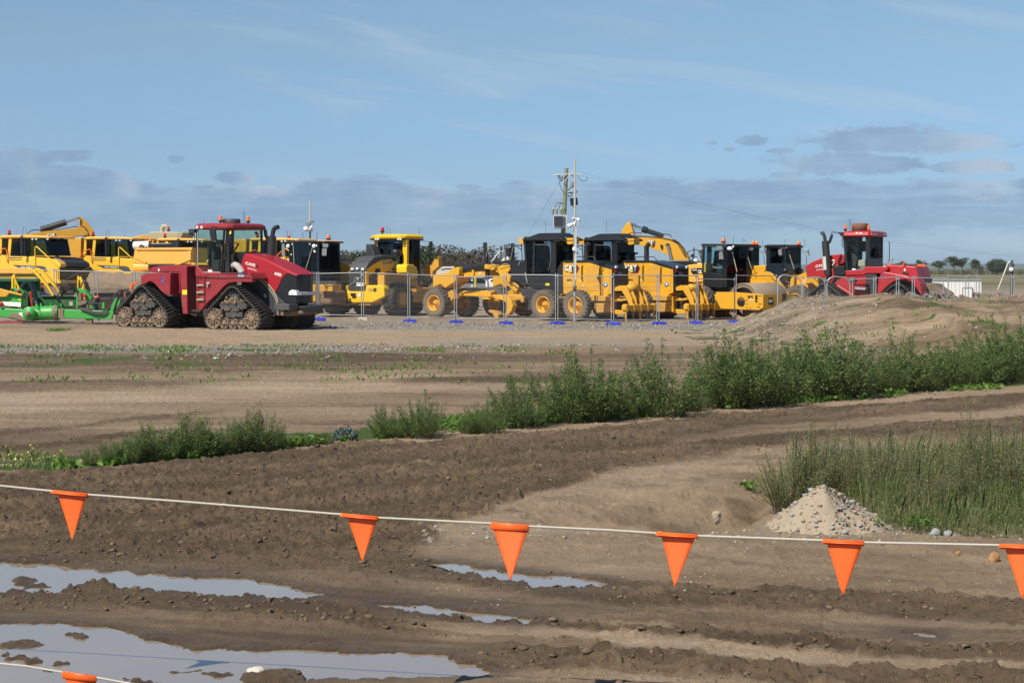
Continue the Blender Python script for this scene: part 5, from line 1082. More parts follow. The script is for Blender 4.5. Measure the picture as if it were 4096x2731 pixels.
q('draw_bar', 'cat_yellow', [('p', [(785, 925), (820, 885), (1180, 878), (1215, 900), (1220, 935), (1650, 930), (1668, 968), (1200, 968), (790, 948)], 1.0, 1.5), ('p', [(1095, 970), (1160, 970), (1200, 1000), (1110, 1000)], .9, 1.1)], .02)
bl = [(1235, 975), (1330, 958), (1440, 960), (1490, 1010), (1517, 1085), (1500, 1150), (1450, 1210), (1405, 1200), (1432, 1130), (1435, 1070), (1400, 1020), (1320, 1000)]
q('mouldboard', 'cat_yellow', [('p', bl, -.25, .05)], .02)
q('circle_gear', 'deep_yellow', [('p', [(1190, 1140), (1260, 1150), (1330, 1200), (1310, 1260), (1270, 1240), (1240, 1190), (1180, 1160)], .2, .5), ('p', [(1600, 960), (1665, 960), (1660, 1040), (1625, 1040), (1610, 990)], .4, .6), ('p', [(1500, 968), (1650, 968), (1640, 1000), (1510, 1020)], .8, 2.0)], .02)
q('blade_edge', 'rust', [('p', [(1240, 1150), (1300, 1150), (1370, 1230), (1420, 1270), (1300, 1275)], .5, .8)], .02)
GR_.z(Z5)
q('cab_floor', 'black_paint', [('p', [(290, 715), (640, 715), (730, 560), (740, 960), (700, 960), (500, 900), (400, 900), (300, 850)], .68, 1.85), ('p', [(120, 560), (240, 560), (300, 600), (300, 880), (180, 800), (120, 700)], .7, 1.8)], .02)
q('lower_frame', 'charcoal', [('p', [(240, 900), (420, 900), (560, 1000), (700, 1000), (900, 1000), (960, 1150), (300, 1150)], .7, 1.9)], .02)
uL = GR_.P(285, 500, .6)[0]; uR_ = GR_.P(645, 500, .6)[0]; zT = GR_.P(450, 335, .6)[2]; zB_ = GR_.P(450, 715, .6)[2]; vb = 1.95
q('cab_post', 'black_paint', [('p', [(275, 330), (300, 335), (318, 715), (296, 715)], .6, .72), ('p', [(385, 335), (412, 335), (405, 715), (375, 715)], .6, .7), ('p', [(592, 335), (655, 335), (655, 715), (585, 715), (598, 420)], .6, .7)], .015)
m = MB()
for a, b in ((uL, vb), (uR_, vb), (uL+.0, vb)): m.tube([(a, b, zB_), (a, b, zT)], .05, 6)
m.out('cab_post', 'black_paint', GR_.e)
q('door_glass', 'black_glass', [('p', [(412, 380), (560, 385), (588, 410), (590, 560), (560, 700), (410, 712)], .64, .65)]); q('side_window', 'dark_glass', [('p', [(302, 340), (383, 340), (375, 712), (318, 712)], .64, .65)])
q('door_trim', 'grey_plastic', [('t', [(412, 378, .6), (560, 380, .6), (590, 405, .6), (595, 560, .6), (570, 690, .6)], .012, 5)])
m = MB(); m.box(uR_, uR_+.015, .75, vb, zB_, zT); m.out('rear_window', 'dark_glass', GR_.e); m = MB(); m.box(uL-.015, uL, .72, vb, zB_, zT); m.out('windscreen', 'dark_glass', GR_.e); m = MB(); m.box(uL, uR_, vb-.012, vb, zB_, zT); m.out('side_window', 'dark_glass', GR_.e)
q('seat', 'seat_fabric', [('p', [(430, 715), (440, 560), (470, 420), (520, 430), (530, 560), (580, 600), (580, 715)], 1.1, 1.5)], .04)
ringloft('cab_roof', 'black_paint', GR_.e, [rrect(uL-.1, uR_+.5, .52, vb+.1, zT, .1), rrect(uL-.15, uR_+.5, .48, vb+.14, zT+.07, .1), rrect(uL+.45, uR_+.1, .8, vb-.2, zT+.34, .25)], .03)
q('air_conditioner', 'black_paint', [('p', [(590, 300), (600, 278), (720, 285), (730, 320), (600, 325)], .8, 1.6), ('b', 735, 285, 775, 315, .8, 1.4)], .05)
q('yellow_light_box', 'cat_yellow', [('p', [(222, 302), (270, 300), (272, 368), (222, 372)], .5, .62), ('p', [(768, 300), (860, 298), (858, 372), (800, 376), (768, 350)], .8, 1.25)], .01)
q('light_bracket', 'black_paint', [('t', [(275, 345, .55), (252, 370, .55), (262, 570, .55)], .02, 5), ('t', [(70, 560, .7), (72, 410, .6), (85, 388, .6), (265, 388, .6)], .022, 6), ('t', [(180, 390, .6), (260, 440, .6)], .02, 6), ('b', 285, 285, 300, 325, .6, .7), ('b', 310, 290, 322, 325, .6, .7), ('t', [(640, 340, .5), (870, 330, .7)], .02, 5)])
q('mirror', 'black_paint', [('p', [(78, 420), (100, 408), (118, 412), (112, 520), (82, 522), (76, 480)], .5, .58)], .01)
q('sticker', 'sticker_yellow', [('b', 535, 832, 580, 858, .66, .675)])
q('grab_rail', 'off_white', [('t', [(295, 705, .5), (320, 825, .5)], .014, 5), ('t', [(215, 620, .6), (235, 575, .6)], .01, 5)])
q('antenna', 'hose_black', [('t', [(538, 285, 1.0), (538, 85, 1.0)], .007, 4)])
q('engine_housing', 'cat_yellow', [('p', [(742, 582), (1050, 578), (1110, 596), (1172, 620), (1240, 640), (1316, 660), (1318, 945), (1240, 980), (960, 965), (722, 958), (726, 880), (735, 760)], .72, 1.80)], .02)
q('hood_cover', 'navy_black', [('p', [(738, 562), (1050, 562), (1180, 592), (1310, 632), (1335, 660), (1316, 662), (1172, 622), (1050, 580), (742, 584)], .66, 1.86)], .03)
rg = q('rear_grille', 'grille_black', [('p', [(1312, 660), (1334, 658), (1336, 930), (1316, 950)], .70, 1.82)], .02)
ug = GR_.P(1336, 800, .7)[0]+.02
def zz(y): return GR_.Q(1400, y, ug)[2]
m = MB(); m.box(ug, ug+.02, .95, 1.3, zz(745), zz(700)); m.out('number_plate', 'plate_blue', rg); 
for v in (.82, 1.58):
    m = MB(); m.box(ug-.05, ug+.03, v, v+.12, zz(655), zz(625)); m.out('work_lamp', 'lamp_lens', GR_.e, .01)
m = MB(); m.box(ug-.02, ug+.02, .74, .82, zz(705), zz(665)); m.out('tail_lamp', 'red_lens', GR_.e)
cat_mark(GR_, 757, 612, 930, 705, .715, None)
GR_.text('BPG', ((790, 808), (845, 808), 27), .712, 'letter_black', bold=.02, name='fleet_lettering'); GR_.text('16M', ((808, 838), (842, 838), 16), .712, 'sticker_white', bold=.0, name='fleet_lettering')
q('vent_panel', 'deep_yellow', [('b', 1012, 622, 1148, 820, .712, .725), ('p', [(1005, 895), (1150, 840), (1150, 925), (1005, 925)], .712, .725)], .004)
q('door_handle', 'black_paint', [('t', [(974, 620, .70), (960, 640, .66), (960, 780, .66), (975, 805, .70)], .018, 6), ('t', [(1182, 640, .70), (1170, 660, .66), (1168, 820, .66), (1182, 832, .70)], .018, 6)])
q('door_seam', 'letter_black', [('t', [(966, 585, .718), (966, 880, .718)], .006, 4), ('t', [(730, 882, .718), (1155, 882, .718)], .006, 4), ('t', [(1165, 625, .718), (1165, 900, .718)], .006, 4), ('t', [(1290, 660, .718), (1290, 940, .718)], .005, 4)])
q('sticker', 'sticker_blue', [('L', (1240, 852, .70), [(0, 0), (.10, 0), (.10, .02)], 'v', 20)]); q('sticker', 'sticker_white', [('o', (1240, 852, .695), .05, 8, (1, .2, 1)), ('o', (974, 858, .71), .03, 8, (.8, .2, 1.6)), ('b', 928, 792, 942, 806, .71, .72)])
q('exhaust_stack', 'exhaust_black', [('t', [(1013, 590, 1.4), (1013, 400, 1.4), (1045, 365, 1.4)], .11, 12)])
q('air_cleaner', 'black_paint', [('L', (850, 560, 1.5), [(.0, .36), (.25, .34), (.27, .28), (.12, .25), (.12, 0)], 'z', 16), ('t', [(880, 565, 1.0), (885, 520, 1.0), (1100, 520, 1.0), (1130, 560, 1.0)], .02, 5)])
q('tandem_case', 'deep_yellow', [('p', [(690, 970), (960, 965), (1240, 978), (1230, 1060), (1225, 1180), (1180, 1185), (1100, 1060), (700, 1080)], .8, 1.7), ('p', [(1105, 1065), (1225, 1065), (1215, 1175), (1135, 1180), (1105, 1120)], .25, .9), ('p', [(1010, 965), (1245, 985), (1235, 1045), (1080, 1040)], .35, .8)], .02)
q('ripper_frame', 'cat_yellow', [('p', [(1200, 800), (1250, 860), (1278, 910), (1260, 990), (1310, 1000), (1320, 1180), (1280, 1175), (1250, 1060), (1225, 1020), (1250, 930)], .7, .85), ('p', [(1315, 985), (1350, 995), (1420, 1020), (1560, 985), (1560, 1020), (1420, 1045), (1330, 1040)], 1.0, 1.15),
   ('p', [(1300, 1140), (1430, 1150), (1470, 1160), (1470, 1195), (1420, 1200), (1300, 1190)], .9, 1.05)], .02)
ur = GR_.P(1480, 1180, .3)[0]
for k in range(5):
    v = .28+.52*k; m = MB()
    a = ur; zb_ = .0
    m.box(a-.1, a+.12, v-.07, v+.07, .42, .74); sb = m.out('ripper_clamp', 'cat_yellow', GR_.e, .02)
    m = MB(); m.ext([(a-.03, v-.045, .45), (a+.07, v-.045, .45), (a+.06, v-.02, .05), (a-.0, v-.02, .03)], [(a-.03, v+.045, .45), (a+.07, v+.045, .45), (a+.06, v+.02, .05), (a-.0, v+.02, .03)]); m.out('ripper_shank', 'rust' if k % 2 else 'deep_yellow', sb)
m = MB(); m.box(ur-.12, ur+.1, .15, 2.5, .48, .70); m.out('ripper_beam', 'cat_yellow', GR_.e, .03)
pt = GR_.P
for v, s in ((.7, 0), (1.0, .04), (1.5, 0), (1.8, .04)):
    m = MB(); m.ext([(ur-.85, v, 1.42+s), (ur-.6, v, 1.5), (ur-.25, v, 1.45), (ur+.02, v, .95), (ur+.08, v, .66), (ur-.1, v, .66), (ur-.25, v, .95), (ur-.5, v, 1.28), (ur-.85, v, 1.26)], [(p, v+.09, z) for p, z in [(ur-.85, 1.42+s), (ur-.6, 1.5), (ur-.25, 1.45), (ur+.02, .95), (ur+.08, .66), (ur-.1, .66), (ur-.25, .95), (ur-.5, 1.28), (ur-.85, 1.26)]]); m.out('ripper_arm', 'cat_yellow', GR_.e, .02)
m = MB(); m.lathe((ur-.3, .95, 1.40), [(0, 0), (.15, 0), (.15, .7), (0, .7)], 'v', 16); m.out('ripper_pin', 'cat_yellow', GR_.e)
m = MB(); m.tube([(ur-.8, 1.3, 1.1), (ur-.15, 1.3, 1.3)], .07, 10); m.out('hydraulic_cylinder', 'rust', GR_.e)
g2 = copy_tree(GR_.e); X = at(2000+695*.34014+246, HOR, 79.8)[0]; g2.location = (X, 79.8, 0); tag(g2, 'black-cabbed yellow grader half hidden by its twin, excavator arm above its cab')
# ---------------------------------------------------------------- excavator behind the graders
X_ = Rig('excavator', 'clean yellow excavator with its arm arched over the right-hand grader', 'excavator', Z6, 700, 98, -14)
def x_(name, mat, items, bevel=0, par=None): return X_.part(name, mat, items, par, bevel)
bo = x_('boom', 'cat_yellow', [('p', [(170, 240), (190, 225), (290, 250), (480, 262), (600, 262), (700, 282), (760, 312), (820, 380), (862, 450), (890, 500), (900, 640), (720, 640), (690, 520), (640, 470), (560, 430), (440, 388), (270, 348), (175, 345), (168, 300)], 0, .7)], .02)
x_('stick', 'cat_yellow', [('p', [(103, 250), (105, 188), (165, 95), (185, 82), (212, 92), (232, 160), (248, 230), (240, 300), (170, 300), (140, 252)], .12, .58)], .02)
x_('hydraulic_cylinder', 'navy_black', [('t', [(360, 172, .35), (560, 238, .35), (600, 250, .35)], .13, 12), ('t', [(352, 165, .35), (405, 185, .35)], .18, 12)]); x_('cylinder_rod', 'chrome', [('t', [(200, 98, .35), (360, 168, .35)], .06, 8), ('t', [(648, 360, -.15), (690, 528, -.15)], .075, 10)])
x_('cylinder_pin', 'black_paint', [('L', (645, 352, -.2), [(0, 0), (.09, 0), (.09, .2)], 'v', 12), ('L', (478, 350, -.05), [(0, 0), (.001, 0)], 'v', 4)])
x_('hydraulic_hose', 'hose_black', [('t', [(170, 250, -.05), (200, 215, -.05), (240, 205, -.05), (300, 215, -.05), (330, 210, -.05), (340, 225, -.05)], .025, 5), ('t', [(560, 235, -.03), (620, 225, -.03), (680, 235, -.03), (690, 265, -.03)], .025, 5), ('t', [(240, 245, -.04), (400, 250, -.04), (560, 262, -.04), (690, 290, -.04), (760, 330, -.04), (850, 480, -.04)], .02, 5)]+[('t', [(705+k*9, 285, -.02), (770+k*9, 330, -.02), (820+k*11, 400, -.02), (860+k*9, 500, -.02)], .014, 5) for k in range(3)])
cat_mark(X_, 425, 292, 505, 372, -.004, bo)
x_('boom_lamp', 'black_paint', [('p', [(555, 350), (590, 352), (588, 398), (572, 402), (566, 375)], -.06, 0), ('p', [(285, 300), (308, 278), (300, 305)], -.08, 0)])
x_('upper_body', 'black_paint', [('p', [(560, 530), (900, 528), (990, 560), (990, 640), (960, 900), (560, 900)], -.8, 1.9)], .05)
x_('counterweight', 'cat_yellow', [('b', 990, 560, 1230, 900, -.9, 2.0)], .08)
x_('crawler_track', 'rubber_black', [('p', [(450, 1060), (500, 980), (1150, 980), (1200, 1060), (1150, 1180), (500, 1180)], -.9, -.3), ('p', [(450, 1060), (500, 980), (1150, 980), (1200, 1060), (1150, 1180), (500, 1180)], 1.4, 2.0)], .1)
x_('slew_ring', 'charcoal', [('b', 650, 890, 1000, 1010, -.3, 1.4)])
x_('mast', 'black_paint', [('t', [(875, 480, .5), (890, 430, .5), (920, 418, .5), (990, 408, .5), (1010, 420, .5), (1050, 530, .5)], .025, 5), ('t', [(958, 560, .5), (958, 380, .5)], .03, 6), ('b', 922, 462, 950, 495, .4, .5), ('t', [(880, 488, .5), (1000, 492, .5)], .015, 5), ('t', [(940, 495, .5), (940, 560, .5)], .02, 5)])
x_('work_lamp', 'white_paint', [('o', (975, 545, .4), .14, 8), ('b', 958, 530, 985, 560, .3, .4)])
x_('antenna', 'hose_black', [('t', [(258, 200, .3), (275, 85, .3)], .008, 4)])
# ---------------------------------------------------------------- smooth drum roller
S = Rig('drum_roller', 'yellow smooth-drum roller with black glass cab and dusty steel drum, left of the soil bank', 'roller', Z6, 1770, 77.2, -45)
def s_(name, mat, items, bevel=0, par=None): return S.part(name, mat, items, par, bevel)
s_('drum_frame', 'cat_yellow', [('p', [(1212, 905), (1420, 905), (1770, 932), (1772, 1088), (1720, 1118), (1530, 1112), (1270, 1100), (1215, 990)], 0, .07)], .012)
uF_ = S.P(1770, 1000, 0)[0]
zf_ = lambda y: S.Q(1900, y, uF_)[2]
m = MB(); m.box(uF_-.1, uF_+.0, .07, 2.35, zf_(1115), S.P(1768, 932, 0)[2]); FB = m.out('front_beam', 'cat_yellow', S.e, .01)
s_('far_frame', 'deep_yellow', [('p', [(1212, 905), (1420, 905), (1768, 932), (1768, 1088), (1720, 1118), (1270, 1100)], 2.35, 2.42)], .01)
s_('frame_hole_shade', 'black_paint', [('p', [(1465, 1008), (1545, 1008), (1545, 1072), (1490, 1072), (1465, 1045)], -.01, .01)], .005)  # black plate painted for the dark inside of the frame hole
S.text('BPG', ((1590, 978), (1654, 978), 32), -.012, 'letter_black', bold=.03, name='fleet_lettering'); S.text('04', ((1610, 1010), (1650, 1010), 18), -.012, 'sticker_white', bold=.02, name='fleet_lettering')
s_('fleet_emblem', 'letter_black', [('p', [(1678, 942), (1700, 942), (1706, 955), (1700, 968), (1706, 982), (1700, 1000), (1678, 1000)], -.012, 0), ('p', [(1678, 1006), (1700, 1006), (1706, 1016), (1700, 1028), (1678, 1028)], -.012, 0)])
m = MB()
for v, z in ((.72, 1.05),):
    c = S.Q(2018, 985, uF_); m.box(uF_+.004, uF_+.012, c[1]-.14, c[1]+.14, c[2]-.12, c[2]+.22)
m.out('fleet_emblem', 'letter_black', FB)
pl = S.Q(1863, 1015, uF_); m = MB(); m.box(uF_+.004, uF_+.01, pl[1]-.17, pl[1]+.15, pl[2]-.14, pl[2]+.15); m.out('name_badge', 'letter_black', FB)
S.text('CAT', ((1843, 1030), (1888, 1032), 34), uF_+.014, 'sticker_white', FB, 'u', .03)
s_('bolt', 'dark_grey', [('L', (x, y, -.015), [(0, 0), (.03, 0), (.03, .02)], 'v', 8) for x, y in ((1580, 1000), (1578, 1045), (1578, 1088), (1618, 1092), (1720, 950), (1745, 950), (1722, 1045), (1745, 1045), (1705, 1080), (1725, 1080))])
ud = S.P(1530, 1020, .1)[0]; zd = .80
m = MB(); m.lathe((ud, .10, zd), [(.62, .05), (.76, .03), (.78, 0), (.80, .02), (.80, 2.18), (.78, 2.2), (.6, 2.15)], 'v', 56); m.lathe((ud, .10, zd), [(0, .3), (.64, .3)], 'v', 30); m.out('drum', 'drum_steel', S.e)
m = MB(); m.lathe((ud, .0, zd), [(0, 0), (.22, 0), (.25, .3), (.25, .4)], 'v', 24); m.out('drum_hub', 'charcoal', S.e)
m = MB(); m.box(ud-.3, ud+.2, 2.2, 2.35, .5, 1.2); m.out('drum_bracket', 'deep_yellow', S.e)
s_('scraper', 'rust', [('p', [(1370, 1150), (1395, 1145), (1500, 1240), (1480, 1248)], .02, .06), ('p', [(1625, 1240), (1680, 1150), (1690, 1155), (1640, 1245)], .02, .06), ('p', [(1490, 1112), (1530, 1112), (1525, 1165)], .0, .05)])
s_('yoke', 'black_paint', [('p', [(1090, 850), (1440, 850), (1430, 950), (1250, 960), (1130, 950)], .7, 1.9)], .02)
c0 = .45; uc1 = S.P(1325, 600, c0)[0]; uc0 = S.P(1062, 600, c0)[0]; zt = S.P(1200, 365, c0)[2]; zb = S.P(1200, 690, c0)[2]; c1_ = c0+1.5
s_('cab_body', 'black_paint', [('p', [(1060, 668), (1325, 700), (1325, 850), (1230, 855), (1060, 830)], c0, c1_)], .03)
s_('cab_post', 'black_paint', [('p', [(1058, 365), (1072, 365), (1065, 680), (1050, 680)], c0, c0+.1), ('p', [(1110, 365), (1158, 365), (1150, 690), (1100, 680)], c0, c0+.07), ('p', [(1304, 365), (1336, 365), (1336, 850), (1304, 850)], c0, c0+.08)], .015)
m = MB()
for a, b in ((uc1, c1_), (uc0, c1_)): m.tube([(a, b, zb-.7), (a, b, zt)], .05, 6)
m.out('cab_post', 'black_paint', S.e)
s_('side_window', 'teal_glass', [('p', [(1072, 370), (1110, 370), (1102, 680), (1062, 672)], c0+.03, c0+.04), ('p', [(1156, 370), (1304, 370), (1304, 690), (1150, 680)], c0+.03, c0+.04)])
m = MB(); m.box(uc1, uc1+.012, c0+.08, c1_, zb-.55, zt); m.out('windscreen', 'dark_glass', S.e); m = MB(); m.box(uc0, uc1, c1_, c1_+.012, zb, zt); m.out('side_window', 'teal_glass', S.e); m = MB(); m.box(uc0-.012, uc0, c0+.1, c1_, zb, zt); m.out('side_window', 'teal_glass', S.e)
s_('cab_roof', 'black_paint', [('p', [(1042, 338), (1340, 340), (1345, 372), (1045, 366)], c0-.2, c1_+.15)], .03)
s_('seat', 'seat_fabric', [('p', [(1170, 690), (1180, 560), (1195, 420), (1225, 420), (1230, 560), (1290, 600), (1290, 690)], .9, 1.4)], .04)
s_('roof_edge', 'charcoal', [('t', [(1045, 366, c0-.2), (1345, 374, c0-.2)], .03, 4)])
s_('wiper', 'cream_trim', [('t', [(1410, 440, .5), (1465, 668, .5)], .02, 5)]); s_('mirror', 'grey_plastic', [('p', [(1218, 370), (1285, 362), (1290, 408), (1225, 412)], .1, .15), ('p', [(1250, 440), (1290, 430), (1302, 520), (1250, 522)], .1, .15), ('t', [(1150, 360, c0), (1260, 365, .15), (1280, 520, .15)], .014, 5)], .01)
s_('headlight', 'lamp_silver', [('o', (1378, 395, .2), .11, 12, (1.3, .8, .8)), ('o', (1420, 372, .4), .05, 8), ('o', (1630, 398, 2.1), .1, 10, (1.2, .8, .8))])
beacon(S, 1305, 328, .9, .2, .09); beacon(S, 1658, 360, 1.9, .2, .09)
s_('antenna', 'hose_black', [('t', [(1318, 345, .8), (1318, 243, .8)], .008, 4), ('t', [(1422, 360, 1.2), (1420, 290, 1.2), (1430, 240, 1.2)], .008, 4), ('t', [(1590, 345, 1.8), (1535, 272, 1.8)], .008, 4)])
s_('exhaust_stack', 'exhaust_black', [('t', [(1062, 580, 1.4), (1060, 460, 1.4), (1035, 415, 1.4)], .07, 10)])
hd = s_('engine_hood', 'roof_amber', [('p', [(866, 596), (900, 585), (1060, 568), (1095, 568), (1090, 860), (990, 830), (1050, 810), (1060, 785), (880, 800), (875, 740), (890, 680), (872, 640)], .5, 1.8), ('b', 1000, 800, 1090, 1000, .6, 1.7)], .03)
s_('hood_band', 'letter_black', [('p', [(918, 632), (960, 625), (1066, 622), (1066, 695), (945, 695), (925, 672)], .48, .5)], .003, hd)
S.text('CS64B', ((930, 658), (992, 656), 22), .47, 'sticker_white', hd, bold=.01); S.text('CAT', ((1002, 688), (1062, 686), 42), .47, 'sticker_white', hd, bold=.04); s_('emblem_triangle', 'sticker_yellow', [('p', [(1018, 690), (1040, 668), (1056, 690)], .455, .462)], 0, hd)
uw = S.P(985, 1030, .1)[0]
for v in (.3, 1.95): wheel(S, 'wheel', (uw, v, .76), .76, .56, .33, 'rubber_dusty', 'cat_yellow', 18, 'chev', .2)
s_('rear_frame', 'cat_yellow', [('p', [(1130, 935), (1215, 935), (1215, 1120), (1150, 1110)], .5, 1.9), ('b', 860, 850, 1100, 1000, .8, 1.6)], .02)
# ---------------------------------------------------------------- two loaders with black cabs and yellow arms
def small_loader(label, ox, Y):
    R = Rig('wheel_loader', label, 'wheel loader', Z6, 2010+ox, Y, -38, group='wheel loaders with black cabs behind the roller')
    def s(name, mat, items, bevel=0, par=None): return R.part(name, mat, [(i[0], [(p[0]+ox,)+tuple(p[1:]) for p in i[1]])+tuple(i[2:]) if i[0] in 'pt' else (i[0], (i[1][0]+ox,)+tuple(i[1][1:]))+tuple(i[2:]) if i[0] in 'oL' else (i[0], i[1]+ox, i[2], i[3]+ox)+tuple(i[4:]) for i in items], par, bevel)
    P = lambda x, y, v: R.P(x+ox, y, v)
    ua, ub = P(1812, 600, .2)[0], P(2008, 600, .2)[0]; zt, zb = P(1900, 385, .2)[2], P(1900, 670, .2)[2]; v1 = 1.75
    s('cab_body', 'navy_black', [('p', [(1808, 570), (2012, 570), (2012, 800), (1780, 800), (1808, 700)], .2, v1)], .02)
    s('cab_post', 'navy_black', [('p', [(1808, 375), (1858, 375), (1850, 575), (1805, 575)], .2, .32), ('p', [(1990, 380), (2022, 380), (2022, 700), (1992, 700)], .2, .32), ('b', 1850, 375, 2000, 392, .2, .3)], .01)
    m = MB()
    for a in (ua, ub): m.tube([(a, v1, zb-.4), (a, v1, zt)], .05, 6)
    m.out('cab_post', 'navy_black', R.e)
    s('side_window', 'dark_glass', [('p', [(1856, 392), (1992, 392), (1992, 572), (1850, 572)], .24, .25)])
    m = MB(); m.box(ub, ub+.012, .3, v1, zb-.25, zt); m.out('windscreen', 'teal_glass', R.e); m = MB(); m.box(ua, ub, v1, v1+.01, zb, zt); m.box(ua-.01, ua, .3, v1, zb, zt); m.out('side_window', 'dark_glass', R.e)
    ringloft('cab_roof', 'black_paint', R.e, [rrect(ua-.08, ub+.12, .08, v1+.1, zt, .06), rrect(ua-.1, ub+.15, .05, v1+.12, zt+.08, .06), rrect(ua, ub+.05, .15, v1, zt+.14, .1)], .01)
    s('seat', 'seat_fabric', [('b', 1900, 480, 1960, 660, .8, 1.2)], .04)
    s('wiper', 'cream_trim', [('t', [(2065, 415, .5), (2135, 635, .5)], .018, 5)])
    s('mirror', 'grey_plastic', [('p', [(1945, 410), (1985, 400), (1992, 470), (1960, 480), (1948, 450)], -.1, -.05), ('p', [(2288, 415), (2305, 405), (2315, 470), (2298, 478)], 2.2, 2.25), ('t', [(2220, 400, 1.9), (2240, 432, 2.0), (2300, 436, 2.2)], .014, 5), ('t', [(2060, 385, 0), (1970, 395, -.08)], .014, 5), ('t', [(2256, 455, 1.9), (2276, 470, 1.9), (2290, 650, 1.9), (2275, 700, 1.9)], .016, 5), ('p', [(1775, 385), (1795, 380), (1798, 440), (1780, 445)], 1.9, 1.95)], .01)
    s('headlight', 'black_paint', [('o', (2030, 655, .1), .16, 10, (1, .8, .8)), ('o', (2190, 660, 1.6), .2, 10, (1.2, .8, .8))])
    s('antenna', 'hose_black', [('t', [(2020, 370, .4), (2033, 287, .4)], .008, 4), ('t', [(2262, 370, 1.9), (2260, 285, 1.9)], .008, 4)])
    b = R.P(2190+ox, 365, 1.2); beacon(R, 2190+ox, 362, 1.2, .2, .09)
    s('front_frame', 'cat_yellow', [('p', [(2200, 700), (2260, 680), (2310, 700), (2350, 760), (2330, 830), (2200, 830), (2060, 820), (2060, 730)], .9, 1.6), ('b', 1830, 800, 2300, 1000, .6, 1.6)], .02)
    s('engine_hood', 'cat_yellow', [('p', [(1500, 640), (1600, 600), (1800, 590), (1800, 860), (1500, 860)], .3, 1.7)], .05)
    arm = [(2240, 690), (2290, 665), (2330, 668), (2370, 690), (2440, 760), (2510, 850), (2570, 925), (2560, 960), (2510, 950), (2420, 860), (2350, 800), (2290, 780), (2240, 740)]
    s('lift_arm', 'cat_yellow', [('p', arm, .35, .5), ('p', arm, 1.7, 1.85)], .015)
    s('coupler_link', 'cat_yellow', [('p', [(2590, 760), (2610, 720), (2632, 700), (2636, 760), (2628, 860), (2605, 925), (2560, 940), (2545, 900), (2580, 850)], .5, .75), ('p', [(2590, 760), (2610, 720), (2632, 700), (2636, 760), (2628, 860), (2605, 925), (2560, 940), (2545, 900), (2580, 850)], 1.5, 1.7)], .02)
    s('cross_tube', 'cat_yellow', [('t', [(2470, 830, .4), (2470, 830, 1.8)], .12, 12)])
    s('hydraulic_cylinder', 'black_paint', [('t', [(2300, 690, 1.1), (2400, 730, 1.1), (2480, 770, 1.1)], .08, 10)]); s('cylinder_rod', 'chrome', [('t', [(2480, 770, 1.1), (2600, 800, 1.1)], .04, 8)])
    s('hydraulic_hose', 'hose_black', [('t', [(2270, 690, .8), (2290, 660, .8), (2300, 640, .8), (2330, 690, .8)], .02, 5), ('t', [(2380, 700, .5), (2420, 740, .5), (2480, 790, .5)], .02, 5)])
    R.text('WA470', ((2365+ox, 745), (2420+ox, 800), 22), .34, 'letter_black', bold=.0, name='arm_lettering')
    for x in (1600, 2200):
        uu = P(x, 1000, .1)[0]
        for v in (-.1, 2.1): wheel(R, 'wheel', (uu, v, .74), .74, .56, .34, 'rubber_dusty', 'cat_yellow', 20, 'chev', .22)
    return R
small_loader('black-cabbed yellow loader nearer the red tractor at right, arm reaching over the bank', 0, 84)
small_loader('black-cabbed yellow loader mostly hidden behind the drum roller cab', -498, 84.5)
# ---------------------------------------------------------------- second red tractor, seen from behind
T2 = Rig('tracked_tractor', 'bright red tracked tractor at right behind the soil bank, nose pointing left', 'tractor', Z7, 1170, 79, -33)
def t(name, mat, items, bevel=0, par=None): return T2.part(name, mat, items, par, bevel)
uq = T2.P(1160, 740, .1)[0]; uf2 = T2.P(470, 740, .1)[0]
for u in (uq, uf2):
    for v in (.0, 2.28): track_unit(T2, u, v)
t('rear_fender', 'red_bright', [('p', [(962, 690), (975, 560), (1000, 500), (1030, 488), (1210, 520), (1290, 545), (1340, 545), (1370, 600), (1392, 730), (1370, 700), (1300, 590), (1230, 560), (1130, 575), (1060, 625), (990, 700)], .0, .75)], .04)
t('rear_fender', 'red_bright', [('p', [(1030, 480), (1330, 460), (1370, 500), (1392, 650), (1300, 560), (1100, 520)], 2.2, 2.95)], .04)
t('rear_deck', 'red_bright', [('p', [(1000, 490), (1015, 440), (1060, 425), (1170, 425), (1330, 440), (1360, 560), (1350, 640), (1000, 640)], .72, 2.25)], .05)
t('cab_base', 'red_bright', [('p', [(660, 480), (830, 468), (860, 440), (1060, 440), (1065, 470), (1000, 505), (860, 505), (840, 520), (670, 525)], .45, 2.3)], .03)
t('body_side', 'red_bright', [('p', [(500, 470), (545, 455), (560, 530), (520, 640), (490, 600)], .7, 2.1), ('p', [(670, 525), (860, 510), (870, 720), (700, 720), (560, 600), (600, 560)], .5, 2.0)], .03)
hood2 = t('engine_hood', 'red_bright', [('p', [(285, 440), (340, 400), (440, 360), (540, 330), (620, 322), (655, 330), (655, 405), (600, 425), (600, 440), (520, 480), (500, 545), (300, 545)], .85, 1.9)], .05)
T2.text('CASE', ((383, 452), (468, 440), 26), .835, 'sticker_white', hood2, bold=.03, name='hood_lettering'); T2.text('QUADTRAC', ((390, 480), (468, 470), 14), .835, 'sticker_white', hood2, bold=.0, name='hood_lettering'); t('hood_stripe', 'sticker_red', [('p', [(300, 485), (380, 462), (380, 470), (300, 496)], .84, .85)], 0, hood2)
t('exhaust_stack', 'exhaust_black', [('t', [(500, 520, .6), (475, 200, .6)], .16, 14), ('t', [(474, 205, .6), (470, 160, .6), (455, 128, .6), (436, 118, .6)], .075, 12)])
t('heat_shield', 'off_white', [('t', [(490, 470, .6), (482, 345, .6)], .165, 14)]); t('intake_pipe', 'off_white', [('t', [(540, 385, .8), (560, 380, .8), (560, 400, .8), (545, 430, .8)], .04, 8)])
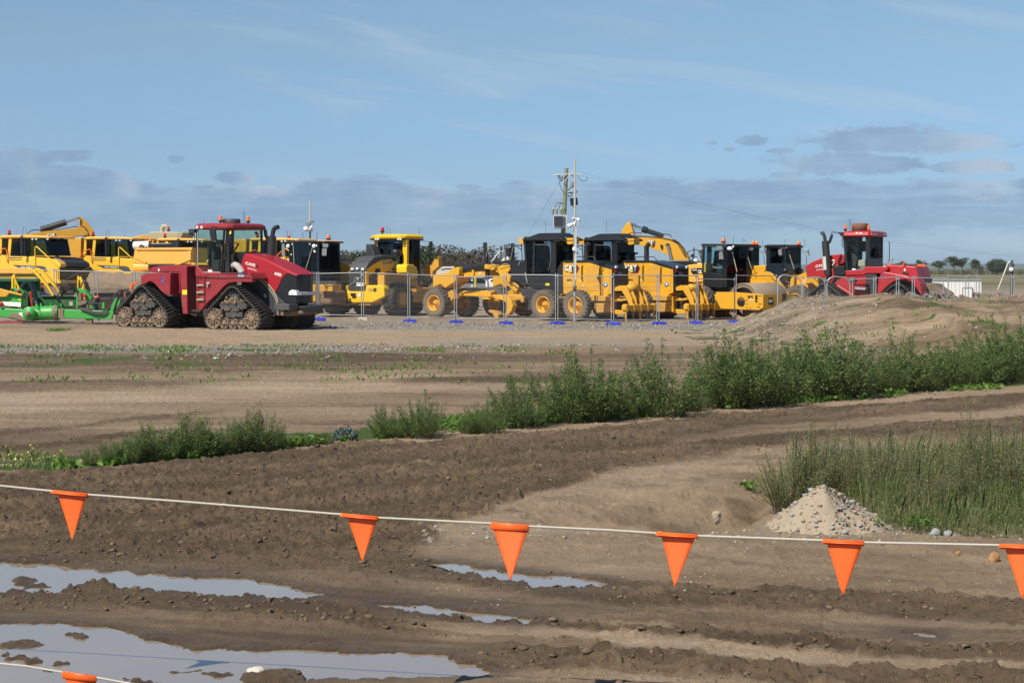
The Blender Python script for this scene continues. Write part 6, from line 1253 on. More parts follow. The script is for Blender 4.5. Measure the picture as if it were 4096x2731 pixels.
t('firewall', 'black_paint', [('p', [(540, 440), (650, 430), (665, 520), (560, 530)], .75, 2.1)], .02)
v0, v1 = .55, 2.35; ua, ub = T2.P(655, 300, v0)[0], T2.P(1000, 300, v0)[0]-.55; zt, zb = T2.P(800, 158, v0)[2], T2.P(800, 440, v0)[2]
ub = T2.P(862, 300, v0)[0]
t('cab_post', 'black_paint', [('p', [(640, 158), (662, 158), (690, 470), (668, 470)], v0, v0+.08), ('p', [(855, 158), (888, 158), (885, 440), (855, 440)], v0, v0+.1)], .01)
m = MB()
for a in (ua+.05, ub): m.tube([(a, v1, zb), (a, v1, zt)], .05, 6)
m.out('cab_post', 'black_paint', T2.e)
t('side_window', 'clear_glass', [('p', [(664, 165), (855, 165), (855, 430), (800, 470), (690, 470)], v0+.03, v0+.04)])
m = MB(); m.box(ub, ub+.012, v0+.1, v1-.02, zb-.0, zt); m.out('rear_window', 'clear_glass', T2.e); m = MB(); m.box(ua+.1, ub, v1, v1+.012, zb, zt); m.box(ua, ua+.012, v0+.1, v1, zb-.1, zt); m.out('windscreen', 'clear_glass', T2.e)
m = MB(); m.box(ub-.03, ub+.05, v0, v1, zb-.1, zb+.38); m.out('cab_back', 'black_paint', T2.e, .02)
m = MB(); ringloft('cab_roof', 'red_bright', T2.e, [rrect(ua-.12, ub+.2, v0-.1, v1+.08, zt, .12), rrect(ua-.2, ub+.25, v0-.16, v1+.14, zt+.05, .14), rrect(ua-.15, ub+.22, v0-.1, v1+.1, zt+.2, .14), rrect(ua+.1, ub, v0+.1, v1-.1, zt+.26, .14)])
t('seat', 'cream_trim', [('p', [(780, 440), (785, 380), (850, 370), (850, 440)], 1.0, 1.6), ('b', 888, 300, 930, 365, 1.6, 1.9)], .04); t('cab_interior', 'seat_fabric', [('p', [(710, 300), (740, 300), (780, 370), (760, 440), (720, 440)], 1.1, 1.4), ('t', [(755, 250, 1.3), (790, 265, 1.3), (800, 300, 1.3)], .03), ('p', [(930, 270), (970, 262), (985, 340), (940, 360)], 1.5, 1.9), ('b', 800, 200, 850, 300, 1.9, 2.0)], .02)
for x, y, v in ((665, 100, 1.0), (884, 108, 1.2)): beacon(T2, x, y, v, .27, stalk=.1)
t('gps_receiver', 'rust', [('L', (803, 108, 1.45), [(0, .36), (.34, .36), (.36, .3), (.36, .0), (0, 0)], 'z', 18)])
t('antenna', 'hose_black', [('t', [(700, 112, .8), (702, -10, .8)], .008, 4), ('t', [(712, 112, .8), (714, -5, .8)], .008, 4), ('t', [(818, 110, .8), (818, 65, .8)], .006, 4)])
t('mirror', 'black_paint', [('p', [(500, 210), (520, 150), (542, 132), (545, 150), (528, 205), (510, 228)], .0, .06), ('t', [(530, 150, .03), (535, 115, .05), (640, 122, .4)], .018, 5), ('p', [(590, 122), (650, 120), (655, 150), (625, 145)], .4, .5), ('t', [(1070, 205, 2.4), (1082, 215, 2.4), (1080, 380, 2.4), (1068, 400, 2.4)], .02, 5), ('t', [(640, 165, .45), (632, 190, .45), (640, 260, .45)], .02, 5)], .01)
t('work_lamp', 'lamp_lens', [('L', (x, 128, v0-.16), [(0, 0), (.055, 0), (.06, .08)], 'v', 12) for x in (772, 808)])
m = MB(); zl = zt+.13
for k, v in enumerate((v0+.35, v0+.55, v1-.35, v1-.15)):
    m = MB(); m.lathe((ub+.24, v, zt+.08), [(0, .03), (.06, .03), (.06, -.02)], 'u', 12); m.out('work_lamp', 'grey_plastic', T2.e)
m = MB(); m.box(ub+.22, ub+.26, v0+.0, v0+.28, zt+.07, zt+.15); m.out('marker_lamp', 'amber_lens', T2.e)
m = MB(); ue = T2.P(1355, 500, .72)[0]
tri = [T2.Q(x, y, ue-.3) for x, y in [(1205, 442), (1226, 396), (1246, 440)]]
m.ext([(ue-.3, a[1], a[2]) for a in tri], [(ue-.34, a[1], a[2]) for a in tri]); m.out('warning_triangle', 'orange_rail', T2.e)
t('light_bar', 'black_paint', [('t', [(1062, 428, 1.1), (1418, 425, 1.1)], .03, 6)]); t('tail_lamp', 'amber_lens', [('b', 1062, 418, 1090, 434, 1.0, 1.1), ('b', 1345, 418, 1418, 434, 1.0, 1.1)]); t('tail_lamp', 'red_lens', [('b', 1090, 418, 1130, 434, 1.0, 1.1)])
t('sticker', 'sticker_white', [('b', 1218, 460, 1232, 482, .70, .715), ('b', 1028, 430, 1040, 444, .70, .715), ('b', 728, 458, 760, 474, .43, .445)])
m = MB(); c = T2.P(1028, 535, -.006)
for k in range(20):
    a, b = 2*math.pi*k/20, 2*math.pi*(k+1)/20; m.tube([(c[0]+.13*math.cos(a), c[1], c[2]+.13*math.sin(a)), (c[0]+.13*math.cos(b), c[1], c[2]+.13*math.sin(b))], .008, 4, False)
m.out('fleet_marking', 'sticker_blue', T2.e)
t('pin', 'galvanised', [('t', [(1102, 418, .8), (1104, 372, .8)], .03, 6), ('t', [(1098, 368, .8), (1110, 366, .8)], .05, 6)]); t('cap', 'black_paint', [('L', (1215, 500, .68), [(0, 0), (.06, 0), (.06, .05)], 'v', 12), ('L', (1248, 502, .68), [(0, 0), (.06, 0), (.06, .05)], 'v', 12)])
t('articulation_joint', 'charcoal', [('b', 855, 505, 960, 720, .5, 2.2)], .05)
t('ladder_rung', 'red_bright', [('b', 745, y, 850, y+8, .05, .3) for y in (560, 590, 620)]); t('step', 'galvanised', [('p', [(752, 632), (855, 640), (852, 662), (755, 655)], .0, .35)], .005)
t('ladder_rail', 'red_bright', [('t', [(748, 530, .1), (748, 720, .1)], .03, 6), ('t', [(590, 620, .2), (740, 715, .2)], .08, 6)]); t('tool_box', 'dark_grey', [('b', 690, 545, 755, 598, .0, .25)], .02)
t('hitch', 'mud_metal', [('p', [(1385, 590), (1500, 600), (1540, 640), (1620, 690), (1620, 760), (1390, 760)], 1.0, 2.0)], .05)
t('chassis', 'charcoal', [('b', 480, 545, 1400, 760, .9, 2.0)], .02)
# ---------------------------------------------------------------- things beyond and beside it
C1 = Rig('site_trailer', 'low white box trailer behind the fence at right, beside the red tractor', 'trailer', Z7, 1720, 104, 0)
C1.part('body', 'white_paint', [('b', 1490, 572, 1952, 750, 0, 2.4)], bevel=.03); C1.part('roof_trim', 'galvanised', [('b', 1488, 560, 1955, 574, -.05, 2.45)], bevel=.01)
C1.part('door', 'white_paint', [('b', 1775, 645, 1862, 748, -.05, .0)], bevel=.01); C1.part('door_frame', 'grey_plastic', [('t', [(1772, 750, -.06), (1772, 640, -.06), (1866, 640, -.06), (1866, 750, -.06)], .03, 4)])
C1.part('body_rib', 'off_white', [('b', x, 576, x+3, 748, -.02, 0) for x in range(1520, 1950, 36)])
C2 = Rig('parked_car', 'dark car glimpsed through the wire mesh under the grader beam', 'car', Z12, 600, 104, 0)
C2.part('body', 'grey_plastic', [('p', [(290, 700), (300, 640), (360, 590), (430, 470), (520, 440), (900, 440), (940, 520), (1300, 540), (1330, 600), (1330, 760), (290, 760)], 0, 1.7)], bevel=.08)
C2.part('side_window', 'dark_glass', [('p', [(350, 600), (440, 480), (620, 470), (620, 600)], -.02, 0), ('p', [(680, 470), (880, 470), (920, 600), (680, 600)], -.02, 0)])
C2.part('sticker', 'sticker_white', [('b', 555, 500, 595, 550, -.03, -.02), ('b', 550, 655, 595, 705, -.03, -.02)]); C2.part('stripe', 'sticker_yellow', [('b', 633, 440, 648, 710, -.03, -.01), ('b', 666, 440, 681, 710, -.03, -.01)])
for x in (480, 1150): wheel(C2, 'wheel', (C2.P(x, 800, .2)[0], .2, .35), .35, .22, .2, 'rubber', 'galvanised', 16, 'block', .05, 0, None, .01)
C3 = Rig('parked_car', 'pale ute seen behind the grader between its beam and the front wheel of its twin', 'car', Z12, 1150, 101, 0)
C3.part('body', 'white_paint', [('p', [(930, 690), (935, 560), (1050, 490), (1290, 490), (1400, 560), (1480, 600), (1480, 720), (935, 720)], 0, 1.7)], bevel=.06); C3.part('side_window', 'dark_glass', [('p', [(1060, 560), (1090, 505), (1270, 505), (1300, 560)], -.02, 0)])
for x in (1010, 1400): wheel(C3, 'wheel', (C3.P(x, 800, .2)[0], .2, .35), .35, .22, .2, 'rubber', 'galvanised', 16, 'block', .05, 0, None, .01)
C4 = Rig('covered_trailer', 'pale low-roofed trailer behind the loader bucket, left of the grader nose', 'trailer', Z4, 560, 96, 0)
C4.part('roof', 'off_white', [('p', [(445, 640), (520, 562), (725, 556), (740, 572), (735, 700), (445, 700)], 0, 2.2)], bevel=.03); C4.part('body', 'dark_grey', [('b', 450, 700, 735, 860, .05, 2.15)], bevel=.02)
for x in (520, 660): wheel(C4, 'wheel', (C4.P(x, 900, .2)[0], .2, .4), .4, .24, .22, 'rubber', 'galvanised', 16, 'block', .05, 0, None, .01)
# rusty steel attachments laid out in a row
def attachment(label, x, y, w, h, k):
    R = Rig('digging_attachment', label, 'attachment', Z7, x, 75.8+.3*(k % 3), -20+9*(k % 4), group='rusty steel attachments in a row behind the fence')
    a = R.part('side_plate', 'rusty_steel', [('p', [(x, y+h*.3), (x+w*.12, y+h*.05), (x+w*.3, y), (x+w*.55, y+h*.2), (x+w*.8, y+h*.35), (x+w, y+h*.55), (x+w*.95, y+h*.85), (x+w*.7, y+h), (x+w*.45, y+h*.75), (x+w*.2, y+h*.8), (x+w*.1, y+h*.6)], v, v+.08) for v in (0,)], bevel=.015)
    b = a.copy(); col.objects.link(b); b.parent = R.e; b.location.y = .55
    R.part('pin', 'rust', [('L', (x+w*.22, y+h*.25, -.04), [(0, 0), (.045, 0), (.045, .72)], 'v', 14)]); R.part('cross_plate', 'rusty_steel', [('p', [(x+w*.3, y+h*.1), (x+w*.8, y+h*.4), (x+w*.75, y+h*.5), (x+w*.28, y+h*.2)], .05, .58)], bevel=.01)
    R.part('lug', 'rust', [('L', (x+w*.85, y+h*.7, -.03), [(0, 0), (.04, 0), (.04, .7)], 'v', 12)])
    R.part('stand', 'rusty_steel', [('p', [(x+w*.2, y+h*.7), (x+w*.8, y+h*.8), (x+w*.85, y+h*1.5), (x+w*.15, y+h*1.5)], .1, .5)], bevel=.02)
AL = ['rusty grey attachment against the red tractor track, first of the row', 'second attachment from the left in the rusty row', 'third attachment, most orange rust, just left of a dark fence post', 'fourth attachment in the rusty row', 'attachment at the right end of the left cluster', 'small brown attachment alone before the white trailer door', 'first attachment of the right-hand cluster', 'pale middle attachment right of the white trailer', 'last rusty attachment, by the lamp post with a brace']
for k, (x, y, w, h) in enumerate([(1225, 680, 165, 90), (1400, 690, 120, 90), (1480, 672, 140, 95), (1560, 680, 120, 95), (1610, 690, 115, 90), (1740, 705, 95, 50), (1885, 682, 140, 90), (2000, 695, 120, 70), (2080, 680, 150, 80)]): attachment(AL[k], x, y, w, h, k)
# ---------------------------------------------------------------- poles
PZ = Rig('steel_pole', 'tall thin grey steel pole with white cameras, at the fence by the graders', 'pole', Z8, 687, 76.6, 0)
PZ.part('pole', 'galvanised', [('L', (687, 2400, 0), [(.095, 0), (.095, 30)], 'z', 14)]) if 0 else None
zt = PZ.P(687, 75, 0)[2]; m = MB(); m.lathe((0, 0, 0), [(.05, -.1), (.046, zt), (0, zt)], 'z', 16); m.out('pole', 'pole_grey', PZ.e); m = MB(); m.lathe((0, 0, 0), [(.05, 1.28), (.075, 1.28), (.075, 1.5), (.05, 1.5)], 'z', 16); m.out('pole_joint', 'dark_grey', PZ.e)
PZ.part('floodlight', 'black_paint', [('p', [(595, 800), (735, 785), (748, 920), (615, 940)], .12, .26), ('t', [(655, 940, .15), (662, 975, .1)], .02)], bevel=.01)
cb = PZ.part('camera', 'white_paint', [('t', [(560, 1320, -.15), (615, 1290, -.12)], .085, 12)]); PZ.part('camera_arm', 'white_paint', [('t', [(600, 1300, -.12), (660, 1262, -.1)], .045, 10), ('o', (662, 1270, -.08), .07, 10)], cb)
cb = PZ.part('camera', 'white_paint', [('t', [(748, 1210, -.1), (775, 1185, -.1)], .08, 12)]); PZ.part('camera_arm', 'white_paint', [('t', [(690, 1180, -.1), (740, 1178, -.1), (755, 1195, -.1)], .035, 8), ('o', (658, 1170, -.06), .05, 8), ('t', [(755, 1215, -.1), (750, 1280, -.1), (730, 1300, -.08)], .014, 5)], cb)
PZ.part('cable', 'white_paint', [('t', [(712, 1210, -.12), (690, 1250, -.12), (680, 1310, -.12), (712, 1350, -.12), (712, 1560, -.12), (710, 1900, -.12), (704, 2300, -.12)], .022, 6)])
PZ.part('junction_box', 'white_paint', [('p', [(645, 1700), (700, 1700), (700, 1770), (645, 1765)], -.16, -.1)], bevel=.02)
PW = Rig('power_pole', 'greenish timber power pole carrying a grey transformer, behind the grader cab', 'power pole', Z8, 500, 112, 0)
pb, pt_ = PW.P(470, 1500, 0), PW.P(536, 245, 0)
m = MB(); d = (pt_[0]-pb[0])/(pt_[2]-pb[2]); m.tube([(pb[0]-d*pb[2], 0, 0), pb, pt_], [.15, .14, .115], 16); m.out('pole', 'timber_pole', PW.e)
PW.part('crossarm', 'off_white', [('p', [(285, 360), (660, 338), (820, 355), (820, 372), (660, 355), (285, 378)], -.3, -.2), ('p', [(570, 290), (665, 308), (660, 322), (570, 300)], -.2, -.1)], bevel=.01)
PW.part('insulator', 'grey_plastic', [('t', [(380, 375, -.2), (420, 440, -.2)], .07), ('t', [(455, 400, -.2), (430, 480, -.2)], .08), ('t', [(640, 365, -.2), (660, 410, -.2)], .05), ('t', [(655, 500, -.2), (630, 600, -.2)], .12), ('t', [(400, 430, -.2), (440, 490, -.2)], .05)])
PW.part('brace', 'galvanised', [('t', [(480, 500, -.3), (600, 370, -.3)], .03, 5), ('t', [(420, 370, -.3), (500, 520, -.3)], .02, 5)])
tf = PW.part('transformer', 'transformer_grey', [('b', 290, 1105, 490, 1340, -1.1, -.25), ('b', 478, 1105, 560, 1335, -.95, -.2), ('p', [(285, 1335), (495, 1335), (560, 1322), (560, 1340), (400, 1356), (290, 1350)], -1.1, -.3)], bevel=.03)
PW.part('cooling_fin', 'dark_grey', [('b', x, 1125, x+7, 1310, -1.18, -1.1) for x in range(305, 470, 14)], tf)
PW.part('bushing', 'grey_plastic', [('t', [(x, 1105, -.7), (x, 1010, -.7)], .07, 10) for x in (285, 355, 433)], tf); PW.part('bushing_cap', 'cream_trim', [('o', (x, 998, -.7), .10, 8) for x in (287, 355, 436)], tf)
PW.part('cable', 'hose_black', [('t', [(335, 990, -.6), (345, 910, -.6), (380, 878, -.5), (440, 885, -.4), (490, 905, -.3)], .02, 5), ('t', [(405, 990, -.6), (410, 920, -.6), (440, 890, -.5), (485, 900, -.3)], .02, 5), ('t', [(405, 490, -.2), (415, 560, -.2), (450, 640, -.2), (490, 700, -.2)], .02, 5), ('t', [(740, 370, -.2), (770, 440, -.2), (840, 490, -.2), (900, 470, -.2), (918, 400, -.2)], .015, 5),
   ('t', [(560, 660, 0), (600, 610, 0), (640, 600, 0)], .03, 5), ('t', [(560, 710, .2), (600, 695, .2), (640, 710, .2), (625, 760, .2), (570, 768, .2), (560, 740, .2)], .03, 5), ('t', [(560, 705, .2), (640, 690, .2), (720, 700, .2), (740, 680, .2), (715, 650, .2)], .025, 5), ('t', [(490, 1100, .1), (500, 950, .1), (490, 850, .1), (540, 850, 0)], .025, 5)])
# guy wire and overhead conductors
def wire(name, label, pts, r, cat='cable'):
    m = MB(); m.tube(pts, r, 4, smooth=False); o = m.out(name, 'grey_plastic'); tag(o, label, cat); return o
q0 = at(2150+470*.21685, 620+390*.21685, 111.7); q1 = at(2105, 950, 118); wire('guy_wire', 'thin stay wire slanting down left from the power pole crossarm', [q0, at(2176, 832, 116), q1], .008, 'wire')
for k, (y0, ye, lab) in enumerate([(692, 984, 'upper overhead wire running right from the power pole'), (702, 966, 'middle overhead wire running right from the power pole'), (712, 975, 'lower overhead wire running right from the power pole')]):
    pts = []
    A_ = Vector(at(2330-k*14, y0, 112)); Bv = Vector(at(4330, ye+62, 150+k*2))
    for i in range(25):
        s = i/24; p = A_.lerp(Bv, s); p.z -= 4*1.0*s*(1-s); pts.append(tuple(p))
    wire('overhead_wire', lab, pts, .0045, 'power line')
PL = Rig('lamp_pole', 'slim pole with two floodlights and white cameras, between the red tractor and the yellow loader', 'pole', Z3, 700, 118, 0)
zt = PL.P(698, 75, 0)[2]; m = MB(); m.lathe((0, 0, 0), [(.065, -.1), (.06, zt), (0, zt)], 'z', 12); m.out('pole', 'pole_grey', PL.e)
PL.part('floodlight', 'grey_plastic', [('p', [(645, 325), (695, 322), (698, 355), (655, 358)], -.3, -.15)], bevel=.02); PL.part('floodlight', 'grey_plastic', [('p', [(695, 295), (742, 293), (738, 325), (690, 328)], -.3, -.15)], bevel=.02)
PL.part('camera', 'white_paint', [('t', [(632, 405, -.3), (668, 388, -.3)], .16, 10)]); PL.part('camera', 'white_paint', [('t', [(690, 385, -.3), (708, 395, -.3)], .22, 12), ('o', (706, 408, -.3), .14, 8)])
PB = Rig('lamp_pole', 'slender pole with a slanting white brace, by the last fence panels at right', 'pole', Z7, 2237, 92, 0)
zt = PB.P(2237, 378, 0)[2]; m = MB(); m.lathe((0, 0, 0), [(.075, -.1), (.075, zt), (0, zt)], 'z', 10); m.out('pole', 'dark_grey', PB.e)
PB.part('brace', 'off_white', [('t', [(2225, 385, -.1), (2200, 410, -.1), (2105, 660, -.1)], .035, 6)]); PB.part('fitting', 'charcoal', [('b', 2240, 415, 2262, 438, -.15, 0)]); PB.part('camera', 'white_paint', [('o', (2233, 468, -.1), .12, 8)])
PC = Rig('camera_mast', 'thin mast with white fittings beyond the grader bonnet, left of the grader mirror', 'mast', Z4, 1400, 118, 0)
PC.part('mast', 'galvanised', [('t', [(1400, 330, 0), (1400, 760, 0)], .06, 8), ('t', [(1225, 500, 0), (1340, 352, 0), (1400, 345, 0)], .04, 6)]); PC.part('floodlight', 'grey_plastic', [('b', 1380, 360, 1418, 395, -.2, 0)]); PC.part('camera', 'white_paint', [('t', [(1420, 445, -.1), (1448, 465, -.1)], .16, 10), ('p', [(1350, 490), (1395, 440), (1405, 440), (1400, 480)], -.1, 0)])
# ---------------------------------------------------------------- fence panels and their feet
def panel(label, x0, yb0, x1, yb1, top0, top1, kind='wire', grp='temporary wire fence panels', Y0=None, Y1=None, lean=0):
    a = at(x0, HOR, Y0)[:2] if Y0 else gnd(x0, yb0)[:2]; b = at(x1, HOR, Y1)[:2] if Y1 else gnd(x1, yb1)[:2]
    L = math.dist(a, b); th = math.atan2(b[1]-a[1], b[0]-a[0]); e = empty('temporary_fence', (a[0], a[1], 0), th); tag(e, label, 'fence', grp); e.rotation_euler[0] = math.radians(lean)
    za = at(x0, top0, a[1])[2]; zb = at(x1, top1, b[1])[2]; z0 = .10
    m = MB()
    if kind == 'wire':
        m.tube([(0.03, 0, za), (.03, 0, z0-.04)], .021, 7); m.tube([(L-.03, 0, zb), (L-.03, 0, z0-.04)], .021, 7); m.tube([(0, 0, za-.08), (L, 0, zb-.08)], .019, 7); m.tube([(0, 0, z0+.05), (L, 0, z0+.05)], .016, 6)
    else:
        m.tube([(.03, 0, z0), (.03, 0, za-.3), (.1, 0, za-.1), (.28, 0, za), (L-.28, 0, zb), (L-.1, 0, zb-.1), (L-.03, 0, zb-.3), (L-.03, 0, z0)], .024, 7); m.tube([(0, 0, z0+.05), (L, 0, z0+.05)], .02, 6)
    m.out('frame', 'galvanised', e)
    m = MB()
    if kind == 'wire':
        n = int(L/.055)
        for i in range(1, n):
            x = L*i/n; zz_ = za+(zb-za)*i/n-.08; w = .0016; j = .004*math.sin(i*2.1)
            m.add([(x-w, 0, z0+.05), (x+w, w, z0+.05), (x+w+j, w, zz_), (x-w+j, 0, zz_)], [(0, 1, 2, 3)])
        for k in range(1, 8):
            z = z0+.05+(za-z0-.13)*k/7.6; w = .0016; m.add([(0, -.004, z-w), (L, -.004, z-w+(zb-za)*k/8), (L, -.004, z+w+(zb-za)*k/8), (0, -.004, z+w)], [(0, 1, 2, 3)])
    else:
        s = .075; h = za-z0; w = .0021
        for i in range(int(-h/s), int(L/s)+1):
            for sg in (0, 1):
                xa, xb = i*s, i*s+h
                t0, t1 = max(0, -xa)/h, min(1, (L-xa)/h)
                if t1 <= t0: continue
                p, q_ = (xa+t0*h, z0+t0*h), (xa+t1*h, z0+t1*h)
                if sg: p, q_ = (L-p[0], p[1]), (L-q_[0], q_[1])
                m.add([(p[0]-w, sg*.003, p[1]), (p[0]+w, sg*.003, p[1]), (q_[0]+w, sg*.003, q_[1]), (q_[0]-w, sg*.003, q_[1])], [(0, 1, 2, 3)])
    m.out('mesh_infill', 'fence_wire', e)
    m = MB()
    for z in (za-.12,): m.box(L-.06, L+.08, -.03, .03, z-.03, z+.03)
    m.out('clamp', 'galvanised', e)
    return e
PX = [(1236, 1270), (1274, 1272), (1453, 1274), (1637, 1281), (1824, 1285), (2022, 1288), (2229, 1289), (2452, 1294), (2634, 1293), (2790, 1289), (2943, 1283), (3110, 1276)]
TOP = [(1085, 1087), (1087, 1083), (1083, 1092), (1091, 1095), (1100, 1097), (1091, 1092), (1094, 1097), (1092, 1094), (1094, 1095), (1108, 1110), (1094, 1097)]
LB = ['narrow wire panel just right of the red tractor nose', 'wire panel before the left rear of the yellow loader', 'wire panel across the yellow loader wheel', 'wire panel before the front wheel of the nearer grader', 'wire panel over the dark gap under the grader beam', 'wire panel across the first rear wheel of the nearer grader', 'wire panel crossed by the tall steel pole', 'wire panel across the rear of the second grader', 'wire panel before the second grader ripper', 'wire panel left of the roller drum end', 'wire panel across the roller front beam']
for i in range(11): panel(LB[i], PX[i][0]+(0 if i else 0), PX[i][1], PX[i+1][0]-4, PX[i+1][1], *TOP[i])
q7 = lambda x, y: (3100+x*.42347, 880+y*.42347)
FX = [(20, 515, 258, 540), (258, 545, 482, 540), (486, 535, 716, 540), (728, 540, 940, 535), (948, 530, 1155, 520), (1165, 520, 1305, 530), (1312, 525, 1600, 535), (1632, 508, 1808, 515), (1822, 515, 1910, 510), (1925, 515, 2245, 520), (2255, 520, 2400, 525)]
LR = ['rounded chain-link panel rising out of the bank beside the roller', 'chain-link panel before the yellow loader arm', 'chain-link panel right of the yellow coupler', 'panel before the red tractor ladder', 'panel before the gap ahead of the red rear fender', 'panel before the red rear fender', 'panel before the rusty attachments and red rear corner', 'panel before the left half of the white trailer', 'narrow panel before the white trailer door', 'panel before the right-hand attachments', 'panel at the right edge of the view']
for i, (x0, y0, x1, y1) in enumerate(FX):
    a, b = q7(x0, y0), q7(x1, y1); Ya = 75+(i*.12); panel(LR[i], a[0], 0, b[0], 0, a[1], b[1], 'link' if i < 3 else 'wire', 'temporary wire fence panels', Ya, Ya+.1)
z1_ = lambda x, y: (x*.3316, 820+y*.3316)
for i, (x0, y0, x1, y1) in enumerate([(-240, 745, 230, 752), (240, 752, 660, 765), (670, 772, 1140, 780), (1165, 780, 1600, 785), (1620, 790, 2060, 800)]):
    a, b = z1_(x0, y0), z1_(x1, y1)
    panel(['wire panel behind the scraper bowl at the left edge', 'wire panel behind the yellow scraper arms', 'wire panel before the dump truck grille', 'wire panel before the mud-caked drum', 'wire panel behind the rear deck of the red tractor'][i], a[0], 0, b[0], 0, a[1], b[1], 'wire', 'temporary wire fence panels', 80.5, 80.5)
FT = [(1236, 1277, 1), (1277, 1280, 0), (1453, 1280, 2), (1640, 1287, 0), (1825, 1291, 0), (2025, 1296, 0), (2230, 1296, 0), (2453, 1297, 0), (2637, 1297, 0), (2783, 1294, 0), (2940, 1291, 0)]
FL = ['small blue foot half behind its neighbour by the red tractor', 'blue plastic fence foot nearest the red tractor nose', 'pale concrete fence foot, the only one not blue', 'blue foot below the wheel loader tyre', 'blue foot left of the grader front wheel gap', 'blue foot under the grader blade', 'blue foot between the two rear grader wheels', 'blue foot right of the tall steel pole', 'blue foot below the ripper shanks', 'blue foot below the second ripper', 'blue foot closest to the soil bank']
for (x, y, k), lab in zip(FT, FL):
    g = gnd(x, y+3); e = empty('fence_weight', (g[0], g[1], .0), random.uniform(-.35, .2)); tag(e, lab, 'fence foot', 'fence feet along the haul road')
    hw, hd, hh = (.22, .11, .15) if k == 2 else (.29, .12, .13)
    m = MB(); m.ext([(-hw, -hd, 0), (-hw+.06, -hd, 0), (-hw+.08, -hd, .06), (-hw+.2, -hd, .06), (-hw+.22, -hd, 0), (hw-.02, -hd, 0), (hw, -hd, .03), (hw-.05, -hd, hh), (-hw+.04, -hd, hh)], [(-hw, hd, 0), (-hw+.06, hd, 0), (-hw+.08, hd, .06), (-hw+.2, hd, .06), (-hw+.22, hd, 0), (hw-.02, hd, 0), (hw, hd, .03), (hw-.05, hd, hh), (-hw+.04, hd, hh)])
    m.out('block', 'concrete_block' if k == 2 else 'blue_plastic', e, .012)
    m = MB(); m.tube([(-.02, 0, hh), (-.02, 0, hh+.05)], .03, 8); m.out('socket', 'dark_grey', e)
# ---------------------------------------------------------------- leaves and stems as many small faces
def leafmat(name, stops, trans=.25, rough=.55):
    m, nt, b = newmat(name); g = N(nt, 'ShaderNodeNewGeometry')
    base = ramp(nt, math_(nt, 'ADD', math_(nt, 'MULTIPLY', g.outputs['Random Per Island'], .75), math_(nt, 'MULTIPLY', noise(nt, 2.2, 3, .6, objco(nt)), .35)), stops)
    nt.links.new(base, b.inputs['Base Color']); b.inputs['Roughness'].default_value = rough; b.inputs['Specular IOR Level'].default_value = .3
    t = N(nt, 'ShaderNodeBsdfTranslucent'); nt.links.new(base, t.inputs[0]); mx = N(nt, 'ShaderNodeMixShader'); mx.inputs[0].default_value = trans
    nt.links.new(b.outputs[0], mx.inputs[1]); nt.links.new(t.outputs[0], mx.inputs[2]); nt.links.new(mx.outputs[0], nt.nodes['Material Output'].inputs[0]); return m
leafmat('weed_leaf', [(.05, (.045, .085, .025)), (.4, (.100, .165, .048)), (.75, (.175, .245, .080)), (1.0, (.28, .33, .13))], .36)
leafmat('olive_leaf', [(.05, (.075, .105, .035)), (.5, (.17, .205, .075)), (1.0, (.42, .40, .26))], .35)
leafmat('bright_leaf', [(.05, (.05, .11, .015)), (.5, (.10, .20, .03)), (1.0, (.20, .30, .06))])
leafmat('grass_blade', [(.05, (.045, .075, .020)), (.4, (.090, .130, .036)), (.72, (.165, .185, .070)), (.88, (.30, .27, .15)), (1.0, (.44, .38, .24))], .3)
leafmat('seed_head', [(.05, (.30, .28, .18)), (1.0, (.62, .60, .50))])
leafmat('weed_stem', [(.05, (.07, .075, .03)), (1.0, (.16, .13, .06))], .1)
leafmat('dry_stalk', [(.05, (.12, .07, .04)), (1.0, (.22, .12, .06))], .1)
leafmat('blue_leaf', [(.05, (.08, .12, .11)), (1.0, (.22, .28, .27))])
leafmat('bare_twig', [(.05, (.055, .042, .034)), (1.0, (.13, .10, .085))], .05, .9)
leafmat('gum_leaf', [(.05, (.030, .042, .020)), (.5, (.055, .075, .035)), (1.0, (.11, .125, .07))], .15)
leafmat('dark_leaf', [(.05, (.020, .032, .012)), (1.0, (.06, .085, .03))], .15)
leafmat('russet_leaf', [(.05, (.042, .036, .025)), (1.0, (.11, .080, .055))], .1)
leafmat('yellow_flower', [(.05, (.6, .5, .05)), (1.0, (.8, .7, .2))])
def batch(A, n):
    """(k, n, 3) array of polygons -> verts, faces"""
    v = A.reshape(-1, 3); return v, [tuple(range(i*n, i*n+n)) for i in range(len(A))]
def mesh_np(name, verts, nper, mat, parent=None):
    me = bpy.data.meshes.new(name); n = len(verts); me.vertices.add(n); me.vertices.foreach_set('co', verts.astype(np.float32).ravel())
    me.loops.add(n); me.loops.foreach_set('vertex_index', np.arange(n, dtype=np.int32)); me.polygons.add(n//nper); me.polygons.foreach_set('loop_start', np.arange(0, n, nper, dtype=np.int32)); me.update(calc_edges=True)
    me.materials.append(MATS[mat]); o = bpy.data.objects.new(name, me); col.objects.link(o)
    if parent is not None: o.parent = parent
    return o
def leaves(P, D, l, w, rng):
    """diamond leaves at P pointing along D (both (k,3)), length l, width w arrays"""
    D = D/np.linalg.norm(D, axis=1, keepdims=True); r = rng.normal(size=P.shape); S = np.cross(D, r); S /= np.linalg.norm(S, axis=1, keepdims=True)+1e-9
    l = l[:, None]; w = w[:, None]; return np.stack([P, P+D*l*.45+S*w, P+D*l, P+D*l*.45-S*w], 1).reshape(-1, 3)
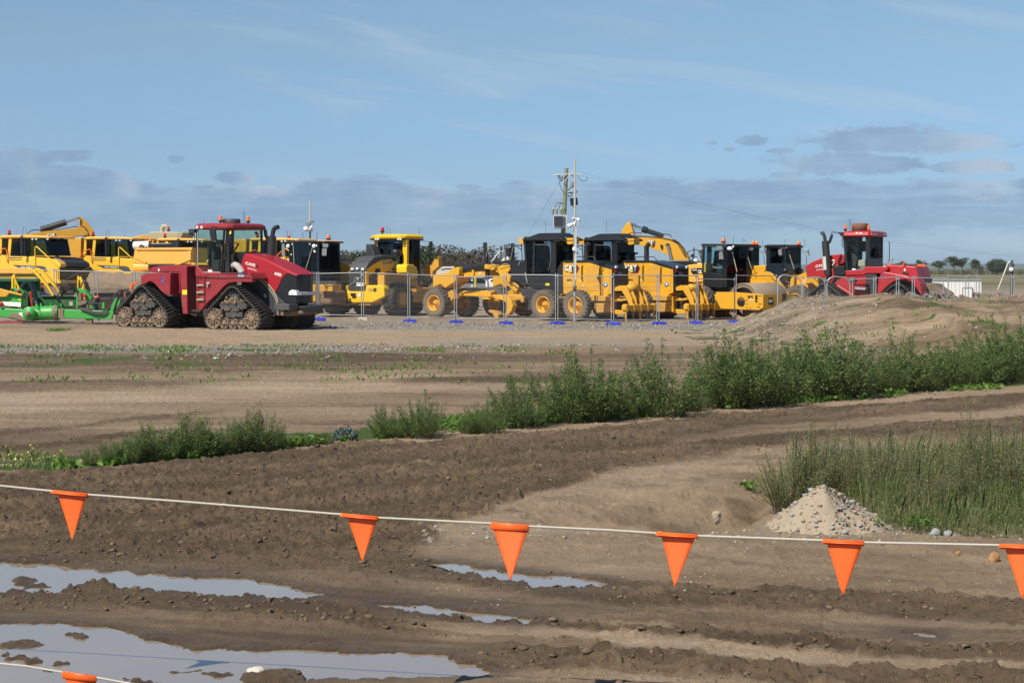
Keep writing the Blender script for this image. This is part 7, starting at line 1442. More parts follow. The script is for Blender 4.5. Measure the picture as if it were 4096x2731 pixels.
def weed_mesh(name, seed, h=1.0, spread=.5, stems=26, dens=110, leaf=.05, lw=.010, mat='weed_leaf', flop=.35, side=9):
    rng = np.random.default_rng(seed); e = empty(name, (0, 0, 0)); L = []; ST = MB()
    for i in range(stems):
        a = rng.uniform(0, 6.283); out = spread*math.sqrt(rng.uniform(0, 1)); hh = h*(1-.40*(out/spread)**1.6)*rng.uniform(.55, 1.12)
        b0 = np.array([math.cos(a)*out*.5, math.sin(a)*out*.5, 0]); b1 = np.array([math.cos(a)*out, math.sin(a)*out, hh]); mid = (b0+b1)/2+np.array([0, 0, hh*.10])+rng.normal(size=3)*.03*h
        ts = np.linspace(0, 1, 7)[:, None]; c = (1-ts)**2*b0+2*ts*(1-ts)*mid+ts**2*b1
        ST.tube([tuple(p) for p in c], [.006*(1-.75*k/6) for k in range(7)], 3, False)
        t = rng.uniform(.02, 1, dens)**.95; t = t[:, None]; p = (1-t)**2*b0+2*t*(1-t)*mid+t**2*b1; d = (b1-mid)*t+(mid-b0)*(1-t)
        # short side sprays
        sp = rng.normal(size=p.shape)*np.array([1, 1, .5]); r = (1-t)**.8*.19*h*rng.uniform(0, 1, t.shape)+.010; p2 = p+sp*r*.50+np.array([0, 0, 1])*r*.75
        dd = d/np.linalg.norm(d, axis=1, keepdims=True)*.8+sp*.6+rng.normal(size=p.shape)*flop
        k = len(p2); L.append(leaves(p2, dd, leaf*rng.uniform(.5, 1.15, k)*(1-.4*t[:, 0]), lw*rng.uniform(.6, 1.2, k), rng))
    mesh_np('foliage', np.concatenate(L), 4, mat, e); ST.out('stems', 'weed_stem', e); return e
BV = [weed_mesh('weed_bush', s, 1.08, sp, st, dn, .052, .0078) for s, sp, st, dn in ((1, .50, 50, 170), (2, .62, 60, 170), (3, .42, 42, 170), (4, .55, 54, 180))]
LV = [weed_mesh('leafy_weed', s, 1.15, .42, 34, 110, .075, .008) for s in (11, 12, 13)]
used = set()
def put(src, lab, cat, loc, s, grp, rz=0, sx=1):
    if src.name in used: o = copy_tree(src)
    else: o = src; used.add(src.name)
    o.location = loc; o.scale = (s*sx, s*sx, s); o.rotation_euler[2] = rz; tag(o, lab, cat, grp); return o
WB = [  # base x, base y, top y, width scale, label (full-picture coordinates)
 (1195, 985, 850, 1.0, 'round dark weed bush with a single pointed tip, left end of the tall weed row'), (1120, 998, 915, 1.1, 'low weed clump against the left side of the round dark bush'), (1345, 972, 800, 1.05, 'tall weed bush with the highest plume left of the middle of the row'), (1290, 975, 835, .9, 'thin weed bush leaning left beside the plumed bush'), (1415, 965, 845, 1.0, 'weed bush with yellow flower specks between two taller ones'),
 (1510, 958, 800, 1.1, 'tall weed bush right of the yellow-flecked one'), (1585, 948, 870, 1.1, 'low trailing weed at the gap in the row'), (1690, 940, 765, 1.05, 'tall weed bush just right of the gap, leaning left'), (1640, 942, 790, .8, 'spiky weed leaning over the gap'), (1755, 935, 790, 1.0, 'weed bush before the foot of the soil bank'),
 (1835, 925, 785, 1.0, 'weed bush below the pale gravel slope'), (1890, 918, 752, 1.1, 'tall pointed weed bush below the left part of the bank'), (1955, 914, 800, 1.0, 'weed bush with two dry stalks standing in it'), (2040, 905, 790, 1.0, 'broad weed bush left of the rounded clump'), (2105, 900, 768, 1.1, 'rounded dense weed clump in the right part of the row'),
 (2175, 893, 782, 1.0, 'weed bush right of the rounded clump'), (2240, 887, 775, 1.0, 'weed bush rising toward the right end'), (2290, 880, 745, 1.1, 'tall weed bush second from the right edge'), (2345, 872, 728, 1.2, 'darkest and tallest weed bush at the right edge')]
random.seed(4)
for i, (x, y, yt, sx, lab) in enumerate(WB):
    x, y, yt = x*FS, y*FS, yt*FS; g = gnd(x, y-4); h = at(x, yt, g[1])[2]
    put(BV[i % 4], lab, 'weed bush', (g[0], g[1], gz(g[0], g[1])-.03), h*(1.02 if x > 3000 else 1.0), 'tall weeds along the works road', random.uniform(0, 6), sx*(1.3 if x > 3000 else 1.15))
    if yt < 800*FS and i > 4:   # second, denser plant of the same clump standing behind
        pass
WS = [(205, 1072, 1028, 1.4, 'low weed at the left end of the short weed row'), (255, 1070, 1010, 1.2, 'second short weed clump from the left'), (325, 1063, 985, 1.2, 'short weed clump third from the left'), (385, 1058, 985, 1.1, 'weed clump left of the tallest plume in the short row'), (432, 1056, 948, .9, 'weed with the tallest green plume in the short row'), (485, 1052, 985, 1.2, 'weed clump right of the green plume'), (540, 1046, 968, 1.1, 'weed clump left of the dry brown stalk'), (600, 1040, 945, 1.0, 'weed clump behind the dry brown stalk'), (640, 1038, 985, 1.1, 'last weed of the short row beside the dry stalk'),
 (888, 1008, 930, 1.1, 'small open weed left of the twin pair'), (975, 1008, 915, 1.0, 'small dense weed, right one of the twin pair'), (1075, 1000, 955, 1.3, 'low green weed beside the round dark bush'), (745, 1024, 990, 1.5, 'low weed left of the blue-grey thistle'),
 (165, 1074, 1040, 1.3, 'lowest weed where the short row starts at left'), (290, 1067, 1000, 1.3, 'weed between the second and third clumps of the short row'), (358, 1060, 970, 1.2, 'weed crowding the left side of the green plume'), (455, 1054, 962, 1.2, 'weed filling in just right of the green plume'), (512, 1049, 975, 1.2, 'bushy weed midway between green plume and dry stalk'), (570, 1043, 955, 1.1, 'weed touching the dry stalk on its left'), (700, 1030, 1000, 1.5, 'thin low weed right of the short row end')]
for i, (x, y, yt, sx, lab) in enumerate(WS):
    x, y, yt = x*FS, y*FS, yt*FS; g = gnd(x, y-4); h = at(x, yt, g[1])[2]
    put((LV+BV)[i % 4 if i < 9 or i > 12 else 3+(i % 3)], lab, 'weed', (g[0], g[1], gz(g[0], g[1])-.02), h*1.06, 'short weeds along the works road', random.uniform(0, 6), sx*1.15)
def spray(name, lab, cat, x, y, yt, mat, seed, stems, spread, leaf, lw, dens=40):
    g = gnd(x*FS, y*FS); h = at(x*FS, yt*FS, g[1])[2]; e = weed_mesh(name, seed, h, spread, stems, dens, leaf, lw, mat); e.location = (g[0], g[1], gz(g[0], g[1])-.02); tag(e, lab, cat); return e
d = spray('dry_stalk', 'dry reddish-brown stalk standing in the short weeds', 'dead plant', 597, 1040, 908, 'dry_stalk', 31, 3, .05, .03, .008, 60)
spray('thistle', 'blue-grey thistle low among green leaves', 'thistle', 795, 1014, 983, 'blue_leaf', 33, 24, .16, .07, .018)
# low bright leaves along the cut edge, and flowers
rng = np.random.default_rng(5); k = 5200; t = rng.uniform(0, 1, k); xx = 150+t*3850; cl = (fbm(xx/90., 0*xx, 3, 900) > .47); xx = xx[cl]; yy = weedline(xx)-rng.exponential(7, len(xx))+3
q_ = [(rng.uniform(200, 3600)) for _ in range(0)]
a = (xx-CX)/F; b_ = -(yy-CY)/F; dz = -SP+b_*CP; tt = -H/dz; X, Y = a*tt, (CP+b_*SP)*tt; Z = surf(X, Y)[0]
P = np.stack([X, Y, Z+rng.uniform(0, .07, len(X))], 1); D = rng.normal(size=P.shape)*np.array([1, 1, .35])+np.array([0, -.2, .35])
o = mesh_np('ground_cover', leaves(P, D, rng.uniform(.04, .12, len(X)), rng.uniform(.012, .038, len(X)), rng), 4, 'bright_leaf'); tag(o, 'bright green low leaves along the cut edge of the road', 'ground cover', kind='stuff')
# sparse grass by the stone strip and field
k = 26000; xx = rng.uniform(-300, 2300, k); yy = rng.uniform(1385, 1540, k); pr = fbm(xx/170., yy/13., 4, 950); keep = (pr > .57) & (rng.uniform(0, 1, k) < np.where(yy < 1425, 1, .25)) | ((np.abs(xx-2000) < 1000) & (yy < 1412) & (yy > 1392) & (pr > .54) & (xx < 1650) & (xx > 1000))
xx, yy = xx[keep], yy[keep]; ex = rng.uniform(1500, 2600, 1800); ey = weedline(ex)-rng.uniform(5, 55, 1800)
ex2 = rng.normal(235, 26, 300); ey2 = rng.normal(1322, 3, 300); xx = np.concatenate([xx, ex, ex2]); yy = np.concatenate([yy, ey, ey2])
a = (xx-CX)/F; b_ = -(yy-CY)/F; dz = -SP+b_*CP; tt = -H/dz; X, Y = a*tt, (CP+b_*SP)*tt; Z = surf(X, Y)[0]
P = np.stack([X, Y, Z], 1); D = rng.normal(size=P.shape)*np.array([.5, .5, .1])+np.array([0, 0, 1])
o = mesh_np('short_grass', leaves(P, D, rng.uniform(.05, .13, len(X)), rng.uniform(.008, .018, len(X)), rng), 4, 'bright_leaf'); tag(o, 'thin patches of short grass by the stone strip', 'grass', kind='stuff')
# white and yellow flower specks at the left
k = 70; xx = np.concatenate([rng.uniform(0, 250, 45), rng.uniform(0, 250, 25)]); yy = rng.uniform(1810, 1885, k)
a = (xx-CX)/F; b_ = -(yy-CY)/F; dz = -SP+b_*CP; tt = -H/dz; X, Y = a*tt, (CP+b_*SP)*tt
P = np.stack([X, Y, rng.uniform(.03, .16, k)], 1); o = mesh_np('flower', leaves(P, rng.normal(size=P.shape)+np.array([0, -1, 1]), rng.uniform(.02, .035, k), rng.uniform(.01, .015, k), rng), 4, 'yellow_flower'); tag(o, 'scattered pale yellow flowers at the left edge', 'flowers', kind='stuff')
P = np.repeat(np.stack([X, Y, 0*X-.05], 1), 12, 0)+rng.normal(size=(k*12, 3))*np.array([.05, .05, .01]); o = mesh_np('flower_leaves', leaves(P, rng.normal(size=P.shape)*.4+np.array([0, 0, 1]), rng.uniform(.05, .16, len(P)), rng.uniform(.006, .016, len(P)), rng), 4, 'weed_leaf'); tag(o, 'thin leaves under the pale yellow flowers', 'ground cover', kind='stuff')
# ---------------------------------------------------------------- tall grass on the right
PG = [(3095, 1985), (3120, 1900), (3250, 1850), (3600, 1830), (4200, 1800), (5400, 1780), (5600, 2230), (4150, 2195), (3700, 2170), (3560, 2150), (3480, 2080), (3400, 2010), (3250, 1990), (3120, 2010)]
def fill(k, P, seed):
    rng = np.random.default_rng(seed); x = rng.uniform(min(p[0] for p in P), max(p[0] for p in P), k); y = rng.uniform(min(p[1] for p in P), max(p[1] for p in P), k)
    m = poly_sd(x, y, P) < 0; return x[m], y[m], rng
xx, yy, rng = fill(52000, PG, 77)
a = (xx-CX)/F; b_ = -(yy-CY)/F; dz = -SP+b_*CP; tt = -H/dz; X, Y = a*tt, (CP+b_*SP)*tt; Z = surf(X, Y)[0]-.02
hh = (.12+.26*sstep(Y, 14.4, 17.5))*rng.uniform(.45, 1.15, len(X))*(.35+1.3*fbm(X*1.6, Y*1.6, 3, 333)); P = np.stack([X, Y, Z], 1)
lean = np.stack([fbm(X*1.3, Y*1.3, 3, 350)-.4, fbm(X*1.3, Y*1.3, 3, 360)-.5, 0*X], 1)*.8; D = lean+rng.normal(size=P.shape)*np.array([.26, .26, .0])+np.array([0, 0, 1]); D /= np.linalg.norm(D, axis=1, keepdims=True)
S = rng.normal(size=P.shape)*np.array([1, 1, 0]); S /= np.linalg.norm(S, axis=1, keepdims=True); wv = (.0012+.0022*rng.uniform(0, 1, len(X))**2)[:, None]; hv = hh[:, None]; B = P+D*hv*.55+rng.normal(size=P.shape)*.01; Tp = P+D*hv+lean*hv*.25
A = np.stack([P-S*wv, P+S*wv, B+S*wv*.8, Tp, B-S*wv*.8], 1); A = np.stack([A[:, 0], A[:, 1], A[:, 2], A[:, 3], A[:, 4]], 1).reshape(-1, 3)
o = mesh_np('tall_grass', A, 5, 'grass_blade'); tag(o, 'dense tall wild grass filling the right foreground', 'grass', kind='stuff')
# fine leaves and pale seed heads among the stalks
sel = rng.integers(0, len(X), 46000); f = rng.uniform(.35, 1.0, len(sel))[:, None]; Pl = P[sel]+D[sel]*hh[sel][:, None]*f+rng.normal(size=(len(sel), 3))*.018
o = mesh_np('grass_leaf', leaves(Pl, D[sel]+rng.normal(size=Pl.shape)*.6, rng.uniform(.012, .034, len(sel)), rng.uniform(.0022, .0045, len(sel)), rng), 4, 'weed_leaf'); tag(o, 'fine leaves on the stalks of the tall wild grass', 'grass', kind='stuff')
sel = rng.integers(0, len(X), 5200); sel = sel[hh[sel] > .3]; Ps = Tp[sel]+rng.normal(size=(len(sel), 3))*.012
o = mesh_np('seed_head', leaves(Ps, rng.normal(size=Ps.shape), rng.uniform(.006, .014, len(sel)), rng.uniform(.004, .007, len(sel)), rng), 4, 'seed_head'); tag(o, 'pale seed heads on top of the wild grass', 'seed heads', kind='stuff')
SW = [weed_mesh('seeding_weed', 50+i, 1.0, sp, 44, 190, .026, .0036, 'olive_leaf', .5) for i, sp in enumerate((.30, .38, .24))]
for i, (x, y, yt, sx, lab) in enumerate([(3255, 1985, 1712, 1.2, 'bushy seeding weed at the left end of the tall grass'), (3165, 2000, 1775, 1.5, 'smaller seeding weed at the left foot of the tall grass'), (3890, 1990, 1655, .7, 'tallest wispy weed standing out of the grass'), (3560, 2000, 1770, 1.2, 'wispy weed in the middle of the tall grass'), (3770, 1980, 1750, .8, 'thin leaning weed stalk left of the tallest wispy weed'), (4040, 1975, 1730, 1.2, 'seeding weed at the right edge of the tall grass'), (3400, 1985, 1780, 1.1, 'seeding weed right of the bushy one'),
 (3330, 1960, 1750, 1.0, 'seeding weed behind and between the two left ones'), (3660, 1990, 1800, 1.2, 'seeding weed behind the right side of the stone heap'), (3950, 1970, 1740, 1.0, 'seeding weed just right of the tallest wispy weed'), (3480, 1960, 1800, 1.0, 'seeding weed above the peak of the stone heap'), (3830, 2040, 1820, 1.2, 'full seeding weed below the tallest wispy weed'), (4120, 2020, 1760, 1.3, 'seeding weed cut off by the right edge'), (3720, 2060, 1870, 1.2, 'short seeding weed in the middle of the grass')]):
    g = gnd(x, y); h = at(x, yt, g[1])[2]; put(SW[i % 3], lab, 'weed', (g[0], g[1], gz(g[0], g[1])-.02), h*1.26, 'seeding weeds in the tall grass', i*1.1, sx*1.1)
for i, (x, y, lab) in enumerate([(3465, 2150, 'broad-leaved plant at the right foot of the stone heap'), (3000, 1925, 'small bright leafy plant on bare ground left of the tall grass'), (3690, 2150, 'leafy plant at the near edge of the tall grass')]):
    g = gnd(x, y); rr = np.random.default_rng(60+i); k = 60; P2 = rr.normal(size=(k, 3))*np.array([.07, .05, .0])+np.array([0, 0, .01])+np.stack([0*rr.uniform(0, 1, k), 0*rr.uniform(0, 1, k), rr.uniform(0, .08, k)], 1)
    o = mesh_np('leafy_plant', leaves(P2, rr.normal(size=P2.shape)*np.array([1, 1, .4])+np.array([0, -.3, .3]), rr.uniform(.03, .07, k), rr.uniform(.012, .025, k), rr), 4, 'bright_leaf'); o.location = (g[0], g[1], gz(g[0], g[1])); tag(o, lab, 'plant')
# ---------------------------------------------------------------- trees
def tree_mesh(name, seed, h, w, kind):
    rng = np.random.default_rng(seed); e = empty(name, (0, 0, 0)); m = MB(); tips = []
    def br(p, d, l, r, n):
        q = p+d*l; mid = (p+q)/2+rng.normal(size=3)*l*.06
        m.tube([tuple(p), tuple(mid), tuple(q)], [r, r*.85, r*.65], 4 if n > 1 else 5, False); tips.append((q, n))
        if n >= depth: return
        for _ in range(3 if n < 2 else 4 if kind == 'bare' else 3):
            dd = d+rng.normal(size=3)*(.55 if kind == 'bare' else .6)*np.array([w, w, .8]); dd[2] = abs(dd[2])*.7+.15; dd /= np.linalg.norm(dd); br(q, dd, l*rng.uniform(.6, .85), r*.58, n+1)
    depth = 5 if kind == 'bare' else 3
    if kind == 'bare':
        for _ in range(5): d = rng.normal(size=3)*np.array([.45*w, .45*w, 0])+np.array([0, 0, 1]); br(np.array([rng.normal()*.3, rng.normal()*.3, -.1]), d/np.linalg.norm(d), h*.27, h*.016, 1)
    else: br(np.array([0, 0, -.1]), np.array([.05, 0, 1.]), h*(.42 if kind == 'gum' else .2), h*.03, 0)
    m.out('trunk', 'bare_twig', e)
    if kind != 'bare':
        T_ = np.array([t[0] for t in tips if t[1] >= 1]); n = 2600 if kind == 'gum' else 3600
        c = T_[rng.integers(0, len(T_), n)]; s = h*(.07 if kind == 'gum' else .12); P = c+rng.normal(size=(n, 3))*np.array([s*1.3, s*1.3, s*.7])
        if kind == 'round': q = rng.normal(size=(n, 3)); q /= np.linalg.norm(q, axis=1, keepdims=True); rad = rng.uniform(.55, 1, n)[:, None]; P = q*rad*np.array([w, w, h*.42])+np.array([0, 0, h*.55]); P += (rng.normal(size=(n, 3)))*h*.03; P = P[P[:, 2] > h*.12]; n = len(P)
        if kind == 'hedge': P = rng.uniform(-1, 1, (n, 3))*np.array([w, w*.4, 0]); P[:, 2] = rng.uniform(0, 1, n)*h*(.55+.45*vn(P[:, 0]*.35+seed, 0*P[:, 0], 7))
        mesh_np('crown', leaves(P, rng.normal(size=P.shape), h*rng.uniform(.035, .07, n), h*rng.uniform(.014, .028, n), rng), 4, {'gum': 'gum_leaf', 'round': 'dark_leaf', 'hedge': 'dark_leaf'}[kind], e)
    else:
        T_ = np.array([t[0] for t in tips if t[1] >= 4]); n = 2600; P = T_[rng.integers(0, len(T_), n)]+rng.normal(size=(n, 3))*.16
        mesh_np('crown', leaves(P, rng.normal(size=P.shape), rng.uniform(.06, .22, n), rng.uniform(.008, .02, n), rng), 4, 'russet_leaf', e)
    return e
TB = [tree_mesh('bare_shrub_tree', 70+i, 4.3, 1.3, 'bare') for i in range(3)]
random.seed(9)
BL = [(1345, 985, 'leafless shrub just right of the blue-black roller cab'), (1385, 975, 'leafless shrub left of the grey fin of the loader'), (1425, 985, 'leafless shrub between the roller cab and the loader bonnet'), (1462, 968, 'leafless shrub nearest the loader cab on its left'), (1500, 990, 'leafless shrub behind the loader bonnet'), (1670, 958, 'leafless shrub right behind the loader cab'), (1715, 962, 'leafless shrub right of the loader cab'), (1765, 950, 'tall russet leafless shrub beyond the loader bucket arm'), (1815, 945, 'tallest wispy leafless shrub left of the grader'), (1860, 985, 'last leafless shrub before the open horizon'), (1165, 948, 'leafless shrub top over the red tractor exhaust'), (1210, 955, 'leafless shrub top over the blue-black roller cab'), (50, 938, 'leafless treetop over the first dump truck roof'), (1300, 975, 'leafless shrub top at the right corner of the blue-black cab')]
for i, (x, yt, lab) in enumerate(BL):
    Y = 150+(i % 4)*6; p = at(x, yt, Y); put(TB[i % 3], lab, 'shrub', (p[0], Y, 0), p[2]/4.1, 'leafless shrubs beyond the yard', random.uniform(0, 6), 1.35)
GS = tree_mesh('evergreen_shrub', 90, 4.2, 2.0, 'round'); p = at(1690, 985, 158); put(GS, 'dark green shrub among the leafless ones right of the loader cab', 'shrub', (p[0], 158, 0), .95, 'green shrubs beyond the yard')
p = at(1400, 1010, 160); put(GS, 'dark green shrub behind the leafless ones left of the loader', 'shrub', (p[0], 160, 0), .8, 'green shrubs beyond the yard', 1, 1.6); p = at(1480, 1005, 161); put(GS, 'green shrub behind the grey fin of the loader', 'shrub', (p[0], 161, 0), .85, 'green shrubs beyond the yard', 2, 1.5)
GT = [tree_mesh('gum_tree', 100+i, 6, .9, 'gum') for i in range(3)]; RT = tree_mesh('round_tree', 110, 6, 4.2, 'round'); HT = [tree_mesh('scrub_tree', 120+i, 4, 7.0, 'hedge') for i in range(2)]
BT = tree_mesh('bare_gum_tree', 130, 6, .8, 'bare')
for i, (x, yt, s, lab) in enumerate([(3815, 1033, 0, 'slim flat-topped gum left of the taller pair at right'), (3850, 1032, 1, 'gum tree in the middle of the trio left of the round tree'), (3888, 1041, 2, 'small-crowned gum, right one of the trio'), (3756, 1048, 0, 'brownish gum standing alone left of the trio'), (3604, 1046, 1, 'small gum showing above the red tractor rear'), (3690, 1044, 2, 'small gum right above the red tractor rear corner')]):
    Y = 640; p = at(x, yt, Y); put(GT[s], lab, 'gum tree', (p[0], Y, 0), p[2]/6.6, 'gum trees on the right horizon', i*1.3)
p = at(3922, 1045, 645); put(BT, 'bare-branched gum between the trio and the round tree', 'gum tree', (p[0], 645, 0), p[2]/6.3, None); p = at(3990, 1034, 630); put(RT, 'big dark round-crowned tree on the right horizon', 'tree', (p[0], 630, 0), p[2]/5.9, None)
SX = [(3640+i*52, 1076+(i*7 % 5), 690) for i in range(10)]+[(1880+i*48, 1050+(i*13 % 12)+abs(i-3)*2, 430) for i in range(7)]+[(2330, 1046, 430), (2640, 1052, 430), (2665, 1040, 430), (2720, 1050, 430), (2800, 1052, 430), (3060, 1066, 500), (3110, 1064, 500)]+[(4160+i*80, 1074, 690) for i in range(5)]+[(-300+i*130, 1066, 500) for i in range(5)]
SL = []
for i, (x, yt, Y) in enumerate(SX):
    p = at(x, yt, Y); where = 'right horizon' if x > 3400 else 'horizon behind the graders' if x > 1800 else 'left horizon'
    put(HT[i % 2], 'strip of dark scrub trees on the '+where, 'scrub', (p[0], Y+i % 3, 0), p[2]/3.7, 'scrub trees on the '+where, 0, (1.0 if Y > 600 else .75))
HR = tree_mesh('dead_scrub', 140, 3.4, 5.0, 'hedge')
for ch in children(HR):
    if ch.name.startswith('crown'): ch.data.materials[0] = MATS['russet_leaf']
for i, (x, yt) in enumerate([(1340, 990), (1420, 992), (1500, 998), (1600, 1000), (1680, 980), (1770, 968), (1850, 1005), (1240, 985), (1720, 975)]):
    Y = 172+i % 3; p = at(x, yt, Y); put(HR, 'dull brown scrub massed behind the yellow wheel loader', 'scrub', (p[0], Y, 0), p[2]/3.2, 'brown scrub behind the yard', 0, .85)
# low hills far away
def hill(name, lab, Y, prof, mat):
    X = np.linspace(-5200, 5200, 260)*Y/8000; n = len(X); z = prof(X/Y); m = MB(); vs = []
    for x, h_ in zip(X, z): vs += [(x, Y-Y*.03, -1), (x, Y, h_), (x, Y+Y*.12, -1)]
    m.add(vs, [(i*3+j, i*3+3+j, i*3+4+j, i*3+1+j) for i in range(n-1) for j in (0, 1)], True); o = m.out(name, mat); tag(o, lab, kind='structure')
leafmat('hill_scrub', [(.05, (.05, .065, .035)), (1.0, (.10, .105, .06))], 0, .9)
hill('hills', 'low blue ridge on the horizon', 9000, lambda a: 9000/F*(8+9*sstep(a, .10, .2)+6*vn(a*30, 0*a, 5)+3*vn(a*160, 0*a, 6)+5*sstep(np.abs(a+.0), .06, .0)), 'hill_scrub')
hill('hills', 'nearer wooded rise below the blue ridge', 3500, lambda a: 3500/F*(2+4*vn(a*40+3, 0*a, 15)+3*vn(a*300, 0*a, 16)), 'hill_scrub')
# even air over the whole place
m = MB(); m.box(-14000, 14000, -40, 12500, -2.5, 60); hz = m.out('haze', 'letter_black'); hz.data.materials.clear()
hm = bpy.data.materials.new('haze'); hm.use_nodes = True; nt = hm.node_tree; nt.nodes.remove(nt.nodes['Principled BSDF']); pv = nt.nodes.new('ShaderNodeVolumePrincipled'); pv.inputs['Density'].default_value = HAZE; pv.inputs['Color'].default_value = (.62, .78, .95, 1); pv.inputs['Anisotropy'].default_value = 0
nt.links.new(pv.outputs[0], nt.nodes['Material Output'].inputs['Volume']); hz.data.materials.append(hm); tag(hz, 'thin blue air over the plain', 'haze', kind='stuff')
# ---------------------------------------------------------------- stones, heap, clods
def stone_mat(name, stops):
    m, nt, b = newmat(name); g = N(nt, 'ShaderNodeNewGeometry'); co = objco(nt)
    c = ramp(nt, g.outputs['Random Per Island'], stops); nt.links.new(mix(nt, math_(nt, 'MULTIPLY', noise(nt, 40, 4, .7, co), .35), c, (.12, .09, .06)), b.inputs['Base Color']); b.inputs['Roughness'].default_value = .9
    bp = N(nt, 'ShaderNodeBump'); bp.inputs['Strength'].default_value = .6; bp.inputs['Distance'].default_value = .008; nt.links.new(noise(nt, 90, 4, .7, co), bp.inputs['Height']); nt.links.new(bp.outputs[0], b.inputs['Normal']); return m
stone_mat('heap_stone', [(0.0, (.30, .24, .17)), (.45, (.42, .35, .26)), (.6, (.28, .30, .31)), (.85, (.36, .38, .40)), (.95, (.34, .17, .08)), (1.0, (.5, .46, .38))])
stone_mat('road_stone', [(0.0, (.16, .13, .10)), (.6, (.27, .24, .205)), (1.0, (.44, .42, .38))]); stone_mat('mud_clod', [(0.0, (.075, .050, .030)), (.6, (.120, .083, .050)), (1.0, (.19, .135, .085))])
stone_mat('bank_stone', [(0.0, (.24, .18, .12)), (.6, (.34, .27, .19)), (1.0, (.44, .40, .34))]); stone_mat('pale_rock', [(0.0, (.62, .58, .50)), (1.0, (.70, .66, .58))]); stone_mat('orange_rock', [(0.0, (.40, .20, .08)), (1.0, (.45, .24, .10))]); stone_mat('grey_rock', [(0.0, (.30, .31, .32)), (1.0, (.40, .40, .39))]); stone_mat('tan_rock', [(0.0, (.38, .31, .22)), (1.0, (.42, .34, .25))])
ICO = np.array([(0, 0, -1), (.72, -.53, -.45), (-.28, -.85, -.45), (-.89, 0, -.45), (-.28, .85, -.45), (.72, .53, -.45), (.28, -.85, .45), (-.72, -.53, .45), (-.72, .53, .45), (.28, .85, .45), (.89, 0, .45), (0, 0, 1)], float)
IF = np.array([(0, 1, 2), (1, 0, 5), (0, 2, 3), (0, 3, 4), (0, 4, 5), (1, 5, 10), (2, 1, 6), (3, 2, 7), (4, 3, 8), (5, 4, 9), (1, 10, 6), (2, 6, 7), (3, 7, 8), (4, 8, 9), (5, 9, 10), (6, 10, 11), (7, 6, 11), (8, 7, 11), (9, 8, 11), (10, 9, 11)])
def pebbles(name, C, r, mat, rng, flat=.65, parent=None, jit=.28):
    n = len(C); V = ICO[None]*(1+rng.normal(size=(n, 12, 1))*jit)*r[:, None, None]*rng.uniform(.7, 1.25, (n, 1, 3))*np.array([1, 1, flat]); a = rng.uniform(0, 6.28, n); c, s = np.cos(a)[:, None], np.sin(a)[:, None]
    x = V[..., 0]*c-V[..., 1]*s; y = V[..., 0]*s+V[..., 1]*c; V = np.stack([x, y, V[..., 2]], -1)+C[:, None]
    me = bpy.data.meshes.new(name); me.vertices.add(n*12); me.vertices.foreach_set('co', V.astype(np.float32).ravel()); Fi = (IF[None]+np.arange(n)[:, None, None]*12).reshape(-1).astype(np.int32)
    me.loops.add(len(Fi)); me.loops.foreach_set('vertex_index', Fi); me.polygons.add(len(Fi)//3); me.polygons.foreach_set('loop_start', np.arange(0, len(Fi), 3, dtype=np.int32)); me.update(calc_edges=True); me.materials.append(MATS[mat])
    o = bpy.data.objects.new(name, me); col.objects.link(o)
    if parent is not None: o.parent = parent
    return o
def pxg(xx, yy):
    a = (xx-CX)/F; b = -(yy-CY)/F; tt = -H/(-SP+b*CP); return a*tt, (CP+b*SP)*tt
rng = np.random.default_rng(8)
# clods in the churned strips
k = 170000; xx = rng.uniform(-150, 4250, k); yy = rng.uniform(1600, 2760, k); X, Y = pxg(xx, yy); h, tn, gv, gs_, wt, rg = surf(X, Y)
keep = (rg > .42) & (h > WL+.01) & (rng.uniform(0, 1, k) < .05+.22*(Y/20)**1.2*fbm(X*1.5, Y*1.5, 3, 700)*rg); X, Y, h = X[keep], Y[keep], h[keep]; r = rng.exponential(.0055, len(X))+.003*Y/14; r = np.clip(r, .003, .028)
o = pebbles('clods', np.stack([X, Y, h+r*.1], 1), r, 'mud_clod', rng, .6, jit=.42); tag(o, 'loose clods of churned mud on the works road', 'clods', kind='stuff')
# stones: strip along the haul road, fence foot, ledge, bank edge
def scatter(name, lab, n, x0, x1, y0, y1, r0, r1, mat, seed, cond=None):
    rg_ = np.random.default_rng(seed); xx = rg_.uniform(x0, x1, n); yy = rg_.uniform(y0, y1, n)
    if cond is not None: m = cond(xx, yy, rg_); xx, yy = xx[m], yy[m]
    X, Y = pxg(xx, yy); Z = surf(X, Y)[0]; r = rg_.uniform(0, 1, len(X))**2.5*(r1-r0)+r0; o = pebbles(name, np.stack([X, Y, Z+r*.25], 1), r, mat, rg_); tag(o, lab, 'stones', kind='stuff')
scatter('crushed_stone', 'pale crushed stone strip beside the haul road', 9000, -300, 2500, 1378, 1412, .012, .045, 'road_stone', 41, lambda x, y, r: (fbm(x/160., y/12., 3, 41) > .44+.10*sstep(x, 1300, 2400)) & (y < 1404+8*(r.uniform(0, 1, len(x)))))
scatter('fence_gravel', 'pale gravel spilled along the foot of the wire fence', 3000, 1230, 2980, 1290, 1318, .015, .05, 'road_stone', 42)
scatter('rubble', 'scattered rubble lumps near the grass patches', 90, 200, 1900, 1395, 1440, .03, .09, 'tan_rock' if 0 else 'road_stone', 43)
scatter('ledge_stones', 'small stones on the ledge before the hollow', 900, 1650, 4150, 2105, 2200, .006, .022, 'heap_stone', 44, lambda x, y, r: np.abs(y-(2115+np.clip((x-1700)*.03, 0, 60))) < r.exponential(22, len(x)))
scatter('plain_pebbles', 'pebbles dotted over the tan ground at lower right', 260, 1700, 4200, 2180, 2420, .004, .014, 'road_stone', 45)
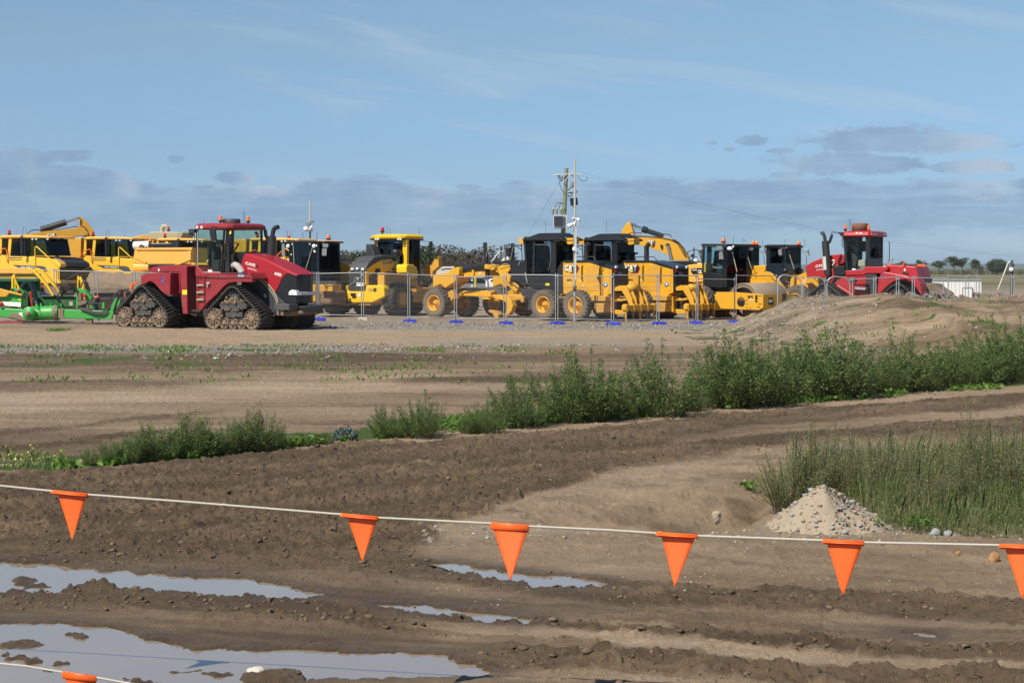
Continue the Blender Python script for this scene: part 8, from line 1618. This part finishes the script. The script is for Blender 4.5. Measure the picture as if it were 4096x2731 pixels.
scatter('edge_stones', 'stones along the cut edge under the weeds at right', 900, 2900, 4300, 1560, 1660, .008, .03, 'road_stone', 46, lambda x, y, r: np.abs(y-weedline(x)) < 12)
rg_ = np.random.default_rng(47); X = rg_.uniform(6.5, 17, 5200); Y = rg_.uniform(44, 62, 5200); m = rg_.uniform(0, 1, 5200) < np.where(X < 10.0, .55, .09)+.2*(Y > 58); X, Y = X[m], Y[m]; r = rg_.uniform(0, 1, len(X))**3*.055+.010
tag(pebbles('bank_stones', np.stack([X, Y, mound_h(X, Y)+r*.2], 1), r, 'bank_stone', rg_), 'stones lying on the soil bank', 'stones', kind='stuff')
X = rg_.uniform(6.5, 17, 150); Y = rg_.uniform(46, 61, 150); Z = mound_h(X, Y); m = fbm(X*1.0, Y*1.0, 3, 800) > .52; X, Y, Z = X[m], Y[m], Z[m]; P = np.repeat(np.stack([X, Y, Z], 1), 9, 0)+rg_.normal(size=(len(X)*9, 3))*np.array([.12, .12, .01])
tag(mesh_np('bank_weeds', leaves(P, rg_.normal(size=P.shape)*.6+np.array([0, 0, .9]), rg_.uniform(.05, .16, len(P)), rg_.uniform(.015, .03, len(P)), rg_), 4, 'bright_leaf'), 'tiny weeds sprouting on the soil bank', 'weeds', kind='stuff')
# stone heap
g = at(3290, 2165, 15.25); HP = empty('stone_heap', (g[0], 15.25, 0)); tag(HP, 'small conical heap of pale gravel and stones before the tall grass', 'gravel heap')
n = 90; u, v = np.meshgrid(np.linspace(-.85, .85, n), np.linspace(-.62, .62, n)); r = np.hypot(u/.62, v/.5); asym = 1-.10*u/.6
hh = .455*np.clip(1-r**1.1*asym, -.3, 1); hh = np.where(u > 0, hh*(1-.12*np.sin(u*9)), hh); hh = hh+(fbm(u*9+5, v*9, 4, 500)-.5)*.06+(fbm(u*30, v*30, 3, 510)-.5)*.02-.03+.0*u
stone_mat('heap_sand', [(0.0, (.34, .275, .195)), (1.0, (.38, .31, .225))]); o = grid_obj('heap_body', u, v, hh, [0*u+.95, 0*u+.16, 0*u, 0*u], MATS['heap_sand']); o.parent = HP
a = rng.uniform(0, 6.283, 1500); q = rng.uniform(0, 1, 1500)**.55; px_, py_ = np.cos(a)*q*.66, np.sin(a)*q*.52; rr = np.hypot(px_/.62, py_/.5)
z = .455*np.clip(1-rr**1.1*(1-.10*px_/.6), -.1, 1)+(fbm(px_*9+5, py_*9, 4, 500)-.5)*.06-.03; z = np.maximum(z, .0); keep = rng.uniform(0, 1, 1500) < .6+.4*(px_ > .05)+.4*(z < .08); px_, py_, z = px_[keep], py_[keep], z[keep]
r = np.clip(rng.exponential(.0055, len(z))+.0045, .004, .026); o = pebbles('heap_stones', np.stack([px_, py_, z+r*.3], 1), r, 'heap_stone', rng, .75, HP); o['kind'] = 'stuff'
def rock(lab, x, y, w, h, mat, seed):
    g = gnd(x, y); s = mpp(g[1]); rr = np.random.default_rng(seed); e = ICO*(1+rr.normal(size=(12, 1))*.16); me = bpy.data.meshes.new('rock')
    V = e*np.array([w*s/2, w*s/2.6, h*s*.75]); me.from_pydata([tuple(p) for p in V], [], [tuple(f) for f in IF]); me.materials.append(MATS[mat]); o = bpy.data.objects.new('rock', me); col.objects.link(o)
    sb = o.modifiers.new('subdivision', 'SUBSURF'); sb.levels = 2; sb.render_levels = 2; sb.subdivision_type = 'SIMPLE' if 0 else 'CATMULL_CLARK'
    tx = bpy.data.textures.new('rock', 'CLOUDS'); tx.noise_scale = w*s*.4; dm = o.modifiers.new('rough', 'DISPLACE'); dm.texture = tx; dm.strength = w*s*.22; dm.mid_level = .5
    o.location = (g[0], g[1], max(gz(g[0], g[1]), WL)+h*s*.32); tag(o, lab, 'rock'); return o
rock('white flat stone lying in the big puddle', 1022, 2675, 96, 30, 'pale_rock', 1); rock('angular pale rock on the bare ground left of the stone heap', 2864, 2075, 52, 52, 'tan_rock', 2); rock('orange rock at the right edge before the tall grass', 3975, 2262, 70, 44, 'orange_rock', 3)
rock('squared grey stone, left one by the grass edge', 3742, 2172, 60, 30, 'grey_rock', 4); rock('rounded grey stone right of the squared one', 3792, 2174, 48, 28, 'grey_rock', 5); rock('brown stone lying under the fourth flag rope', 2640, 2170, 40, 34, 'orange_rock', 6); rock('pale rock near the orange flag at right, on tan ground', 3518, 2210, 34, 26, 'tan_rock', 7)
rock('small rust-brown stone left of the orange rock', 3832, 2248, 30, 22, 'orange_rock', 8); rock('pale concrete lump in the field below the tractor', 1728//1, 1442, 34, 10, 'pale_rock', 9) if 0 else None
rock('pale slab of rubble below the front tractor track', 865, 1442, 34, 12, 'pale_rock', 10); rock('flat rubble slab left of the pale one', 683, 1408, 32, 12, 'pale_rock', 11); rock('reddish rubble lump in the field at left', 727, 1441, 22, 10, 'orange_rock', 12); rock('large pale stone on the crest of the soil bank', 0, 0, 1, 1, 'tan_rock', 13) if 0 else None
# ---------------------------------------------------------------- bunting
m, nt, b = newmat('flag_plastic'); b.inputs['Base Color'].default_value = (1.0, .135, .018, 1); b.inputs['Roughness'].default_value = .45
t = N(nt, 'ShaderNodeBsdfTranslucent'); t.inputs[0].default_value = (1.0, .16, .03, 1); mx = N(nt, 'ShaderNodeMixShader'); mx.inputs[0].default_value = .06
nt.links.new(b.outputs[0], mx.inputs[1]); nt.links.new(t.outputs[0], mx.inputs[2]); nt.links.new(mx.outputs[0], nt.nodes['Material Output'].inputs[0])
m, nt, b = newmat('rope_fibre'); b.inputs['Base Color'].default_value = (.58, .54, .46, 1); b.inputs['Roughness'].default_value = .9
wv = N(nt, 'ShaderNodeTexWave'); wv.inputs['Scale'].default_value = 160; nt.links.new(objco(nt), wv.inputs[0]); bp = N(nt, 'ShaderNodeBump'); bp.inputs['Strength'].default_value = .5; bp.inputs['Distance'].default_value = .003; nt.links.new(wv.outputs['Fac'], bp.inputs['Height']); nt.links.new(bp.outputs[0], b.inputs['Normal'])
RP = [(-1400, 950), (-400, 1078), (-150, 1100), (0, 1115), (121, 1127.5), (203, 1135.5), (400, 1150), (600, 1166), (785, 1181), (870, 1188.5), (1128, 1201.5), (1215, 1208), (1400, 1217), (1508, 1224), (1603, 1230), (1890, 1240.5), (1985, 1245), (2295, 1251.5), (2352, 1253), (2600, 1258), (3200, 1268), (4000, 1270)]
def RY(x): return 9.75-(min(x, 2600)/2352.)*1.25
m = MB(); m.tube([at(x*FS, y*FS, RY(x)) for x, y in RP], .0056, 8); o = m.out('bunting_rope', 'rope_fibre'); tag(o, 'long white rope strung across the foreground carrying six orange flags', 'rope')
RP2 = [(-1200, 1400), (-300, 1500), (0, 1523), (60, 1529), (144, 1543), (222, 1555), (320, 1573), (500, 1602), (700, 1630)]
def RY2(x): return 9.4-(x/2352.)*1.0
m = MB(); m.tube([at(x*FS, y*FS, RY2(x)) for x, y in RP2], .0056, 8); o = m.out('bunting_rope', 'rope_fibre'); tag(o, 'second white rope crossing the bottom left corner', 'rope')
def flag(lab, xa, ya, xb, yb, ia, ib, tx, ty, fy, flat, d):
    """xa..xb hem ends, ia..ib top corners of the triangle, tip"""
    A, B = Vector(at(xa*FS, ya*FS, fy(xa))), Vector(at(xb*FS, yb*FS, fy(xb))); Tp = Vector(at(tx*FS, ty*FS, fy((xa+xb)/2)+d)); e = empty('bunting_flag', tuple(A)); tag(e, lab, 'flag', 'orange bunting flags')
    U = (B-A).normalized(); nrm = Vector((-U.y, U.x, 0)); nrm = nrm if nrm.y < 0 else -nrm
    I, J = A.lerp(B, ia), A.lerp(B, ib); n = 9; m = MB(); vs = []; fs = []
    for i in range(n+1):
        f = i/n; a, b = I.lerp(Tp, f), J.lerp(Tp, f)
        for j in range(7):
            s = j/6; p = a.lerp(b, s)+nrm*(.002*math.sin(s*3.1)*(1-f)+.004*math.sin(f*3+s+tx)); vs.append(tuple(p-A))
    for i in range(n):
        for j in range(6): fs.append((i*7+j, i*7+j+1, i*7+8+j, i*7+7+j))
    m.add(vs, fs, True); o = m.out('pennant', 'flag_plastic', e); s_ = o.modifiers.new('solid', 'SOLIDIFY'); s_.thickness = .0008
    m = MB(); prof = [(-.004, -.018), (-.0068, -.002), (-.003, .0068), (.003, .0068), (.0068, .0)]+([(.018, .0000), (.025, -.0015), (.032, -.005)] if not flat else [(.007, -.012), (.0085, -.03)])
    vs = [tuple(q+nrm*p[0]+Vector((0, 0, p[1]))-A) for q in (A, B) for p in prof]; k = len(prof); m.add(vs, [(i, i+1, k+i+1, k+i) for i in range(k-1)], True); o = m.out('hem', 'flag_plastic', e); s_ = o.modifiers.new('solid', 'SOLIDIFY'); s_.thickness = .001
flag('orange flag farthest left on the upper rope', 121, 1127.5, 203, 1135.5, .14, .97, 165, 1240, RY, 0, -.03)
flag('second orange flag from the left, hanging over dark mud', 785, 1181, 870, 1188.5, .13, .97, 832, 1290, RY, 0, -.03)
flag('palest orange flag, without a dark red band, over the small puddle', 1128, 1201.5, 1215, 1208, .0, 1.0, 1173, 1333, RY, 1, -.05)
flag('orange flag over tan ground, fourth from the left', 1508, 1224, 1603, 1230, .10, .95, 1550, 1348, RY, 0, -.03)
flag('orange flag just below the stone heap', 1890, 1240.5, 1985, 1245, .08, .98, 1936, 1369, RY, 0, -.03)
flag('orange flag cut off by the right edge', 2295, 1251.5, 2390, 1255, .12, .98, 2348, 1376, RY, 0, -.03)
flag('orange flag on the lower rope at the bottom left corner', 144, 1543, 222, 1555, .02, .98, 185, 1660, RY2, 1, -.03)
